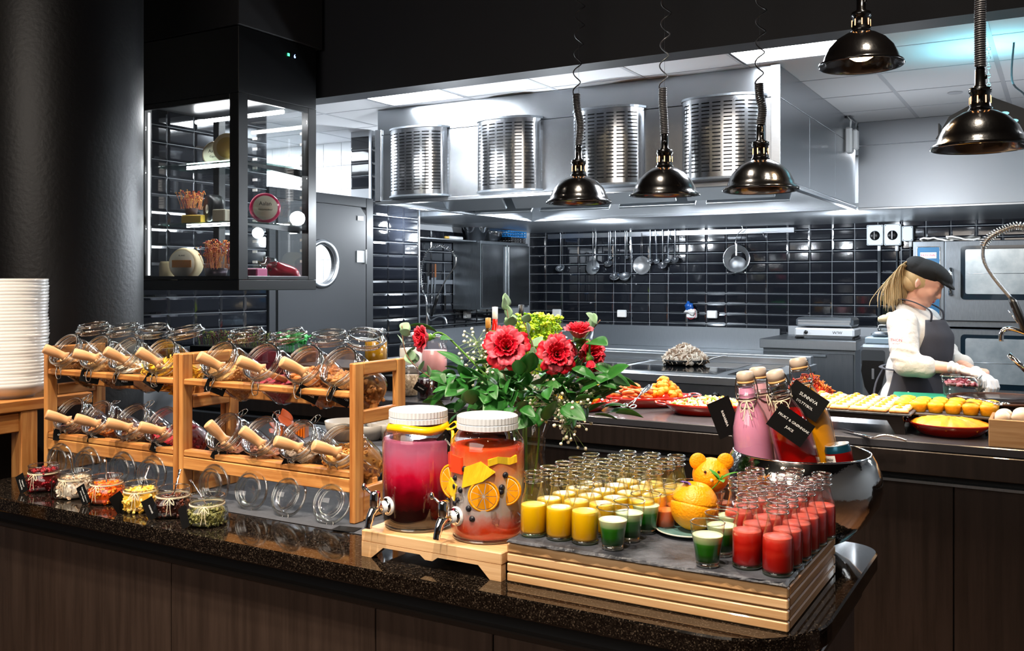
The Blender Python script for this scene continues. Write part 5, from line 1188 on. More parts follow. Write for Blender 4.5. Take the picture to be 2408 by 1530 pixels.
# black stand with egg toasts
def stand(x0, x1, y0, y1, z, label, thin=False):
    o = thing('food_stand', label, 'stand', ((x0+x1)/2, (y0+y1)/2, CZ+.0005)); W, D, H = (x1-x0)/2, (y1-y0)/2, z-CZ-.001
    BM_ = pm('stand_bronze', '2a211d', .35, .4) if 'stand_bronze' not in MATS else MATS['stand_bronze']
    MB().box(-W, W, -D, D, H-.008, H, .002).build('tray', SLATE, o)
    if not thin:
        for s in (-1, 1):
            pr_ = [(-W+.03, H-.0085), (-W+.02, 0), (-W+.055, 0), (-W+.085, H-.03), (W-.085, H-.03), (W-.055, 0), (W-.02, 0), (W-.03, H-.0085)]
            MB().prism(pr_, -.006, .006, RX(90)).build('leg_frame', BM_, o, loc=(0, s*(D-.03), 0))
    else:
        for sx in (-1, 1):
            for sy in (-1, 1): MB().tube([(sx*(W-.06), sy*(D-.02), H-.0085), (sx*(W-.045), sy*(D-.01), 0)], .005, 8).build('leg', BM_, o)
    return o
stand(-.94, -.49, 3.76, 4.22, 1.06, 'bronze-legged stand holding the egg toasts')
TOA = pm('toast_bread', 'b8702e', .6, var=(60, .5), col2='e0b070'); WHT = pm('egg_white', 'efe9dc', .35); YOL = pm('egg_yolk_topping', 'e08a1e', .3)
TME = MB().box(-.034, .034, -.034, .034, 0, .010, .003).mesh('bread', TOA)
k2 = MB(); k2.lathe([(.030, .0101), (.030, .013), (.022, .016), (0, .017)], 18); TWH = k2.mesh('egg_white', WHT)
k2 = MB(); k2.lathe([(.014, .016), (.013, .021), (.006, .024), (0, .025)], 14); TYO = k2.mesh('yolk', YOL)
for i in range(6):
    for j in range(6):
        o = thing('egg_toast', 'square toast topped with egg, %s row from the diner side, %s from the bottles' % (ORD[j], ORD[i]), 'toast', (-.895+.072*i+rnd.uniform(-.002, .002), 3.80+.073*j, 1.0605), rnd.uniform(-8, 8), 'egg toasts on the bronze-legged stand')
        for me, n in ((TME, 'bread'), (TWH, 'egg_white'), (TYO, 'yolk')): inst(me, n, (0, 0, 0), o)
# muffins on the second stand
mst = stand(-.585, -.20, 3.90, 4.18, 1.050, 'low dark tray on thin legs holding the yellow muffins', True)
k2 = MB(); k2.lathe([(0, 0), (.026, 0), (.028, .003), (.033, .028), (.034, .034), (.030, .041), (.016, .046), (0, .047)], 22); MUF = k2.mesh('muffin', pm('muffin_yellow', 'eeb01c', .5, var=(35, .7), col2='d88a10', bump=(60, .4, .003)))
for i in range(6):
    for j in range(3):
        w_ = inst(MUF, 'muffin', (-.545+.0605*i, 3.945+.085*j, 1.0505), None, (0, 0, rnd.uniform(0, 6)), rnd.uniform(.84, .93)); tag(w_, 'yellow egg muffin, %s row from the diner side, %s from the toast stand' % (ORD[j], ORD[i]), 'muffin', 'yellow egg muffins on the low dark tray')
tongs(Vector((-.29, 4.00, 1.105)), 60, 4, 'scissor-like steel tongs lying on the yellow muffins')
# pie
pc_ = atz(2228, 1028, CZ); pz = thing('pie_dish', 'round red dish filled with a golden potato pie', 'dish', (pc_.x, pc_.y+.09, CZ+.0005))
MB().lathe([(0, 0), (.10, 0), (.108, .003), (.148, .040), (.150, .046), (.145, .046), (.138, .040), (.10, .010), (0, .010)], 56).build('dish', REDEN, pz)
for s in (-1, 1): MB().tube(spline([(s*.142, -.035, .040), (s*.165, -.03, .043), (s*.165, .03, .043), (s*.142, .035, .040)], 5), .006, 8, flat=.6).build('handle', REDEN, pz)
m = MB(); m.grid(lambda s, t: ((.140*s)*cos(2*pi*t), (.140*s)*sin(2*pi*t), .040+.026*(1-s**3)+.004*noise.noise((s*12*cos(2*pi*t), s*12*sin(2*pi*t), 1))-(.012 if abs((t*8) % 1-.5) > .47 and s > .1 else 0)), 14, 64)
tag(m.build('potato_pie', pm('pie_crust', 'eaa828', .5, var=(45, .8), col2='d8862a', bump=(50, .5, .004)), None, loc=pz.location), 'golden round pie cut into slices, in the red dish', 'pie')
# palette knife, wooden box with eggs, red bowl
k0 = atz(1982, 1008, CZ+.012); k1 = atz(2052, 1029, CZ+.006); k3 = atz(2132, 1036, CZ+.004)
kn = thing('cake_server', 'steel palette knife lying in front of the toast stand', 'cake server', k1)
MB().tube([k0-k1, (k0-k1)*.5, Vector((0, 0, 0))], [.007, .011, .009], 8, flat=.25).build('blade', CHROME, kn); MB().tube(spline([Vector((0, 0, 0)), (k3-k1)*.3+Vector((0, 0, .012)), (k3-k1)*.6+Vector((0, 0, .012)), k3-k1], 5), .004, 8).build('handle', CHROME, kn)
EB = Vector((-.07, 3.76, CZ+.0005)); eb = thing('egg_crate', 'open wooden box full of white eggs at the counter end', 'box', EB)
for (a, b, c, d, mt) in ((-.155, .16, -.10, -.088, BIR), (-.155, .16, .088, .10, BIR), (-.155, -.143, -.0875, .0875, BIRY), (.148, .16, -.0875, .0875, BIRY)): MB().box(a, b, c, d, 0, .095, .002).build('side_board', mt, eb)
MB().box(-.142, .147, -.087, .087, 0, .008).build('bottom_board', BIR, eb)
EGG = MB().lathe([(.0225*sin(pi*i/14)*(1+.12*cos(pi*i/14)), -.029*cos(pi*i/14)) for i in range(15)], 20).mesh('egg', pm('eggshell', 'ead9c8', .45))
for i in range(5):
    for j in range(3):
        for l in range(2): tag(inst(EGG, 'egg', EB+Vector((-.115+.056*i, -.055+.055*j, .042+.052*l+(.008*(i % 2)))), None, (R(rnd.uniform(60, 110)), R(rnd.uniform(-30, 30)), rnd.uniform(0, 6))), 'white egg piled in the open wooden box', 'egg', 'white eggs in the open wooden box')
for q in ((-.02, .0, .132), (.05, .03, .135), (.06, -.03, .135)): tag(inst(EGG, 'egg', EB+Vector(q), None, (R(80), 0, rnd.uniform(0, 6))), 'white egg piled in the open wooden box', 'egg', 'white eggs in the open wooden box')
rbp = Vector((.005, 4.02, CZ+.0005)); rbw = thing('red_bowl', 'red pot of chopped lettuce behind the egg box', 'pot', rbp)
MB().lathe([(0, 0), (.055, 0), (.06, .005), (.072, .10), (.069, .10), (.056, .01), (0, .01)], 40).build('pot_body', REDEN, rbw)
heap('chopped_lettuce', 'pale green chopped lettuce heaped in the red pot', 'salad', rbp, .066, .066, 0, .05, LETT, 'slice', 150, .018, 9, .092)
sv = MB().tube(spline([(-.06, -.02, .20), (-.03, -.01, .15), (0, 0, .10)], 4), .006, 8, flat=.35).build('serving_spoon', CHROME, None, loc=rbp); tag(sv, 'steel spoon handle leaning out of the red pot', 'spoon')
# work block, griddle, green board, container
wk = tag(MB().box(-.66, -.34, 4.37, 4.575, CZ+.0005, 1.045, .003).build('work_block', STEELD), 'low steel work ledge under the green board', 'ledge')
gb = MB().prism(rrect(.30, .19, .015), 0, .012).build('cutting_board', pm('board_green', '1d7a5e', .5), None, loc=(-.50, 4.46, 1.0455), rot=(0, 0, R(6))); tag(gb, 'green cutting board next to the cook', 'cutting board')
gd = thing('griddle', 'large round black griddle plate with a worn brown rim', 'griddle', (-.215, 4.36, CZ+.0005))
MB().lathe([(0, 0), (.17, 0), (.17, .07), (0, .07)], 40).build('burner_base', STEELD, gd)
MB().lathe([(0, .071), (.19, .071), (.205, .085), (.205, .092), (.0, .0925)], 64).build('plate', pm('seasoned_iron', '1a1716', .14, .6, var=(12, .5), col2='4a2a18'), gd)
MB().torus((0, 0, .089), .206, .006, 64, 8).build('rim', pm('burnt_rim', '4a2c1c', .5, .3), gd)
fc = thing('food_container', 'clear container of chopped beetroot under the gloved hands', 'container', (-.385, 4.53, 1.0505+.008)); 
MB().loft([[(x*.86, y*.86, .0) for x, y in rrect(.15, .12, .015)], [(x, y, .085) for x, y in rrect(.15, .12, .015)]], True).build('tub', GLASS, fc); MB().tube([(x, y, .085) for x, y in rrect(.155, .125, .015)], .003, 6, closed=True).build('tub_rim', GLASSR, fc)
heap('chopped_beetroot', 'chopped dark red beetroot in the clear container', 'food', Vector((-.385, 4.53, 1.061)), .060, .045, 0, .02, [pm('beet_a', '4a0a18', .4), pm('beet_b', 'b07080', .4), pm('beet_c', '6a1428', .4)], 'lump', 160, .011, 13, .045)
# pre-rinse spray at the right
spx = atY(2402, 560, 4.30)
fs_ = thing('spray_tap', 'chrome spray tap with a sprung hose at the counter end', 'tap', (spx.x+.12, 4.30, CZ+.0005)); o0 = fs_.location
def w2(u, v, Y=4.30): return atY(u, v, Y)-o0
arc = spline([Vector((0, 0, .0)), Vector((0, 0, .35)), Vector((-.002, 0, .70)), w2(2408, 533), w2(2360, 540), w2(2325, 560), w2(2312, 580)], 10)
MB().tube(arc[:21], .012, 10).build('riser_pipe', CHROME, fs_); MB().tube(arc[20:], .006, 8).build('hose_core', WIRE, fs_)
def coil(path, rad, wire, turns, n=10):
    P_ = [Vector(p) for p in path]; L = [0]
    for a, b in zip(P_, P_[1:]): L.append(L[-1]+(b-a).length)
    out = []; tot = turns*n
    for i in range(tot+1):
        s = L[-1]*i/tot; k = 0
        while k < len(L)-2 and L[k+1] < s: k += 1
        t = (s-L[k])/max(1e-9, L[k+1]-L[k]); p = P_[k].lerp(P_[k+1], t); d = (P_[k+1]-P_[k]).normalized()
        x = d.cross(Vector((.2, .97, .1))).normalized(); y = d.cross(x); a = 2*pi*i/n
        rr = rad(i/tot) if callable(rad) else rad; out.append(p+x*rr*cos(a)+y*rr*sin(a))
    return out
MB().tube(coil(arc[24:], .016, .002, 26), .0022, 5).build('spring', WIRE, fs_)
MB().tube(spline([w2(2312, 578), w2(2313, 610), w2(2335, 650), w2(2378, 702)], 6), .0075, 10).build('hose', pm('metal_hose', '8a8d90', .35, 1, bump=(200, .6, .004)), fs_)
MB().tube([w2(2376, 700), w2(2384, 712), w2(2408, 768), w2(2416, 785)], [.009, .016, .017, .012], 12).build('grip', BLKPL, fs_); MB().tube([w2(2370, 728), w2(2388, 752), w2(2405, 775)], .005, 8, flat=.4).build('lever', CHROME, fs_)
MB().tube(spline([w2(2440, 800), w2(2408, 782), w2(2372, 772), w2(2356, 782), w2(2354, 802)], 6), .010, 12).build('spout', CHROME, fs_)
MB().tube([w2(2372, 832), w2(2420, 878)], .011, 10).build('side_lever', CHROME, fs_)

# left-hand end of the rear counter: jars, bottles, greens
ris = tag(MB().box(-3.95, -3.10, 3.85, 4.25, CZ+.0005, 1.10, .004).build('black_riser', BLK2), 'long black display riser behind the oak racks', 'riser')
def sealed_jar(x, y, z, s, mat, label, jn, jl_, jc, lvl=.8, lid=True, tagtext=None):
    o = thing('preserve_jar', label, 'jar', (x, y, z), rnd.uniform(0, 90)); h = .15*s; r = .05*s
    MB().lathe([(0, .002), (r*.85, 0), (r, .01*s), (r, h*.75), (r*.8, h*.86), (r*.82, h)], 32).build('jar_body', GLASS, o); MB().torus((0, 0, h), r*.82, .003*s, 28, 6).build('rim', GLASSR, o)
    if lid: MB().lathe([(0, h+.014*s), (r*.5, h+.014*s), (r*.85, h+.009*s), (r*.9, h+.003), (r*.8, h+.001)], 28).build('lid', GLASSR, o); MB().tube([(r*.9, 0, h-.02*s), (r*1.05, 0, h-.01*s), (r*.9, 0, h+.01*s)], .0015, 5).build('clip', WIRE, o)
    m = MB().lathe([(0, .006), (r*.9, .006), (r*.95, .012), (r*.95, h*.74*lvl), (0, h*.74*lvl+.002)], 28); j = m.build(jn, mat, None, loc=(x, y, z)); tag(j, jl_, jc)
    if tagtext: add_tag(o, (0, -r*1.1, h*.45), (0, R(30), R(30)), [(t, 1) for t in tagtext], .008, .9, False); o.rotation_euler = (0, 0, 0)
    return o
for (u, v, Y, s, mt, lab, jn, jl_, jc, tt) in (
    (965, 932, 3.82, .95, pm('seed_mix', 'b8a58c', .7, var=(90, 1), col2='6d5844'), 'clip jar of speckled seeds at the near end of the buffet', 'seed_mix', 'speckled seeds in the buffet clip jar', 'dry food', None),
    (1003, 938, 3.74, .9, pm('dark_jam', '240408', .15, coat=.5), 'jar of dark jam with a black card', 'dark_jam', 'dark jam filling the jar with the black card', 'jam', ('SYLTETØY',)),
    (1040, 940, 3.80, .85, pm('dark_jam_b', '180508', .15, coat=.5), 'second jam jar, half behind the rose leaves', 'dark_jam', 'dark jam in the jar behind the rose leaves', 'jam', ('BRINGEBÆR',))):
    p = atY(u, v, Y); sealed_jar(p.x, p.y, CZ+.0005, s, mt, lab, jn, jl_, jc, 1.0, tt is None, tt)
for (u, Y, c, nm) in ((968, 4.10, 'e9e3dc', 'white yoghurt'), (1022, 4.05, 'e0a0a4', 'pink yoghurt')):
    x = XatY(u, Y); sealed_jar(x, Y, 1.0005+.06, 1.35, pm(nm.replace(' ', '_')+'_m', c, .4), 'big clip jar of '+nm+' behind the jam jars', nm.replace(' ', '_'), nm+' filling the big clip jar', 'yoghurt', .9)
tag(MB().box(-3.095, XatY(1022, 4.05)+.12, 3.95, 4.2, CZ+.0005, 1.06, .004).build('black_riser', BLK2), 'short black riser under the yoghurt jars', 'riser')
PIC = pm('pickle_brine', 'b8860c', .15, coat=.3, var=(20, .6), col2='7a4a10')
pj = sealed_jar(XatY(884, 4.0), 4.0, 1.1005, 1.25, PIC, 'clip jar of yellow pickled fruit on the black riser', 'pickled_fruit', 'yellow pickled fruit in its brine', 'pickles', .95)
YP = pm('pickled_lemon', 'f0c020', .3)
for k in range(7): tag(MB().ell((0, 0, 0), (.022, .020, .02), 12, 8).build('pickled_lemon', YP, None, loc=(XatY(884, 4.0)-.035+.024*(k % 4), 3.972+.004*k, 1.13+.034*(k // 3))), 'round yellow pickled lemon in the clip jar', 'pickle', 'pickled lemons in the clip jar')
MG = [pm('microgreen_red', '5a1c22', .6), pm('microgreen_green', '6a7a2a', .6), pm('microgreen_dark', '33301a', .6)]
def greens(name, label, x0, x1, y, z, h, n, mats, seed, ls=.006):
    rnd = random.Random(seed); m = MB()
    for i in range(n):
        x = rnd.uniform(x0, x1); yy = y+rnd.uniform(-.06, .06); t = Vector((x+rnd.gauss(0, .014), yy+rnd.gauss(0, .014), z+h*rnd.uniform(.55, 1.2))); m.mi = rnd.randrange(len(mats)); m.tube([(x, yy, z), ((x+t.x)/2, (yy+t.y)/2, (z+t.z)/2+.004), t], .0009, 3, cap=False)
        for k in range(3): m.ell(t+Vector((rnd.gauss(0, .004), rnd.gauss(0, .004), rnd.gauss(0, .003))), (ls*rnd.uniform(.5, 1), ls*.8, ls*.35), 5, 4, rot=Euler((rnd.uniform(-1, 1), rnd.uniform(-1, 1), rnd.uniform(0, 6))).to_matrix().to_4x4())
    o = m.build(name, mats, None, org=((x0+x1)/2, y, z)); return tag(o, label, 'greens', kind='stuff')
bx0, bx1 = XatY(470, 4.0), XatY(640, 4.0)
tag(MB().box(bx0, bx1, 3.92, 4.10, 1.1005, 1.17, .004).build('greens_tray', BLKPL), 'black tray of red microgreens behind the oak racks', 'tray')
greens('microgreens', 'dark red and green microgreens growing above the racks', bx0+.02, bx1-.02, 4.01, 1.165, .075, 330, MG, 2)
bx2, bx3 = XatY(650, 3.95), XatY(712, 3.95)
tag(MB().box(bx2, bx3, 3.88, 4.06, 1.1005, 1.16, .004).build('greens_tray', BLKPL), 'small black tray of bright lettuce leaves', 'tray')
greens('lettuce_leaves', 'bright green lettuce leaves beside the microgreens', bx2, bx3, 3.97, 1.155, .09, 70, [pm('lettuce_c', '2f9a48', .45), pm('lettuce_d', '57bd66', .45)], 3, .02)
hp = Vector((XatY(1262, 4.1), 4.1, CZ+.0005)); tag(MB().lathe([(0, 0), (.06, 0), (.075, .12), (.07, .12), (.058, .01), (0, .01)], 32).build('herb_pot', pm('grey_pot', '6a6c70', .6), None, loc=hp), 'grey pot of bright fresh herbs behind the roses', 'pot')
greens('fresh_herbs', 'bright yellow-green herbs behind the open roses', hp.x-.10, hp.x+.10, hp.y, hp.z+.09, .27, 300, [pm('herb_a', '9cc41a', .5), pm('herb_b', 'c4dc3a', .5), pm('herb_c', '6fa012', .5)], 5, .013)
for (u, Y, h, c, cc, lab) in ((1164, 4.2, .44, 'c81c10', 'e6e2dc', 'red sauce bottle with a white cap behind the roses'), (1148, 4.25, .38, '4a3210', 'c08a3a', 'short brown oil bottle beside the red sauce bottle'), (1226, 4.3, .45, '3a2408', '101010', 'dark oil bottle with a black cap behind the eucalyptus')):
    o = thing('sauce_bottle', lab, 'bottle', (XatY(u, Y), Y, CZ+.0005)); MB().lathe([(0, 0), (.03, 0), (.032, .005), (.032, h*.6), (.014, h*.78), (.012, h*.93), (0, h*.93)], 24).build('bottle_body', pm('sauce_'+c, c, .15, coat=.4), o)
    MB().lathe([(.0135, h*.86), (.0145, h*.87), (.0145, h), (0, h+.002)], 20).build('cap', pm('cap_'+cc, cc, .4), o)
ib = thing('ice_tub', 'clear tub of crushed ice behind the highest rose', 'tub', (XatY(1330, 4.2), 4.2, CZ+.0005)); MB().loft([[(x*.85, y*.85, 0) for x, y in rrect(.24, .20, .03)], [(x, y, .33) for x, y in rrect(.24, .20, .03)]], True).build('tub', GLASS, ib)
heap('crushed_ice', 'white crushed ice in the clear tub', 'ice', Vector((XatY(1330, 4.2), 4.2, CZ)), .10, .08, 0, .05, [pm('ice_white', 'e4ecf0', .3)], 'lump', 120, .015, 15, .22)

# behind the oak racks
TR0 = Vector((-2.15, 2.75, 0)); rc = tag(MB().box(-2.95, -1.78, 2.52, 2.95, 0, .965, .004).build('black_side_counter', BLK2), 'low black side counter standing behind the oak racks', 'counter')
GRB = pm('grey_stoneware', '8f8a84', .45)
for i, (u, v, s, lab) in enumerate(((812, 985, .075, 'grey stoneware bowl seen through the oak end frame'), (872, 1003, .06, 'grey stoneware bowl on the slate board'), (913, 993, .065, 'grey stoneware bowl nearest the red drink'))):
    q = atY(u, v, 2.66+.05*i); w_ = MB().lathe([(0, 0), (s*.5, 0), (s*.55, .005), (s*.9, s*.5), (s, s*.95), (s*.96, s*.95), (s*.5, .012), (0, .012)], 36).build('stone_bowl', GRB, None, loc=(q.x, q.y, .9755)); tag(w_, lab, 'bowl')
slate(-2.5, -1.80, 2.54, 2.93, .9655, .0095, 'long slate board under the grey bowls', 'slate_board')
hc = atY(690, 985, 2.62); o = thing('honeycomb', 'chunk of amber honeycomb behind the lower jars', 'honeycomb', (hc.x, hc.y, .976), 20)
AMB = pm('amber_wax', 'd0660c', .25, coat=.5, sss=.1)
for k in range(11): MB().box(-.055+.010*k, -.047+.010*k, -.02, .02, .0+.004*sin(k), .05+.008*sin(k*.6), .002).build('comb_row', AMB, o)
dl = leaf_mesh(.07, .05, pm('dry_leaf', '8a3a14', .6), 'dry_leaf')
for k in range(5): tag(inst(dl, 'dry_leaf', (hc.x-.10+.03*k, hc.y-.02, .985+.01*k), None, (R(40*k), R(20), R(70*k))), 'brown dried leaf next to the honeycomb', 'leaf', 'dried leaves beside the honeycomb')
# ------------------------------------------------------------------ kitchen equipment
IX1 = XatY(1914, 7.0); IO = (-2.2, 6.4, 0)
il = thing('cooking_island', 'steel cooking island with dark hobs under the louvred hood', 'cooker', IO)
lb(MB().box(-3.7, IX1, 5.80, 7.10, .90, .95, .004), il, 'worktop', STEEL, IO)
lb(MB().box(-3.69, IX1-.01, 5.84, 7.08, 0, .90), il, 'body', STEELD, IO)
FP = pm('island_front_steel', '8b9096', .3, 1, var=(3, .3), stretch=(10, 10, 1))
for i in range(4): w_ = (IX1+3.69)/4; lb(MB().box(-3.69+w_*i+.003, -3.69+w_*(i+1)-.003, 5.825, 5.84, .10, .77, .002), il, 'door', FP, IO)
lb(MB().box(-3.69, IX1-.01, 5.815, 5.84, .78, .895, .002), il, 'control_strip', FP, IO)
for i in range(8): lb(MB().lathe([(0, .03), (.018, .028), (.022, 0)], 16, T(-3.4+.3*i, 5.815, .835) @ RX(90)), il, 'knob', BLKPL, IO)
HOB = pm('hob_glass', '17191c', .12, coat=.5)
for (a, b) in ((-3.5, -2.75), (-2.68, -1.95), (-1.88, IX1-.15)): lb(MB().box(a, b, 5.98, 6.80, .9503, .955, .002), il, 'hob_plate', HOB, IO)
lb(MB().box(-3.65, IX1-.02, 6.88, 6.92, .9503, 1.0, .003).box(-3.65, IX1-.02, 7.0, 7.08, .9503, 1.01, .004), il, 'rear_rail', STEEL, IO)
pn = atz(1610, 857, .956); fp = thing('frying_pan', 'black frying pan heaped with sliced mushrooms on the island', 'pan', (pn.x, pn.y, .9556), 20)
MB().lathe([(0, 0), (.13, 0), (.145, .006), (.168, .042), (.165, .042), (.143, .010), (0, .006)], 48).build('pan_body', pm('pan_black', '141414', .3, .5), fp)
MB().tube(spline([(.155, 0, .030), (.20, -.01, .05), (.27, -.02, .068), (.30, -.025, .066)], 5), .009, 8, flat=.5).build('handle', STEEL, fp)
heap('sliced_mushrooms', 'heap of sliced mushrooms in the frying pan', 'mushrooms', fp.location+Vector((0, 0, .01)), .158, .158, 0, .115, MUSH, 'slice', 560, .030, 17, .02)

bk = thing('back_worktop', 'long steel worktop with splashback along the tiled back wall', 'worktop', (-3.9, 8.95, 0)); BKO = (-3.9, 8.95, 0); BX1 = XatY(1829, 9.2); BX2 = XatY(1786, 8.4)-.012
lb(MB().box(-5.27, BX2, 8.55, 9.27, .85, .88, .003), bk, 'top', STEELH, BKO); lb(MB().box(-5.27, BX1, 9.272, 9.289, .88, 1.095, .002), bk, 'splashback', STEELH, BKO)
lb(MB().box(-5.26, BX2-.02, 8.58, 9.26, 0, .849), bk, 'cabinet_body', STEELD, BKO)
for i in range(4): lb(MB().box(-4.5+.6*i, -3.91+.6*i, 8.565, 8.58, .12, .82, .002), bk, 'door', FP, BKO)
wc = thing('wash_worktop', 'steel wash-up worktop along the recessed side wall', 'worktop', (-4.95, 7.5, 0)); WO = (-4.95, 7.5, 0)
lb(MB().box(-5.27, -4.6, 6.47, 8.54, .85, .88, .003), wc, 'top', STEEL, WO); lb(MB().box(-5.289, -5.265, 6.47, 9.25, .88, 1.095, .002), wc, 'splashback', STEELH, WO)
lb(MB().box(-5.26, -4.63, 6.48, 8.53, 0, .849), wc, 'body', STEELD, WO)
# wall cabinet with bowls and crates
ca = thing('wall_cabinet', 'brushed steel two-door wall cabinet in the wash corner', 'cabinet', (-5.12, 8.33, 1.28)); CAO = (-5.12, 8.33, 1.28)
lb(MB().box(-5.285, -4.955, 7.87, 8.82, 1.28, 1.96, .003), ca, 'body', STEELD, CAO)
for (a, b) in ((7.875, 8.335), (8.35, 8.815)): 
    o_ = MB().box(-4.954, -4.938, a, b, 1.30, 1.93, .002).build('door', pm('cab_door', '83888d', .25, 1, var=(2, .4), stretch=(8, 8, 1)) if 'cab_door' not in MATS else MATS['cab_door'], ca, org=CAO, loc=(0, 0, 0)); MB().box(-4.937, -4.925, b-.03 if a < 8 else a+.012, b-.012 if a < 8 else a+.03, 1.32, 1.91, .002).build('pull', STEEL, o_, org=CAO, loc=(0, 0, 0))
tag(MB().box(-5.285, -5.0, 6.9, 7.86, 1.945, 1.958, .002).build('wall_shelf', STEEL), 'steel wall shelf beside the wall cabinet', 'shelf')
b1 = atY(1126, 563, 8.0); tag(MB().lathe([(0, 0), (.085, 0), (.09, .004), (.145, .135), (.148, .137), (.14, .135), (.083, .01), (0, .01)], 40).build('steel_bucket', CHROME, None, loc=(-5.12, 8.02, 1.9605)), 'conical steel bowl on top of the wall cabinet', 'bowl')
tag(MB().lathe([(0, 0), (.05, 0), (.10, .04), (.125, .10), (.128, .115), (.12, .10), (.095, .045), (0, .008)], 40).build('mixing_bowl', CHROME, None, loc=(-5.12, 8.34, 1.9605)), 'round steel mixing bowl next to the blue crate', 'bowl')
def crate(x0, x1, y0, y1, z0, z1, mat, label):
    o = thing('plastic_crate', label, 'crate', ((x0+x1)/2, (y0+y1)/2, z0)); A, B, H = (x1-x0)/2, (y1-y0)/2, z1-z0
    MB().box(-A, A, -B, B, 0, .006).build('base', mat, o)
    for s in (-1, 1):
        m = MB()
        for k in range(3): m.box(-A, A, s*B-.003, s*B+.003, H*(.02+.40*k), H*(.18+.40*k))
        for k in range(9): m.box(-A+2*A*k/8-.004, -A+2*A*k/8+.004, s*B-.003, s*B+.003, 0, H)
        m.build('side_lattice', mat, o); m = MB()
        for k in range(3): m.box(s*A-.003, s*A+.003, -B, B, H*(.02+.40*k), H*(.18+.40*k))
        for k in range(9): m.box(s*A-.003, s*A+.003, -B+2*B*k/8-.004, -B+2*B*k/8+.004, 0, H)
        m.build('side_lattice', mat, o)
crate(-5.26, -4.98, 8.50, 8.80, 1.9605, 2.02, BLKPL, 'black plastic crate under the blue one'); crate(-5.26, -4.98, 8.44, 8.82, 2.0205, 2.088, pm('crate_blue', '1668a8', .45), 'blue lattice crate on top of the wall cabinet')
pg = thing('rolling_pin', 'white and yellow rolling pin lying on the steel wall shelf', 'rolling pin', (-5.08, 7.62, 1.9765)); MB().tube([(0, -.13, 0), (0, .10, 0)], .016, 14).build('barrel', WHITEP, pg); MB().tube([(0, -.19, 0), (0, -.131, 0)], .012, 12).build('grip', pm('grip_yellow', 'e0b860', .5), pg)
# wash tap
WT = atY(1003, 770, 7.0); wt = thing('spray_tap', 'tall chrome spray tap with a sprung arch in the wash corner', 'tap', (WT.x, 7.0, .8805)); w0 = wt.location
def q2(u, v): return atY(u, v, 7.0)-w0
arc = spline([Vector((0, 0, 0)), q2(1003, 712), q2(993, 680), q2(991, 630), q2(1005, 590), q2(1033, 577), q2(1060, 588), q2(1072, 606)], 8)
MB().tube(arc[:17], .010, 10).build('riser_pipe', CHROME, wt); MB().tube(arc[16:], .005, 8).build('hose_core', WIRE, wt); MB().tube(coil(arc[16:], .014, .002, 34, 8), .0024, 5).build('spring', CHROME, wt)
MB().tube(spline([q2(1072, 605), q2(1070, 625), q2(1050, 655), q2(1030, 692)], 6), .006, 8).build('hose', WIRE, wt); MB().tube([q2(1030, 692), q2(1027, 704), q2(1014, 742)], [.008, .015, .014], 12).build('grip', BLKPL, wt)
MB().tube(spline([q2(1004, 735), q2(1012, 752), q2(1030, 744), q2(1045, 746), q2(1051, 762)], 6), .009, 10).build('spout', CHROME, wt); MB().tube([q2(1003, 712), q2(1015, 714), q2(1016, 690)], .005, 8).build('holder', CHROME, wt)
# knives on a magnetic bar
def kx(u, v): return atX(u, v, -5.27)
k0, k1 = kx(1010, 663), kx(1076, 666); tag(MB().box(-5.288, -5.278, k0.y, k1.y, k0.z-.022, k0.z+.022, .002).build('knife_bar', STEEL), 'steel magnetic knife bar on the tiled side wall', 'rack')
for (u, va, vb, up_, lab, hm) in ((1008, 619, 698, 1, 'knife with a black grip, nearest the tap', BLKPL), (1017, 620, 706, 1, 'knife with a dark riveted grip', pm('grip_dark_wood', '2a1610', .5)), (1024, 620, 704, 1, 'knife with a brown wooden grip', pm('grip_wood', '8a5530', .5)), (1047, 617, 730, 0, 'long knife hanging point up, black grip below', BLKPL), (1070, 632, 722, 0, 'chef knife hanging point up beside the wall cabinet', BLKPL)):
    a, b = kx(u, va), kx(u, vb); o = thing('knife', lab, 'knife', (-5.272, a.y, b.z)); L_ = a.z-b.z; w_ = .016 if u != 1070 else .024
    if up_: hz0, hz1, bz0, bz1 = L_*.62, L_, 0, L_*.62
    else: hz0, hz1, bz0, bz1 = 0, L_*.32, L_*.32, L_
    MB().box(-.004, .006, -.012, .012, hz0, hz1, .003).build('handle', hm, o); tipz = bz0 if up_ else bz1; rz_ = bz1 if up_ else bz0
    MB().add([(-.001, -w_, rz_), (-.001, w_, rz_), (-.001, -w_, tipz), (.001, -w_, rz_), (.001, w_, rz_), (.001, -w_, tipz)], [(0, 1, 2), (3, 5, 4), (0, 3, 4, 1), (1, 4, 5, 2), (2, 5, 3, 0)]).build('blade', STEEL, o)
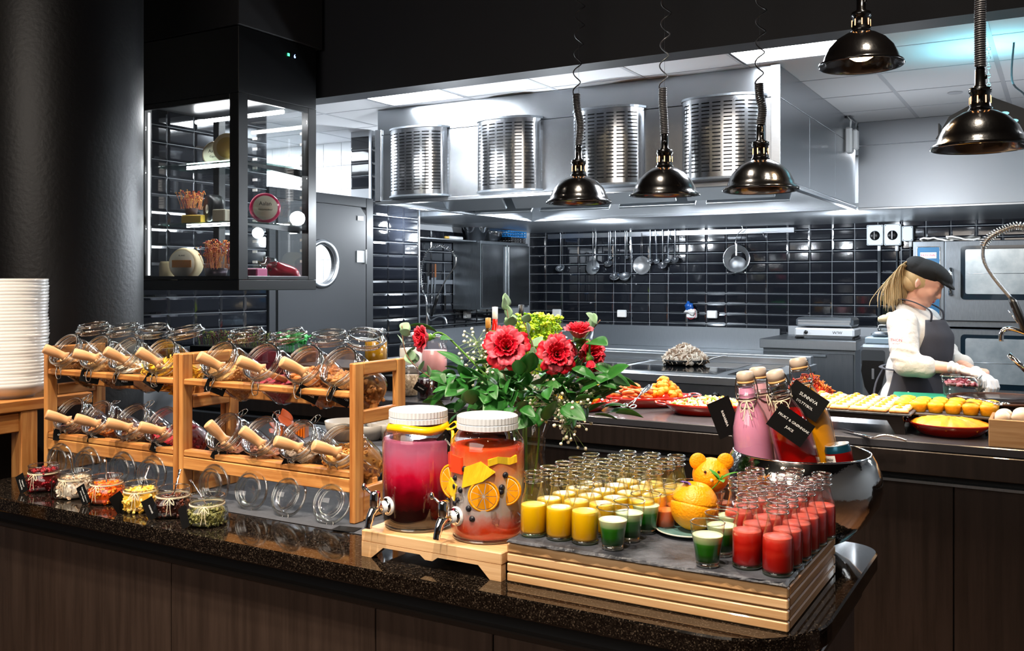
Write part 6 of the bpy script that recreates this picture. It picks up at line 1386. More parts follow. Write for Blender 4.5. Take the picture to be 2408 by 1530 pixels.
# utensils on the rail
YR = 9.235
rl = thing('utensil_rail', 'steel rail under the canopy holding ladles and sieves', 'rail', (-3.6, YR, 2.03)); MB().box(-1.35, 1.35, .02, .045, .0, .012, .002).box(-1.35, 1.35, .02, .05, .012, .05, .002).build('bar', STEEL, rl)
for u in (1574, 1603, 1794): x = XatY(u, YR); MB().tube(spline([(x+3.6, .03, .01), (x+3.6, .0, .0), (x+3.6+.01, 0, -.03), (x+3.62, 0, -.04)], 4), .003, 6).build('hook', WIRE, rl)
ZT = 2.035
def utensil(u, vt, vb, wpx, kind, label, lean=0, dy=0, seed=0):
    a = atY(u, vt, YR-dy); b = atY(u, vb, YR-dy); k = F/((YR-dy)/(C_+S_*ray(u))); r = wpx/k/2; L_ = a.z-b.z
    o = thing('ladle' if kind in ('ladle', 'deep') else {'skimmer': 'skimmer', 'sieve': 'sieve', 'strainer': 'strainer'}[kind], label, 'kitchen utensil', (a.x, YR-dy, a.z), rot=(0, R(lean), 0), group='ladles and sieves hanging on the steel rail')
    del o['group']
    hz = -L_+r*(1.9 if kind in ('sieve',) else 1.2)
    if kind in ('ladle', 'skimmer', 'deep'):
        MB().tube([(0, .004, .0), (0, -.004, .008), (0, -.006, -.004), (0, 0, -.02), (0, 0, -.06), (0, 0, hz)], [.005, .005, .005, .006, .006, .005], 8, flat=.35).build('handle', STEEL, o)
        if kind == 'skimmer': MB().lathe([(0, -.008), (r*.5, -.006), (r, .004), (r*.97, .006), (0, -.004)], 24, T(0, 0, -L_+r) @ RX(80)).build('disc', pm('perforated_steel', '9da0a3', .35, 1, bump=(300, 1, .002)) if 'perforated_steel' not in MATS else MATS['perforated_steel'], o)
        else: MB().lathe([(0, -r*.75), (r*.5, -r*.66), (r*.85, -r*.3), (r, .02*r), (r*.96, .02*r), (r*.8, -r*.26), (0, -r*.65)], 24, T(0, -r*.2, -L_+r*.85) @ RX(38)).build('bowl', CHROME if seed % 2 else STEEL, o)
    elif kind == 'sieve':
        MB().tube([(-.004, 0, 0), (-.009, 0, hz)], .002, 6).build('handle', WIRE, o); MB().tube([(.004, 0, 0), (.009, 0, hz)], .002, 6).build('handle', WIRE, o)
        MB().torus((0, 0, -L_+r), r, .003, 28, 6, rot=RX(90)).build('hoop', CHROME, o); MB().lathe([(0, r*.5), (r*.6, r*.38), (r*.97, 0)], 24, T(0, 0, -L_+r) @ RX(-90)).build('mesh_bowl', glassy('wire_mesh', (.55, .57, .6), (.3, .32, .34), .45, .3, .4, 1) if 'wire_mesh' not in MATS else MATS['wire_mesh'], o)
    return o
for i, a in enumerate((
    (1318, 548, 639, 23, 'ladle', 'steel ladle hanging alone, first on the rail'), (1394, 545, 646, 35, 'skimmer', 'round perforated skimmer behind a small ladle'), (1401, 545, 640, 18, 'ladle', 'small ladle hanging over the skimmer', 0, .03),
    (1431, 545, 628, 22, 'ladle', 'shallow ladle right after the skimmer'), (1435, 544, 610, 11, 'ladle', 'tiny measuring ladle above the shallow ladle', 0, .03), (1447, 543, 660, 27, 'deep', 'long ladle with a wide bowl, first of the low pair'), (1470, 543, 660, 28, 'deep', 'long ladle with a wide bowl, second of the low pair'), (1474, 543, 609, 11, 'ladle', 'tiny measuring ladle in front of the low pair', 0, .03),
    (1509, 548, 645, 43, 'sieve', 'fine round sieve with a double wire handle'), (1529, 541, 621, 18, 'ladle', 'short ladle right beside the sieve'), (1541, 541, 620, 16, 'ladle', 'short ladle second from the sieve', -3, .03), (1558, 540, 633, 25, 'ladle', 'ladle with the shiny round bowl in the right-hand cluster'), (1572, 540, 619, 16, 'ladle', 'short ladle leaning just before the last one', 2, .03), (1587, 540, 619, 20, 'ladle', 'short ladle hanging last in the cluster'))):
    utensil(*a[:6], *(a[6:] if len(a) > 6 else ()), seed=i)
sx = XatY(1733, YR); zc = atY(1733, 608, YR).z; s_ = thing('strainer', 'large round strainer hanging on its own hook', 'kitchen utensil', (sx, YR-.02, zc))
MB().torus((0, 0, 0), .134, .005, 40, 6, rot=RX(90)).build('hoop', CHROME, s_); MB().lathe([(0, .11), (.05, .105), (.095, .06), (.128, 0)], 32, RX(-90)).build('mesh_bowl', MATS['wire_mesh'], s_); MB().ell((0, .05, -.06), (.085, .07, .085), 24, 12).build('deep_cone', MATS['perforated_steel'], s_)
MB().box(-.008, .008, -.006, -.003, .03, .15, .001).build('clip', STEEL, s_); MB().tube(spline([(-.01, 0, .14), (-.005, 0, .18), (.02, 0, .25), (.06, 0, .29), (.05, 0, .33), (.02, .01, .335)], 5), .004, 6).build('hook', CHROME, s_)
for s in (-1, 1): MB().ell((s*.09, 0, -.14), (.012, .006, .012), 10, 6).build('lug', CHROME, s_)
# wall sockets
def sock(p, ry, label): 
    o = thing('wall_socket', label, 'socket', p, ry); MB().box(-.052, .052, -.035, 0, -.04, .04, .008).build('housing', WHITEP, o); MB().box(-.045, .045, -.041, -.036, -.036, .022, .004).build('flap', WHITE, o)
for u, v, lab in ((1311, 735, 'white wall socket nearest the wall cabinet'), (1464, 737, 'white wall socket below the sieve'), (1676, 739, 'white wall socket below the strainer')): p = atY(u, v, 9.285); sock(p, 0, lab)
p = atX(1129, 735, -5.285); p.y = 8.1; p.z = 1.22; sock(p, 90, 'white wall socket under the steel wall cabinet')
p = atY(1628, 738, 9.285); o = thing('wrapped_socket', 'socket with a blue and white plastic bag stuffed over it', 'socket', p); MB().box(-.055, .055, -.035, 0, -.04, .04, .008).build('housing', WHITEP, o); MB().ell((-.015, -.05, .075), (.045, .03, .045), 14, 10, jit=.5, seed=2).build('blue_bag', pm('bag_blue', '1a4f9a', .3, coat=.3), o)
MB().ell((.0, -.05, .03), (.055, .02, .03), 14, 10, jit=.7, seed=5).build('white_bag', WHITE, o); MB().tube(spline([(-.04, -.05, -.03), (0, -.05, -.05), (.05, -.05, -.02), (.04, -.05, .06)], 4), .003, 5).build('red_band', pm('band_red', 'b02030', .5), o)
# under-counter unit with contact grill
YU = 8.4; ux0, ux1 = XatY(1786, YU), XatY(2014, YU); UO = ((ux0+ux1)/2, 8.8, 0)
un = thing('drawer_cabinet', 'steel cabinet with a lipped door under the contact grill', 'cabinet', UO); lb(MB().box(ux0, ux1, YU, 9.27, .965, 1.045, .004), un, 'top', STEELH, UO); lb(MB().box(ux0+.02, ux1-.02, YU+.05, 9.26, 0, .964), un, 'body', STEELD, UO)
d_ = MB().box(ux0+.025, ux1-.03, YU+.03, YU+.049, .36, .93, .003).build('door', FP, un, org=UO, loc=(0, 0, 0)); MB().box(-.16, .16, -.02, 0, .0, .02, .003).build('handle', STEELD, d_, loc=(0, YU+.028-8.8, .90))
gx0, gx1 = XatY(1867, 8.55), XatY(2008, 8.55); g = thing('contact_grill', 'white-sided contact grill standing on the steel cabinet', 'grill', ((gx0+gx1)/2, 8.72, 1.0455)); A = (gx1-gx0)/2
for sx in (-1, 1): MB().box(sx*A-.02 if sx > 0 else -A, sx*A if sx > 0 else -A+.02, -.14, .14, 0, .02, .004).build('foot', BLKPL, g)
MB().box(-A, A, -.16, .16, .02, .10, .015).build('base', pm('grill_white', 'c9ccd0', .3), g); MB().box(-A+.01, A-.01, -.155, .15, .108, .19, .02).build('lid', STEELH, g); MB().box(-A+.03, A-.03, -.172, -.16, .125, .155, .005).build('handle', STEEL, g)
text('W/W', .035, BLKPL, g, (A*.45, -.1612, .06), (pi/2, 0, 0)); MB().lathe([(0, .01), (.016, .01), (.018, 0)], 16, RX(90)).build('knob', BLKPL, g, loc=(-A*.6, -.16, .06))
# slush/scale machine beside the cook
mx0, mx1 = XatY(2022, 7.5), XatY(2125, 7.5); MO = ((mx0+mx1)/2, 7.8, 0); mc = thing('dispenser_cabinet', 'tall steel cabinet with a black shield-shaped recess beside the cook', 'cabinet', MO)
lb(MB().box(mx0, mx1, 7.5, 8.1, 0, 1.08, .02), mc, 'body', STEELD, MO)
sh = [(-.075, .10), (.075, .10), (.085, .02), (.06, -.10), (.025, -.16), (-.025, -.16), (-.06, -.10), (-.085, .02)]
MB().prism([(x, z) for x, z in sh], 0, .006, RX(90)).build('recess', BLKPL, mc, loc=(-.06, -.3, .86)); MB().prism(rrect(.17, .12, .02), 0, .005, RX(90)).build('recess_top', pm('recess_grey', '3a3d40', .5), mc, loc=(-.06, -.3, .98)); MB().box(-.010, .010, -.012, -.006, -.04, .04, .003).build('lever', STEEL, mc, loc=(-.06, -.3, .86))
o = thing('kitchen_scale', 'small scale with a pale display on the recessed cabinet', 'scale', (MO[0]-.03, 7.64, 1.0805)); MB().box(-.10, .10, -.08, .08, 0, .05, .008).build('base', pm('scale_blue', '9fb4c4', .4), o); MB().ell((.0, 0, .07), (.07, .06, .025), 16, 8).build('pan', STEELD, o)
o = thing('bread_tub', 'clear tub of bread rolls behind the cook', 'tub', (MO[0]+.02, 7.92, 1.0805)); MB().loft([[(x*.85, y*.85, 0) for x, y in rrect(.22, .20, .02)], [(x, y, .16) for x, y in rrect(.22, .20, .02)]], True).build('tub', GLASSR, o)
for k in range(3): tag(MB().ell((0, 0, 0), (.06, .05, .04), 12, 8, jit=.2, seed=k).build('bread_roll', pm('bread_pale', 'c9b088', .7) if 'bread_pale' not in MATS else MATS['bread_pale'], None, loc=(MO[0]-.03+.05*k, 7.9, 1.255+.02*(k % 2))), 'pale bread roll in the clear tub behind the cook', 'bread', 'bread rolls in the clear tub')
# ovens
YO = 8.45; ox0 = XatY(2147, YO); OW = .93; OBL = pm('oven_window_frame', '1c2a33', .12, coat=.5); OGL = pm('oven_window_reflection', 'a8b4ba', .2, .5, var=(6, .7), col2='dbe4e8')  # pane colour carries the bright kitchen reflection
def oven(z0, h, label, ctrl=True, wh=.60):
    o = thing('combi_oven', label, 'oven', (ox0+OW/2, 8.85, z0)); A = OW/2
    MB().box(-A, A, -.385, .40, .0, h, .004).build('body', STEELD, o); MB().box(-A, -A+.235, -.40, -.386, .0, h, .003).build('control_column', STEELD, o)
    dd = MB().box(-A+.245, A, -.42, -.386, .05, h, .006).build('door', STEELD, o); wx0, wx1 = -A+.36, A-.055; wz0, wz1 = h*.32, h*.94
    MB().prism([(x+(wx0+wx1)/2, y+(wz0+wz1)/2) for x, y in rrect(wx1-wx0, wz1-wz0, .03)], 0, .005, T(0, -.4205, 0) @ RX(90)).build('window_frame', OBL, dd)
    MB().prism([(x+(wx0+wx1)/2, y+(wz0+wz1)/2+.008) for x, y in rrect(wx1-wx0-.07, wz1-wz0-.075, .015)], 0, .002, T(0, -.426, 0) @ RX(90)).build('pane', OGL, dd)
    MB().tube([(wx0+.05, -.4285, h*.62), (wx1-.05, -.4285, h*.62)], .0025, 6).build('rack_bar', STEEL, dd)
    MB().tube(spline([(-A+.285, -.43, h*.38), (-A+.29, -.465, h*.40), (-A+.295, -.47, h*.55), (-A+.29, -.465, h*.66), (-A+.285, -.43, h*.68)], 4), .017, 10, flat=.7).build('handle', CHROME, dd)
    if ctrl:
        pcx = -A+.118; c_ = MB().prism(rrect(.165, h*.80, .008), 0, .004, RX(90)).build('control_panel', pm('panel_blue', '2f5b7c', .3), o, loc=(pcx, -.4005, h*.53)); MB().tube([(x, -.003, y) for x, y in rrect(.172, h*.81, .010)], .004, 6, closed=True).build('panel_rim', CHROME, c_)
        MB().box(-.062, .062, -.0065, -.0045, h*.27, h*.34, .001).build('name_plate', WHITE, c_); text('RATIONAL', .024, pm('logo_magenta', 'b0104a', .5), c_, (0, -.007, h*.305), (pi/2, 0, 0), th=.0004); text('SelfCookingCenter', .0145, INK, c_, (0, -.0045, h*.225), (pi/2, 0, 0))
        for k in (-1, 1): MB().lathe([(0, .003), (.004, 0)], 8, RX(90)).build('button', INK, c_, loc=(k*.02, -.0045, h*.16))
    return o
oven(1.185, .70, 'upper combi oven with the blue control panel behind the cook'); oven(.47, .70, 'lower combi oven directly beneath the one with the blue panel', False)
tag(MB().box(ox0, ox0+OW, 8.5, 9.2, 0, .4695, .004).build('oven_stand', STEELD), 'steel stand carrying the two combi ovens', 'stand')
for k, (u, y, lab) in enumerate(((2205, 8.75, 'folded white cloth on the upper oven, nearest the switch boxes'), (2268, 8.70, 'crumpled white cloth folded higher on the upper oven'))):
    m = MB(); m.grid(lambda s, t: ((s-.5)*.26, (t-.5)*.22, .022+.016*sin(5*s+k)*cos(4*t)+.012*noise.noise((s*5, t*5, k))), 16, 12, th=.012); tag(m.build('kitchen_cloth', pm('cloth_white', 'd6d4cf', .9) if 'cloth_white' not in MATS else MATS['cloth_white'], None, loc=(XatY(u, y), y, 1.892+.006*k)), lab, 'cloth')
# switch boxes on the wall
for i, (u0, u1, v0, v1, big, lab) in enumerate(((2038, 2077, 528, 577, 1, 'grey rotary switch box, first of the pair on the wall'), (2079, 2119, 526, 577, 1, 'grey rotary switch box, second of the pair on the wall'), (2121, 2147, 531, 567, 0, 'small plain junction box next to the rotary switches'))):
    a, b = atY(u0, v1, 9.2), atY(u1, v0, 9.2); o = thing('switch_box', lab, 'switch box', ((a.x+b.x)/2, 9.285, (a.z+b.z)/2)); A, B = (b.x-a.x)/2, (b.z-a.z)/2
    MB().box(-A, A, -.09, 0, -B, B, .006).build('housing', pm('box_grey', 'b4bcc2', .45) if 'box_grey' not in MATS else MATS['box_grey'], o)
    if big:
        MB().lathe([(0, .012), (.040, .010), (.044, 0)], 28, RX(90)).build('dial', BLKPL, o, loc=(0, -.09, -.005)); MB().box(-.008, .008, -.125, -.102, -.038, .038, .004).build('grip', BLKPL, o, loc=(0, 0, -.005)); text('OVEN', .013, BLKPL, o, (.03, -.0905, B*.82), (pi/2, 0, 0)) if False else None
    for sx in (-1, 1):
        for sz in (-1, 1): MB().lathe([(0, .002), (.004, 0)], 8, RX(90)).build('screw', BLKPL, o, loc=(sx*(A-.012), -.0902, sz*(B-.012)))
    MB().tube([(A*.4, -.03, -B), (A*.4, -.03, -B-.05)], .016, 10).build('gland', WHITEP, o); MB().tube([(A*.4, -.03, -B-.05), (A*.4, -.03, -B-.75)], .009 if i else .016, 8).build('cable', pm('cable_dark', '3a3e42', .5) if 'cable_dark' not in MATS else MATS['cable_dark'], o)
# ------------------------------------------------------------------ hanging glass display cabinet
KX0, KX1, KY0, KY1, KZ0, KZ1, KZ2 = -4.40, -3.63, 3.45, 4.03, 1.507, 2.86, 2.50
KO = (-4.0, 3.74, 1.507); FRM = pm('cabinet_black', '0d0e10', .35)
gc = thing('display_cabinet', 'black-framed glass cooling cabinet full of cheeses hanging by the column', 'cabinet', KO)
def kb(m, name, mat, par=None): return m.build(name, mat, par or gc, org=KO, loc=(0, 0, 0))
kb(MB().box(KX0, KX1, KY0, KY1, KZ2+.02, KZ1, .003), 'housing', FRM); kb(MB().box(KX0, KX1, KY0, KY1, KZ0, KZ0+.055, .003), 'base', FRM)
kb(MB().box(KX0-.05, KX1+.01, KY0-.01, KY1+.04, KZ1+.003, 3.39, .003), 'soffit_box', NEARBLK)
pw_ = .065
for (a, b, c, d) in ((KX1-pw_, KX1, KY0, KY0+pw_), (KX1-.05, KX1, KY1-.065, KY1), (KX0, KX0+.05, KY0, KY0+.05), (KX0, KX0+.05, KY1-.05, KY1)): kb(MB().box(a, b, c, d, KZ0+.056, KZ2+.019, .002), 'post', FRM)
for (a, b, c, d) in ((KX0+.05, KX1-pw_, KY0, KY0+.02), (KX1-.02, KX1, KY0+pw_, KY1-.065)):
    kb(MB().box(a, b, c, d, KZ2-.01, KZ2+.019, .002), 'door_rail', FRM); kb(MB().box(a, b, c, d, KZ0+.056, KZ0+.075, .002), 'door_rail', FRM)
kb(MB().box(KX0+.052, KX1-pw_-.002, KY0+.008, KY0+.012, KZ0+.076, KZ2-.011), 'pane', PANE); kb(MB().box(KX1-.012, KX1-.008, KY0+pw_+.002, KY1-.067, KZ0+.076, KZ2-.011), 'pane', PANE)
kb(MB().box(KX0+.052, KX1-.052, KY1-.012, KY1-.008, KZ0+.076, KZ2-.011), 'pane', PANE)
for x in (KX0+.053,): kb(MB().box(x, x+.008, KY0+.022, KY0+.03, KZ0+.08, KZ2-.02), 'led_strip', emis('led_edge', (.95, .97, 1), 3))
TUBE = emis('led_tube', (.97, .98, 1), 48)
kb(MB().tube([(KX0+.06, 3.80, 2.475), (KX1-.03, 3.80, 2.475)], .011, 10), 'led_tube', TUBE)
SHG = glassy('shelf_glass', (.9, .97, .95), (.35, .6, .52), .10, .7, .02, 2)
for z, x1 in ((2.19, KX1-.07), (1.87, KX1-.07)):
    kb(MB().box(KX0+.055, x1, KY0+.06, KY1-.1, z-.008, z, .002), 'shelf', SHG); kb(MB().box(KX0+.2, x1-.12, KY0+.16, KY0+.170, z-.017, z-.011), 'led_tube', TUBE)
    kb(MB().prism([(KY1-.02, z-.009), (KY0+.12, z-.009), (KY0+.12, z-.018), (KY1-.02, z-.05)], x1-.016, x1-.010, Matrix(((0, 0, 1, 0), (1, 0, 0, 0), (0, 1, 0, 0), (0, 0, 0, 1)))), 'bracket', FRM)
for (x, y) in ((KX1-.10, KY1-.025), (KX0+.30, KY1-.025), (KX1-.02-.10, KY1-.24)):
    for k in range(26): kb(MB().box(x, x+.035, y, y+.004, 1.66+.03*k, 1.675+.03*k), 'slot_strip', WHITE) if k % 2 == 0 and y > 4 else None
kb(MB().box(KX1+.0005, KX1+.002, 3.825, 3.875, 2.765, 2.80), 'display_panel', BLKPL); e1 = emis('digit_blue', (.2, .35, 1), 6); e2 = emis('digit_green', (.05, 1, .3), 4)
kb(MB().box(KX1+.0022, KX1+.003, 3.80, 3.815, 2.775, 2.79), 'green_light', e2); text('6', .030, e1, gc, (KX1+.003-KO[0], 3.855-KO[1], 2.782-KO[2]), (pi/2, 0, pi/2), ext=.0005)
ZB = KZ0+.0555
def wheel(p, r, th, yaw, mat, lmat, label, words=(), tilt=0, ink=None, lab_r=.72):
    o = thing('cheese', label, 'cheese', p, rot=(R(tilt), 0, R(yaw)))
    MB().lathe([(0, -th/2), (r*.92, -th/2), (r, -th*.3), (r, th*.3), (r*.92, th/2), (0, th/2)], 40, T(0, 0, r) @ RX(90)).build('rind', mat, o)
    l = MB().lathe([(0, .0015), (r*lab_r, .0015), (r*lab_r, 0)], 36, T(0, -th/2, r) @ RX(90)).build('paper_label', lmat, o)
    for (s, z, k) in words: text(s, k, ink or BLKPL, l, (0, -th/2-.0025, r+z), (pi/2, 0, 0))
    return o
CREAM = pm('cream_label', 'd9cfb8', .6); HOTP = pm('pink_wax', 'c41450', .3, coat=.4); BWAX = pm('black_wax', '0e0e10', .35, bump=(40, .3, .003)); RND = pm('cream_rind', 'd8c49a', .6); RND2 = pm('brown_rind', '8a7358', .6); ORL = pm('orange_label', 'e0900f', .5)
p = atX(623, 490, -3.76); wheel((-3.76, p.y, 1.8705), .082, .07, 48, HOTP, CREAM, 'pink-waxed cheese wheel with a cream paper label', (('Aalan', .022, .030), ('Naturmodnad', -.010, .013)), lab_r=.8)
p = atY(503, 480, 3.66); wheel((p.x, 3.66, 1.8705), .080, .075, -25, BWAX, CREAM, 'black-waxed cheese wheel on the middle shelf', (), lab_r=.3)
p = atY(507, 345, 3.72); wheel((p.x, 3.72, 2.1905), .072, .05, 20, RND2, CREAM, 'grey-brown cheese wheel with a cream label on the top shelf', (('Aalan', .016, .026), ('Caprin', -.014, .016)), lab_r=.85)
p = atY(537, 345, 3.62); wheel((p.x, 3.62, 2.1905), .080, .05, 30, RND, pm('gold_label', 'c9a85a', .5), 'pale golden cheese wheel overlapping the brown one on the top shelf', (), lab_r=.7)
p = atY(438, 650, 3.60); wheel((p.x, 3.60, ZB), .088, .085, 18, RND, CREAM, 'cream cheese wheel with an orange band label on the cabinet floor', (('ÅLAND', .045, .012),), lab_r=.85); MB().box(-.058, .058, -.0485, -.0455, .068, .108).build('orange_band', ORL, COL.objects[-1] if False else bpy.data.objects['cheese.004'])
p = atY(378, 640, 3.62); tag(MB().lathe([(0, 0), (.045, 0), (.052, .02), (.052, .09), (.045, .105), (0, .105)], 24).build('cheese_drum', RND, None, loc=(p.x+.02, 3.66, ZB)), 'small upright cheese drum at the cabinet corner', 'cheese')
p = atY(462, 508, 3.64); tag(MB().box(-.065, .065, -.05, .05, 0, .05, .006).build('cheese_block', pm('butter_yellow', 'e0b54a', .5), None, loc=(p.x, 3.64, 1.8705), rot=(0, 0, R(15))), 'yellow block of cheese on the middle shelf', 'cheese')
p = atY(525, 500, 3.56); tag(MB().box(-.04, .04, -.03, .03, 0, .065, .005).build('cheese_block', pm('pale_block', 'd8cdb4', .6), None, loc=(p.x, 3.55, 1.8705), rot=(0, 0, R(10))), 'pale block of cheese in front of the black wheel', 'cheese')
p = atX(605, 650, -3.74); tag(MB().box(-.05, .05, -.05, .05, 0, .062, .006).build('cheese_block', pm('pink_block', 'c8407a', .35), None, loc=(-3.76, p.y, ZB), rot=(0, 0, R(10))), 'pink-coated block on the cabinet floor', 'cheese')
p = atX(672, 640, -3.78); o = thing('cured_ham', 'dark red cured meat wrapped in clear film on the cabinet floor', 'meat', (-3.80, p.y, ZB+.045), rot=(0, R(20), R(50))); MB().ell((0, 0, 0), (.10, .045, .048), 20, 12, jit=.25, seed=3).build('meat', pm('meat_red', '8a0f22', .25, coat=.7, var=(12, .6), col2='c03a4a'), o); MB().ell((-.09, 0, .01), (.05, .04, .035), 12, 8, jit=.8, seed=6).build('film', GLASSR, o)
SPR = [pm('sprout_orange', 'e07a1e', .5), pm('sprout_pale', 'f0b060', .5), pm('sprout_red', 'a83218', .5)]
p = atY(450, 470, 3.68); 
tag(MB().lathe([(0, 0), (.03, 0), (.036, .04), (.0, .04)], 20).build('sprout_cup', pm('soil_cup', '3a1f18', .6), None, loc=(p.x, 3.68, 1.925)), 'brown cup of orange sprouts on the yellow cheese block', 'cup')
greens('orange_sprouts', 'spindly orange sprouts on the middle shelf', p.x-.045, p.x+.045, 3.68, 1.96, .085, 90, SPR, 21, .006)
p = atY(508, 650, 3.56); tag(MB().lathe([(0, 0), (.05, 0), (.062, .062), (.0, .062)], 24).build('sprout_bowl', pm('dark_metal_bowl', '4a4048', .3, .7), None, loc=(p.x, 3.56, ZB)), 'dark metal bowl of orange sprouts on the cabinet floor', 'bowl')
greens('orange_sprouts', 'tall orange sprouts in the dark metal bowl', p.x-.055, p.x+.055, 3.56, ZB+.055, .13, 120, SPR, 22, .007)

# ------------------------------------------------------------------ heat lamps over the rear counter
sh_ = MB(); sh_.lathe([(.030, .128), (.055, .120), (.088, .100), (.115, .070), (.130, .038), (.136, .020), (.150, .012), (.153, .004), (.150, 0), (.146, .004), (.131, .018), (.124, .038), (.108, .066), (.082, .094), (.052, .113), (.030, .120)], 64); SHM = sh_.mesh('shade', LAMPB)
sk = MB(); sk.lathe([(0, .20), (.034, .20), (.035, .195), (.035, .185), (.031, .182), (.033, .14), (.038, .128), (.030, .125)], 32); SKM = sk.mesh('socket', LAMPB)
nk = MB(); nk.lathe([(0, .27), (.012, .27), (.015, .262), (.0165, .255), (.0165, .21), (.022, .205), (.022, .20), (0, .20)], 24); nk.lathe([(0, .006), (.006, .005), (.007, 0)], 10, T(0, -.0165, .235) @ RX(90)); NKM = nk.mesh('neck', LAMPB)
BULB = emis('bulb_glow', (1, .62, .30), 34); SLOTE = emis('slot_glow', (1, .42, .14), 5)
bl = MB().lathe([(0, .020), (.025, .023), (.045, .036), (.052, .058), (.040, .085), (.022, .11)], 28).mesh('bulb', BULB)
slm = MB().box(-.0016, .0016, -.0012, .0012, -.012, .012, .0006).mesh('glow_slot', SLOTE)
for i, (u, v, wd, tight, lab) in enumerate(((1361, 478, 155, .24, 'black heat lamp hanging lowest, in front of the third louvre'), (1563, 461, 165, .20, 'black heat lamp between the third and fourth louvre'), (1789, 449, 177, .17, 'black heat lamp in front of the last louvre'), (2025, 156, 194, .06, 'black heat lamp hung highest, with its bulb in full view'), (2305, 350, 218, .30, 'largest black heat lamp at the cut edge, close to the ceiling chain'))):
    d = .306*F/wd; p = P(u, v, d); o = thing('heat_lamp', lab, 'lamp', p, rot=(R([0, 2, -1, 0, 0][i]), 0, R(20*i)))
    inst(SHM, 'shade', (0, 0, 0), o); inst(SKM, 'socket', (0, 0, 0), o); inst(NKM, 'neck', (0, 0, 0), o); inst(bl, 'bulb', (0, 0, 0), o)
    for k in range(8): a = 2*pi*k/8; inst(slm, 'glow_slot', (.0325*cos(a), .0325*sin(a), .160), o, (0, 0, a+pi/2))
    zt = 3.39-p.z; rnd = random.Random(i); path = spline([(0, 0, .27), (rnd.uniform(-.006, .01), 0, .27+tight*.4), (-.012+.004*i, .0, .27+tight), (rnd.uniform(-.012, .012), 0, .27+tight+(zt-.27-tight)*.4), (0, 0, zt)], 10); n1 = 22
    MB().tube(coil(path[:21], .0155, .003, int(tight/.0072), 10), .0036, 6).build('tight_coil', pm('cord_black', '2c2c2f', .4) if 'cord_black' not in MATS else MATS['cord_black'], o)
    if zt > .27+tight+.05: MB().tube(coil(path[20:], lambda t: .016+.016*t, .003, max(3, int((zt-.27-tight)/.085)), 16), .003, 6).tube([(0, 0, .27+tight), (0, 0, zt)], .0006, 4).build('stretched_cord', MATS['cord_black'], o, kind='stuff')
    l = light('lamp_light', 'SPOT', (0, 0, .012), 26, (1, .72, .45), .03, None, spot_size=R(120), spot_blend=.6); l.parent = o
# insect lamp hanging behind the largest heat lamp
p = atY(2325, 292, 5.3); o = thing('insect_trap', 'dark peaked insect lamp with a cyan tube hanging from a chain', 'insect lamp', p); o.scale = (.8, .8, .8)
m = MB()
for k in range(9): m.box(-.28+.07*k-.004, -.28+.07*k+.004, -.06, .06, -.08, .02)
m.prism([(-.30, -.08), (.30, -.08), (.22, .06), (.02, .16), (-.02, .16), (-.22, .06)], -.062, -.056, RX(90)); m.prism([(-.30, -.08), (.30, -.08), (.22, .06), (.02, .16), (-.02, .16), (-.22, .06)], .056, .062, RX(90))
m.build('housing', BLKPL, o, kind='stuff'); CY = emis('cyan_tube', (.25, .85, 1), 9)
for z in (.0, .05): MB().tube([(-.2, 0, z), (.2, 0, z)], .014, 10).build('cyan_tube', CY, o)
for (x, z) in ((-.10, .05), (.0, .09), (.09, .05), (.14, .0), (-.16, .01), (.03, .02)): MB().ell((0, 0, 0), (.028, .004, .012), 10, 5).build('lit_slot', emis('cyan_slot', (.3, .75, .85), 1.2) if not bpy.data.materials.get('cyan_slot') else bpy.data.materials['cyan_slot'], o, loc=(x, -.066, z))
cz_ = (CH-p.z)/.8; m = MB()
for k in range(int((cz_-.15)/.028)): m.torus((.0, 0, .165+.028*k), .011, .0025, 10, 5, rot=RX(90) @ RY(0) if k % 2 else RY(90) @ RX(0))
m.build('chain', WIRE, o, kind='stuff'); MB().tube(spline([(.22, 0, .05), (.20, 0, .16), (.13, 0, .26), (.14, 0, cz_)], 6), .006, 8).build('cable', MATS['cable_dark'], o)
light('cyan_glow', 'AREA', tuple(p+Vector((0, 0, .19))), 2.4, (.25, .85, 1), .35, tuple(p+Vector((0, -.1, 1))))
# small warm ceiling downlights of the dining side
DLM = MB().lathe([(0, 0), (.045, 0), (.05, -.003), (.06, -.002), (.06, .004)], 24).mesh('downlight', emis('downlight_glow', (1, .78, .5), 30))
for i, (x, y) in enumerate([(x, y) for x in (-4.4, -2.9, -1.4, .1, 1.6) for y in (-3.2, -1.6, 0.0)]):
    tag(inst(DLM, 'downlight', (x, y, 3.395)), 'round warm downlight in the dark dining ceiling', 'ceiling light', 'warm downlights of the dining ceiling')
# ------------------------------------------------------------------ the cook
SKIN = pm('skin', 'e6b8a6', .5, sss=.12, var=(14, .35), col2='da9a8a'); JACK = pm('jacket_white', 'c2c2c1', .85, bump=(13, .9, .02)); APR = pm('apron_grey', '34363f', .85, bump=(260, .3, .001), var=(6, .3), col2='24262d')
CAPF = pm('cap_fabric', '14171a', .85, bump=(300, .3, .001)); HAIR = pm('blond_hair', 'cdb88e', .55, var=(30, .7), col2='a08558', stretch=(1, 1, .15)); GLV = pm('glove_white', 'dfe0e2', .4, sss=.05); LIP = pm('lip_red', 'b04a48', .4); LASH = pm('lash_brown', '4a2a20', .6)
PANT = pm('trousers_black', '17181b', .8)
cpos = P(2158, V0, 4.50); ck = thing('person', 'cook with blond ponytail, black flat cap, white jacket and grey apron, hands over a tub', 'person', (cpos.x, cpos.y, 0), -12)
HM = T(.026, -.005, 1.548) @ RZ(10) @ RY(29) @ SC(.92, .92, .92)
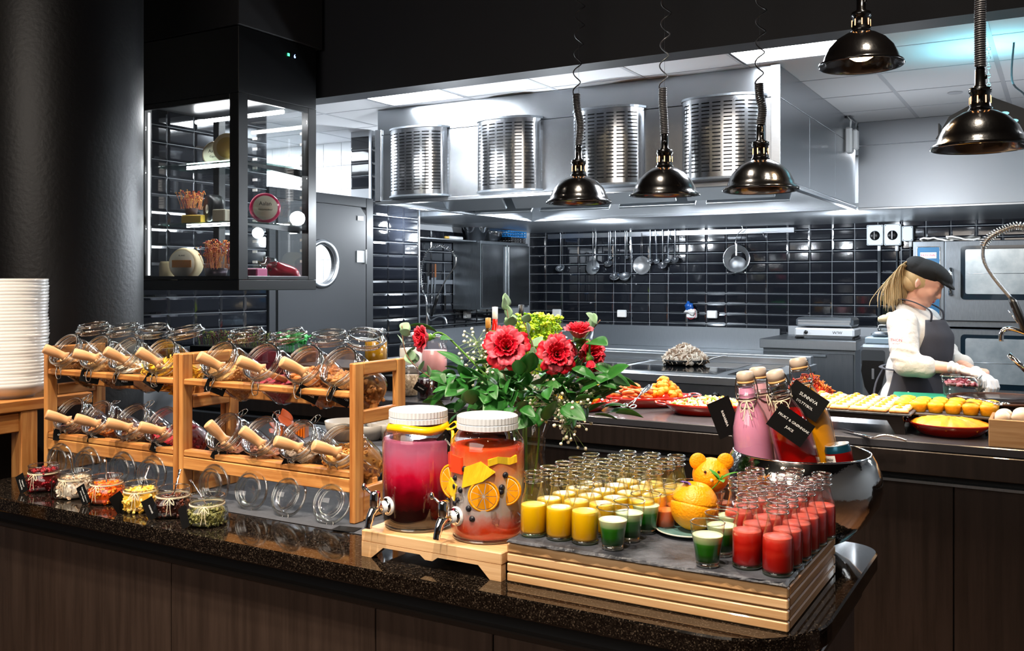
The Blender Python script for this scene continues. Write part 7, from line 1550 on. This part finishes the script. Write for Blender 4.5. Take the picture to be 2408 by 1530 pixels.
def cap_(m, a, b, r0, r1, n=6, M=None):
    a, b = Vector(a), Vector(b)
    for i in range(n+1): t = i/n; m.ell(a.lerp(b, t), r0+(r1-r0)*t, 14, 8, M)
m = MB()
E = lambda c, r, rot=None: m.ell(c, r, 24, 14, HM, rot)
E((-.005, 0, .030), (.097, .076, .088)); E((.030, 0, -.030), (.064, .060, .068)); E((.058, 0, -.078), (.030, .036, .024)); E((.074, 0, -.088), (.019, .022, .016))
E((.075, 0, .022), (.021, .052, .016)); E((.058, 0, .045), (.035, .06, .04))
for s in (-1, 1):
    E((.056, s*.036, -.026), (.030, .026, .028)); E((.077, s*.031, .0), (.0115, .0145, .0095)); E((-.010, s*.074, -.012), (.013, .007, .025), RY(-14)); E((-.014, s*.079, -.004), (.008, .005, .018), RY(-14)); E((.092, s*.010, -.032), (.010, .0075, .007))
for i in range(6): t = i/5; E((.088+.016*t, 0, .012-.042*t), (.009+.003*t, .007+.003*t, .010))
E((.084, 0, -.052), (.014, .024, .012)); E((.088, 0, -.057), (.009, .019, .0045)); E((.086, 0, -.066), (.009, .017, .005))
cap_(m, (-.035, 0, 1.37), (.0, 0, 1.475), .056, .052)
cap_(m, (-.02, 0, 1.30), (-.03, 0, 1.02), .10, .11, 8)
for s, el, wr_ in ((-1, (.045, -.245, 1.175), (.215, -.215, 1.168)), (1, (.06, .235, 1.175), (.23, .06, 1.135))):
    cap_(m, (-.01, s*.165, 1.36), el, .048, .040, 8); cap_(m, el, wr_, .040, .025, 9); cap_(m, wr_, Vector(wr_)+Vector((.05, .0, -.005)), .024, .022, 3)
    cap_(m, (-.04, s*.08, .95), (-.03, s*.09, .50), .085, .062, 8); cap_(m, (-.03, s*.09, .50), (-.04, s*.09, .09), .060, .040, 8); cap_(m, (-.03, s*.09, .06), (.10, s*.10, .045), .042, .034, 4)
inst(remesh(m, 'body', SKIN, .0055, 3), 'body', (0, 0, 0), ck)
m = MB()
for c, r in (((0, 0, 1.27), (.125, .168, .145)), ((.035, 0, 1.285), (.10, .125, .085)), ((-.015, 0, 1.12), (.125, .155, .15)), ((-.03, 0, .99), (.135, .172, .13)), ((-.025, 0, 1.36), (.085, .14, .065))): m.ell(c, r, 28, 16)
for s, el, cf in ((-1, (.035, -.250, 1.178), (.100, -.238, 1.170)), (1, (.06, .240, 1.175), (.135, .165, 1.155))):
    cap_(m, (-.015, s*.155, 1.355), el, .072, .060, 9); cap_(m, el, cf, .060, .050, 5); cap_(m, Vector(cf)-Vector((.012, 0, 0)), Vector(cf)+Vector((.016, 0, -.002)), .052, .052, 3)
    for k in range(5): t = k/4; p = Vector((-.015, s*.155, 1.355)).lerp(Vector(el), .15+.8*t); m.ell(p+Vector((.012*sin(k*3), s*.006, .01*cos(k*2))), (.066, .064, .020), 16, 8, rot=RX(s*20) @ RY(25*sin(k*2.2)))
m.torus((-.018, 0, 1.425), .058, .014, 28, 8, rot=RY(22)); m.torus((-.020, 0, 1.405), .066, .018, 28, 8, rot=RY(20))
inst(remesh(m, 'jacket', JACK, .0075, 3), 'jacket', (0, 0, 0), ck)
m = MB()
for s in (-1, 1): cap_(m, (-.04, s*.08, .95), (-.03, s*.09, .50), .098, .078, 8); cap_(m, (-.03, s*.09, .50), (-.04, s*.09, .12), .076, .062, 8)
m.ell((-.035, 0, .95), (.13, .165, .10), 24, 12); inst(remesh(m, 'trousers', PANT, .01, 2), 'trousers', (0, 0, 0), ck)
for s in (-1, 1): MB().ell((0, 0, 0), (.135, .052, .05), 20, 10).build('shoe', BLKPL, ck, loc=(.035, s*.095, .045))
def tor(z):
    tb = [(.55, -.02, .17, .205), (.80, -.03, .160, .200), (.98, -.03, .148, .186), (1.08, -.018, .142, .172), (1.15, -.008, .140, .166), (1.22, .004, .142, .170), (1.30, .012, .138, .165), (1.385, .0, .105, .12)]
    for (z0, c0, a0, b0), (z1, c1, a1, b1) in zip(tb, tb[1:]):
        if z <= z1 or z1 == 1.385: t = min(1, max(0, (z-z0)/(z1-z0))); return c0+(c1-c0)*t, a0+(a1-a0)*t, b0+(b1-b0)*t
def apf(z0, z1, w0, w1, fo=.004, off=.006):
    def f(s, t):
        z = z0+(z1-z0)*t; c, a, b = tor(z); th = (s-.5)*2*(w0+(w1-w0)*t); q = off+fo*sin(th*9+z*14)*(1-t*.6)
        return (c+(a+q)*cos(th), (b+q)*sin(th), z)
    return f
m = MB(); m.grid(apf(1.13, 1.375, 1.38, .92, .003), 30, 14, th=.003); m.build('apron_bib', APR, ck)
m = MB(); m.grid(apf(.56, 1.155, 2.15, 1.85, .007, .009), 64, 30, th=.003); m.build('apron_skirt', APR, ck)
m = MB()
for s in (-1, 1): m.tube(spline([(.090, s*.085, 1.368), (.085, s*.080, 1.415), (.02, s*.078, 1.452), (-.045, s*.066, 1.468), (-.078, s*.03, 1.462), (-.085, 0, 1.458)], 5), .012, 8, flat=.25)
m.build('neck_strap', APR, ck)
m = MB(); m.tube([(tor(1.15)[0]+(tor(1.15)[1]+.012)*cos(a), (tor(1.15)[2]+.012)*sin(a), 1.145+.006*sin(a)) for a in [2*pi*i/48 for i in range(48)]], .011, 6, closed=True, flat=.3); m.tube(spline([(-.15, -.02, 1.14), (-.18, -.05, 1.06), (-.185, -.08, .96), (-.19, -.09, .90)], 4), .012, 6, flat=.25); m.build('waist_tie', APR, ck)
MB().box(-.004, .004, -.003, .003, -.03, .03, .002).build('clip', WHITE, ck, loc=(.02, -.205, 1.02), rot=(0, R(20), 0))
# head wear, hair, face details
m = MB(); m.ell((-.012, 0, .058), (.112, .091, .062), 28, 16, HM, RY(-8)); m.ell((.042, 0, .076), (.086, .084, .040), 24, 12, HM, RY(14)); m.ell((-.055, 0, .062), (.072, .084, .052), 24, 12, HM)
for i in range(9): a = R(-50+12.5*i); m.ell((.082*cos(a)+.034, .070*sin(a), .058-.012*cos(a)), (.028, .020, .0075), 12, 8, HM, RY(20))
m.ell((.116, 0, .049), (.036, .055, .0085), 24, 8, HM, RY(16))
inst(remesh(m, 'flat_cap', CAPF, .004, 3), 'flat_cap', (0, 0, 0), ck)
m = MB(); m.ell((-.018, 0, .018), (.092, .0785, .078), 26, 14, HM); m.ell((-.045, 0, -.02), (.058, .066, .055), 20, 12, HM)
rnd = random.Random(77)
for k in range(380):
    a, b = rnd.gauss(0, 1), rnd.gauss(0, 1); p0 = HM @ Vector((-.088+.006*a, .012*b, .028+.010*a)); q = p0+Vector((-.030+.006*a, .014*b, .012+.010*a)); e = p0+Vector((-.066+.017*a, .022*b, -.160+.022*rnd.gauss(0, 1)))
    md = p0+Vector((-.066+.014*a, .020*b, -.058+.014*a)); m.tube(spline([p0, q, md, e], 5), [.0019]*10+[.0014]*5+[.0004], 4)
m.torus(tuple(HM @ Vector((-.095, 0, .030))), .014, .006, 16, 6, rot=RY(60)); m.build('hair', HAIR, ck, kind=None)
for s in (-1, 1):
    MB().tube([HM @ Vector((.0815-.012*abs(t), s*(.031+.014*t), -.0035-.0015*(1-t*t))) for t in (-1, -.6, -.2, .2, .6, 1)], .0016, 6).build('lashes', LASH, ck)
    MB().tube([HM @ Vector((.096-.02*abs(t)**2-(.004 if t > 0 else 0), s*(.030+.018*t), .021+.003*(1-t*t))) for t in (-1, -.5, 0, .5, 1)], .0022, 6, flat=.6).build('eyebrow', pm('brow', 'a3805a', .7) if 'brow' not in MATS else MATS['brow'], ck)
m = MB(); m.ell((.093, 0, -.0575), (.0062, .0175, .0035), 16, 8, HM); m.ell((.0915, 0, -.0648), (.0062, .0155, .0042), 16, 8, HM); m.build('lips', LIP, ck, kind=None)
# gloves: palm, four fingers, thumb, cuff
def glove(w0, yaw, pitch, side, curl, nm='glove'):
    G = T(*w0) @ RZ(yaw) @ RY(pitch); m = MB()
    for i in range(4): m.ell((-.030+.02*i, 0, 0), (.016, .032-.001*i, .028-.003*i), 16, 10, G)
    m.ell((.045, 0, 0), (.040, .038, .019), 20, 12, G); m.ell((.070, 0, -.002), (.022, .040, .015), 16, 10, G)
    for k, (y, L_) in enumerate(((.030, .85), (.010, 1.0), (-.010, .95), (-.029, .75))):
        p = Vector((.082, y*side, 0)); a = -.15; c = curl*(1+.12*k)
        for seg, (l, r0) in enumerate(((.038, .0105), (.026, .0095), (.020, .0088))):
            a -= R(c)*(1.0 if seg else .7); q = p+Vector((cos(a), -.05*y*side*10*0, sin(a)))*l*L_; cap_(m, p, q, r0, r0*.93, 5, G); p = q
    p = Vector((.022, .032*side, -.008)); q = p+Vector((.030, .016*side, -.020)); r_ = q+Vector((.028, -.010*side, -.018)); s_ = r_+Vector((.014, -.016*side, -.008))
    cap_(m, p, q, .015, .0125, 5, G); cap_(m, q, r_, .0125, .0105, 5, G); cap_(m, r_, s_, .0105, .009, 3, G)
    o = inst(remesh(m, nm, GLV, .0028, 2), nm, (0, 0, 0), ck); return o
glove((.245, -.212, 1.166), 6, 14, 1, 34); glove((.262, .035, 1.126), -38, 18, -1, 38)
for (a, b, k) in (('THON', .018, 0), ('HOTELS', .009, -.016)):
    text(a, b, pm('logo_red_'+a, 'a01830', .6), ck, (.0, -.275, 1.285+k), (R(82), 0, R(8)), name='sleeve_logo')
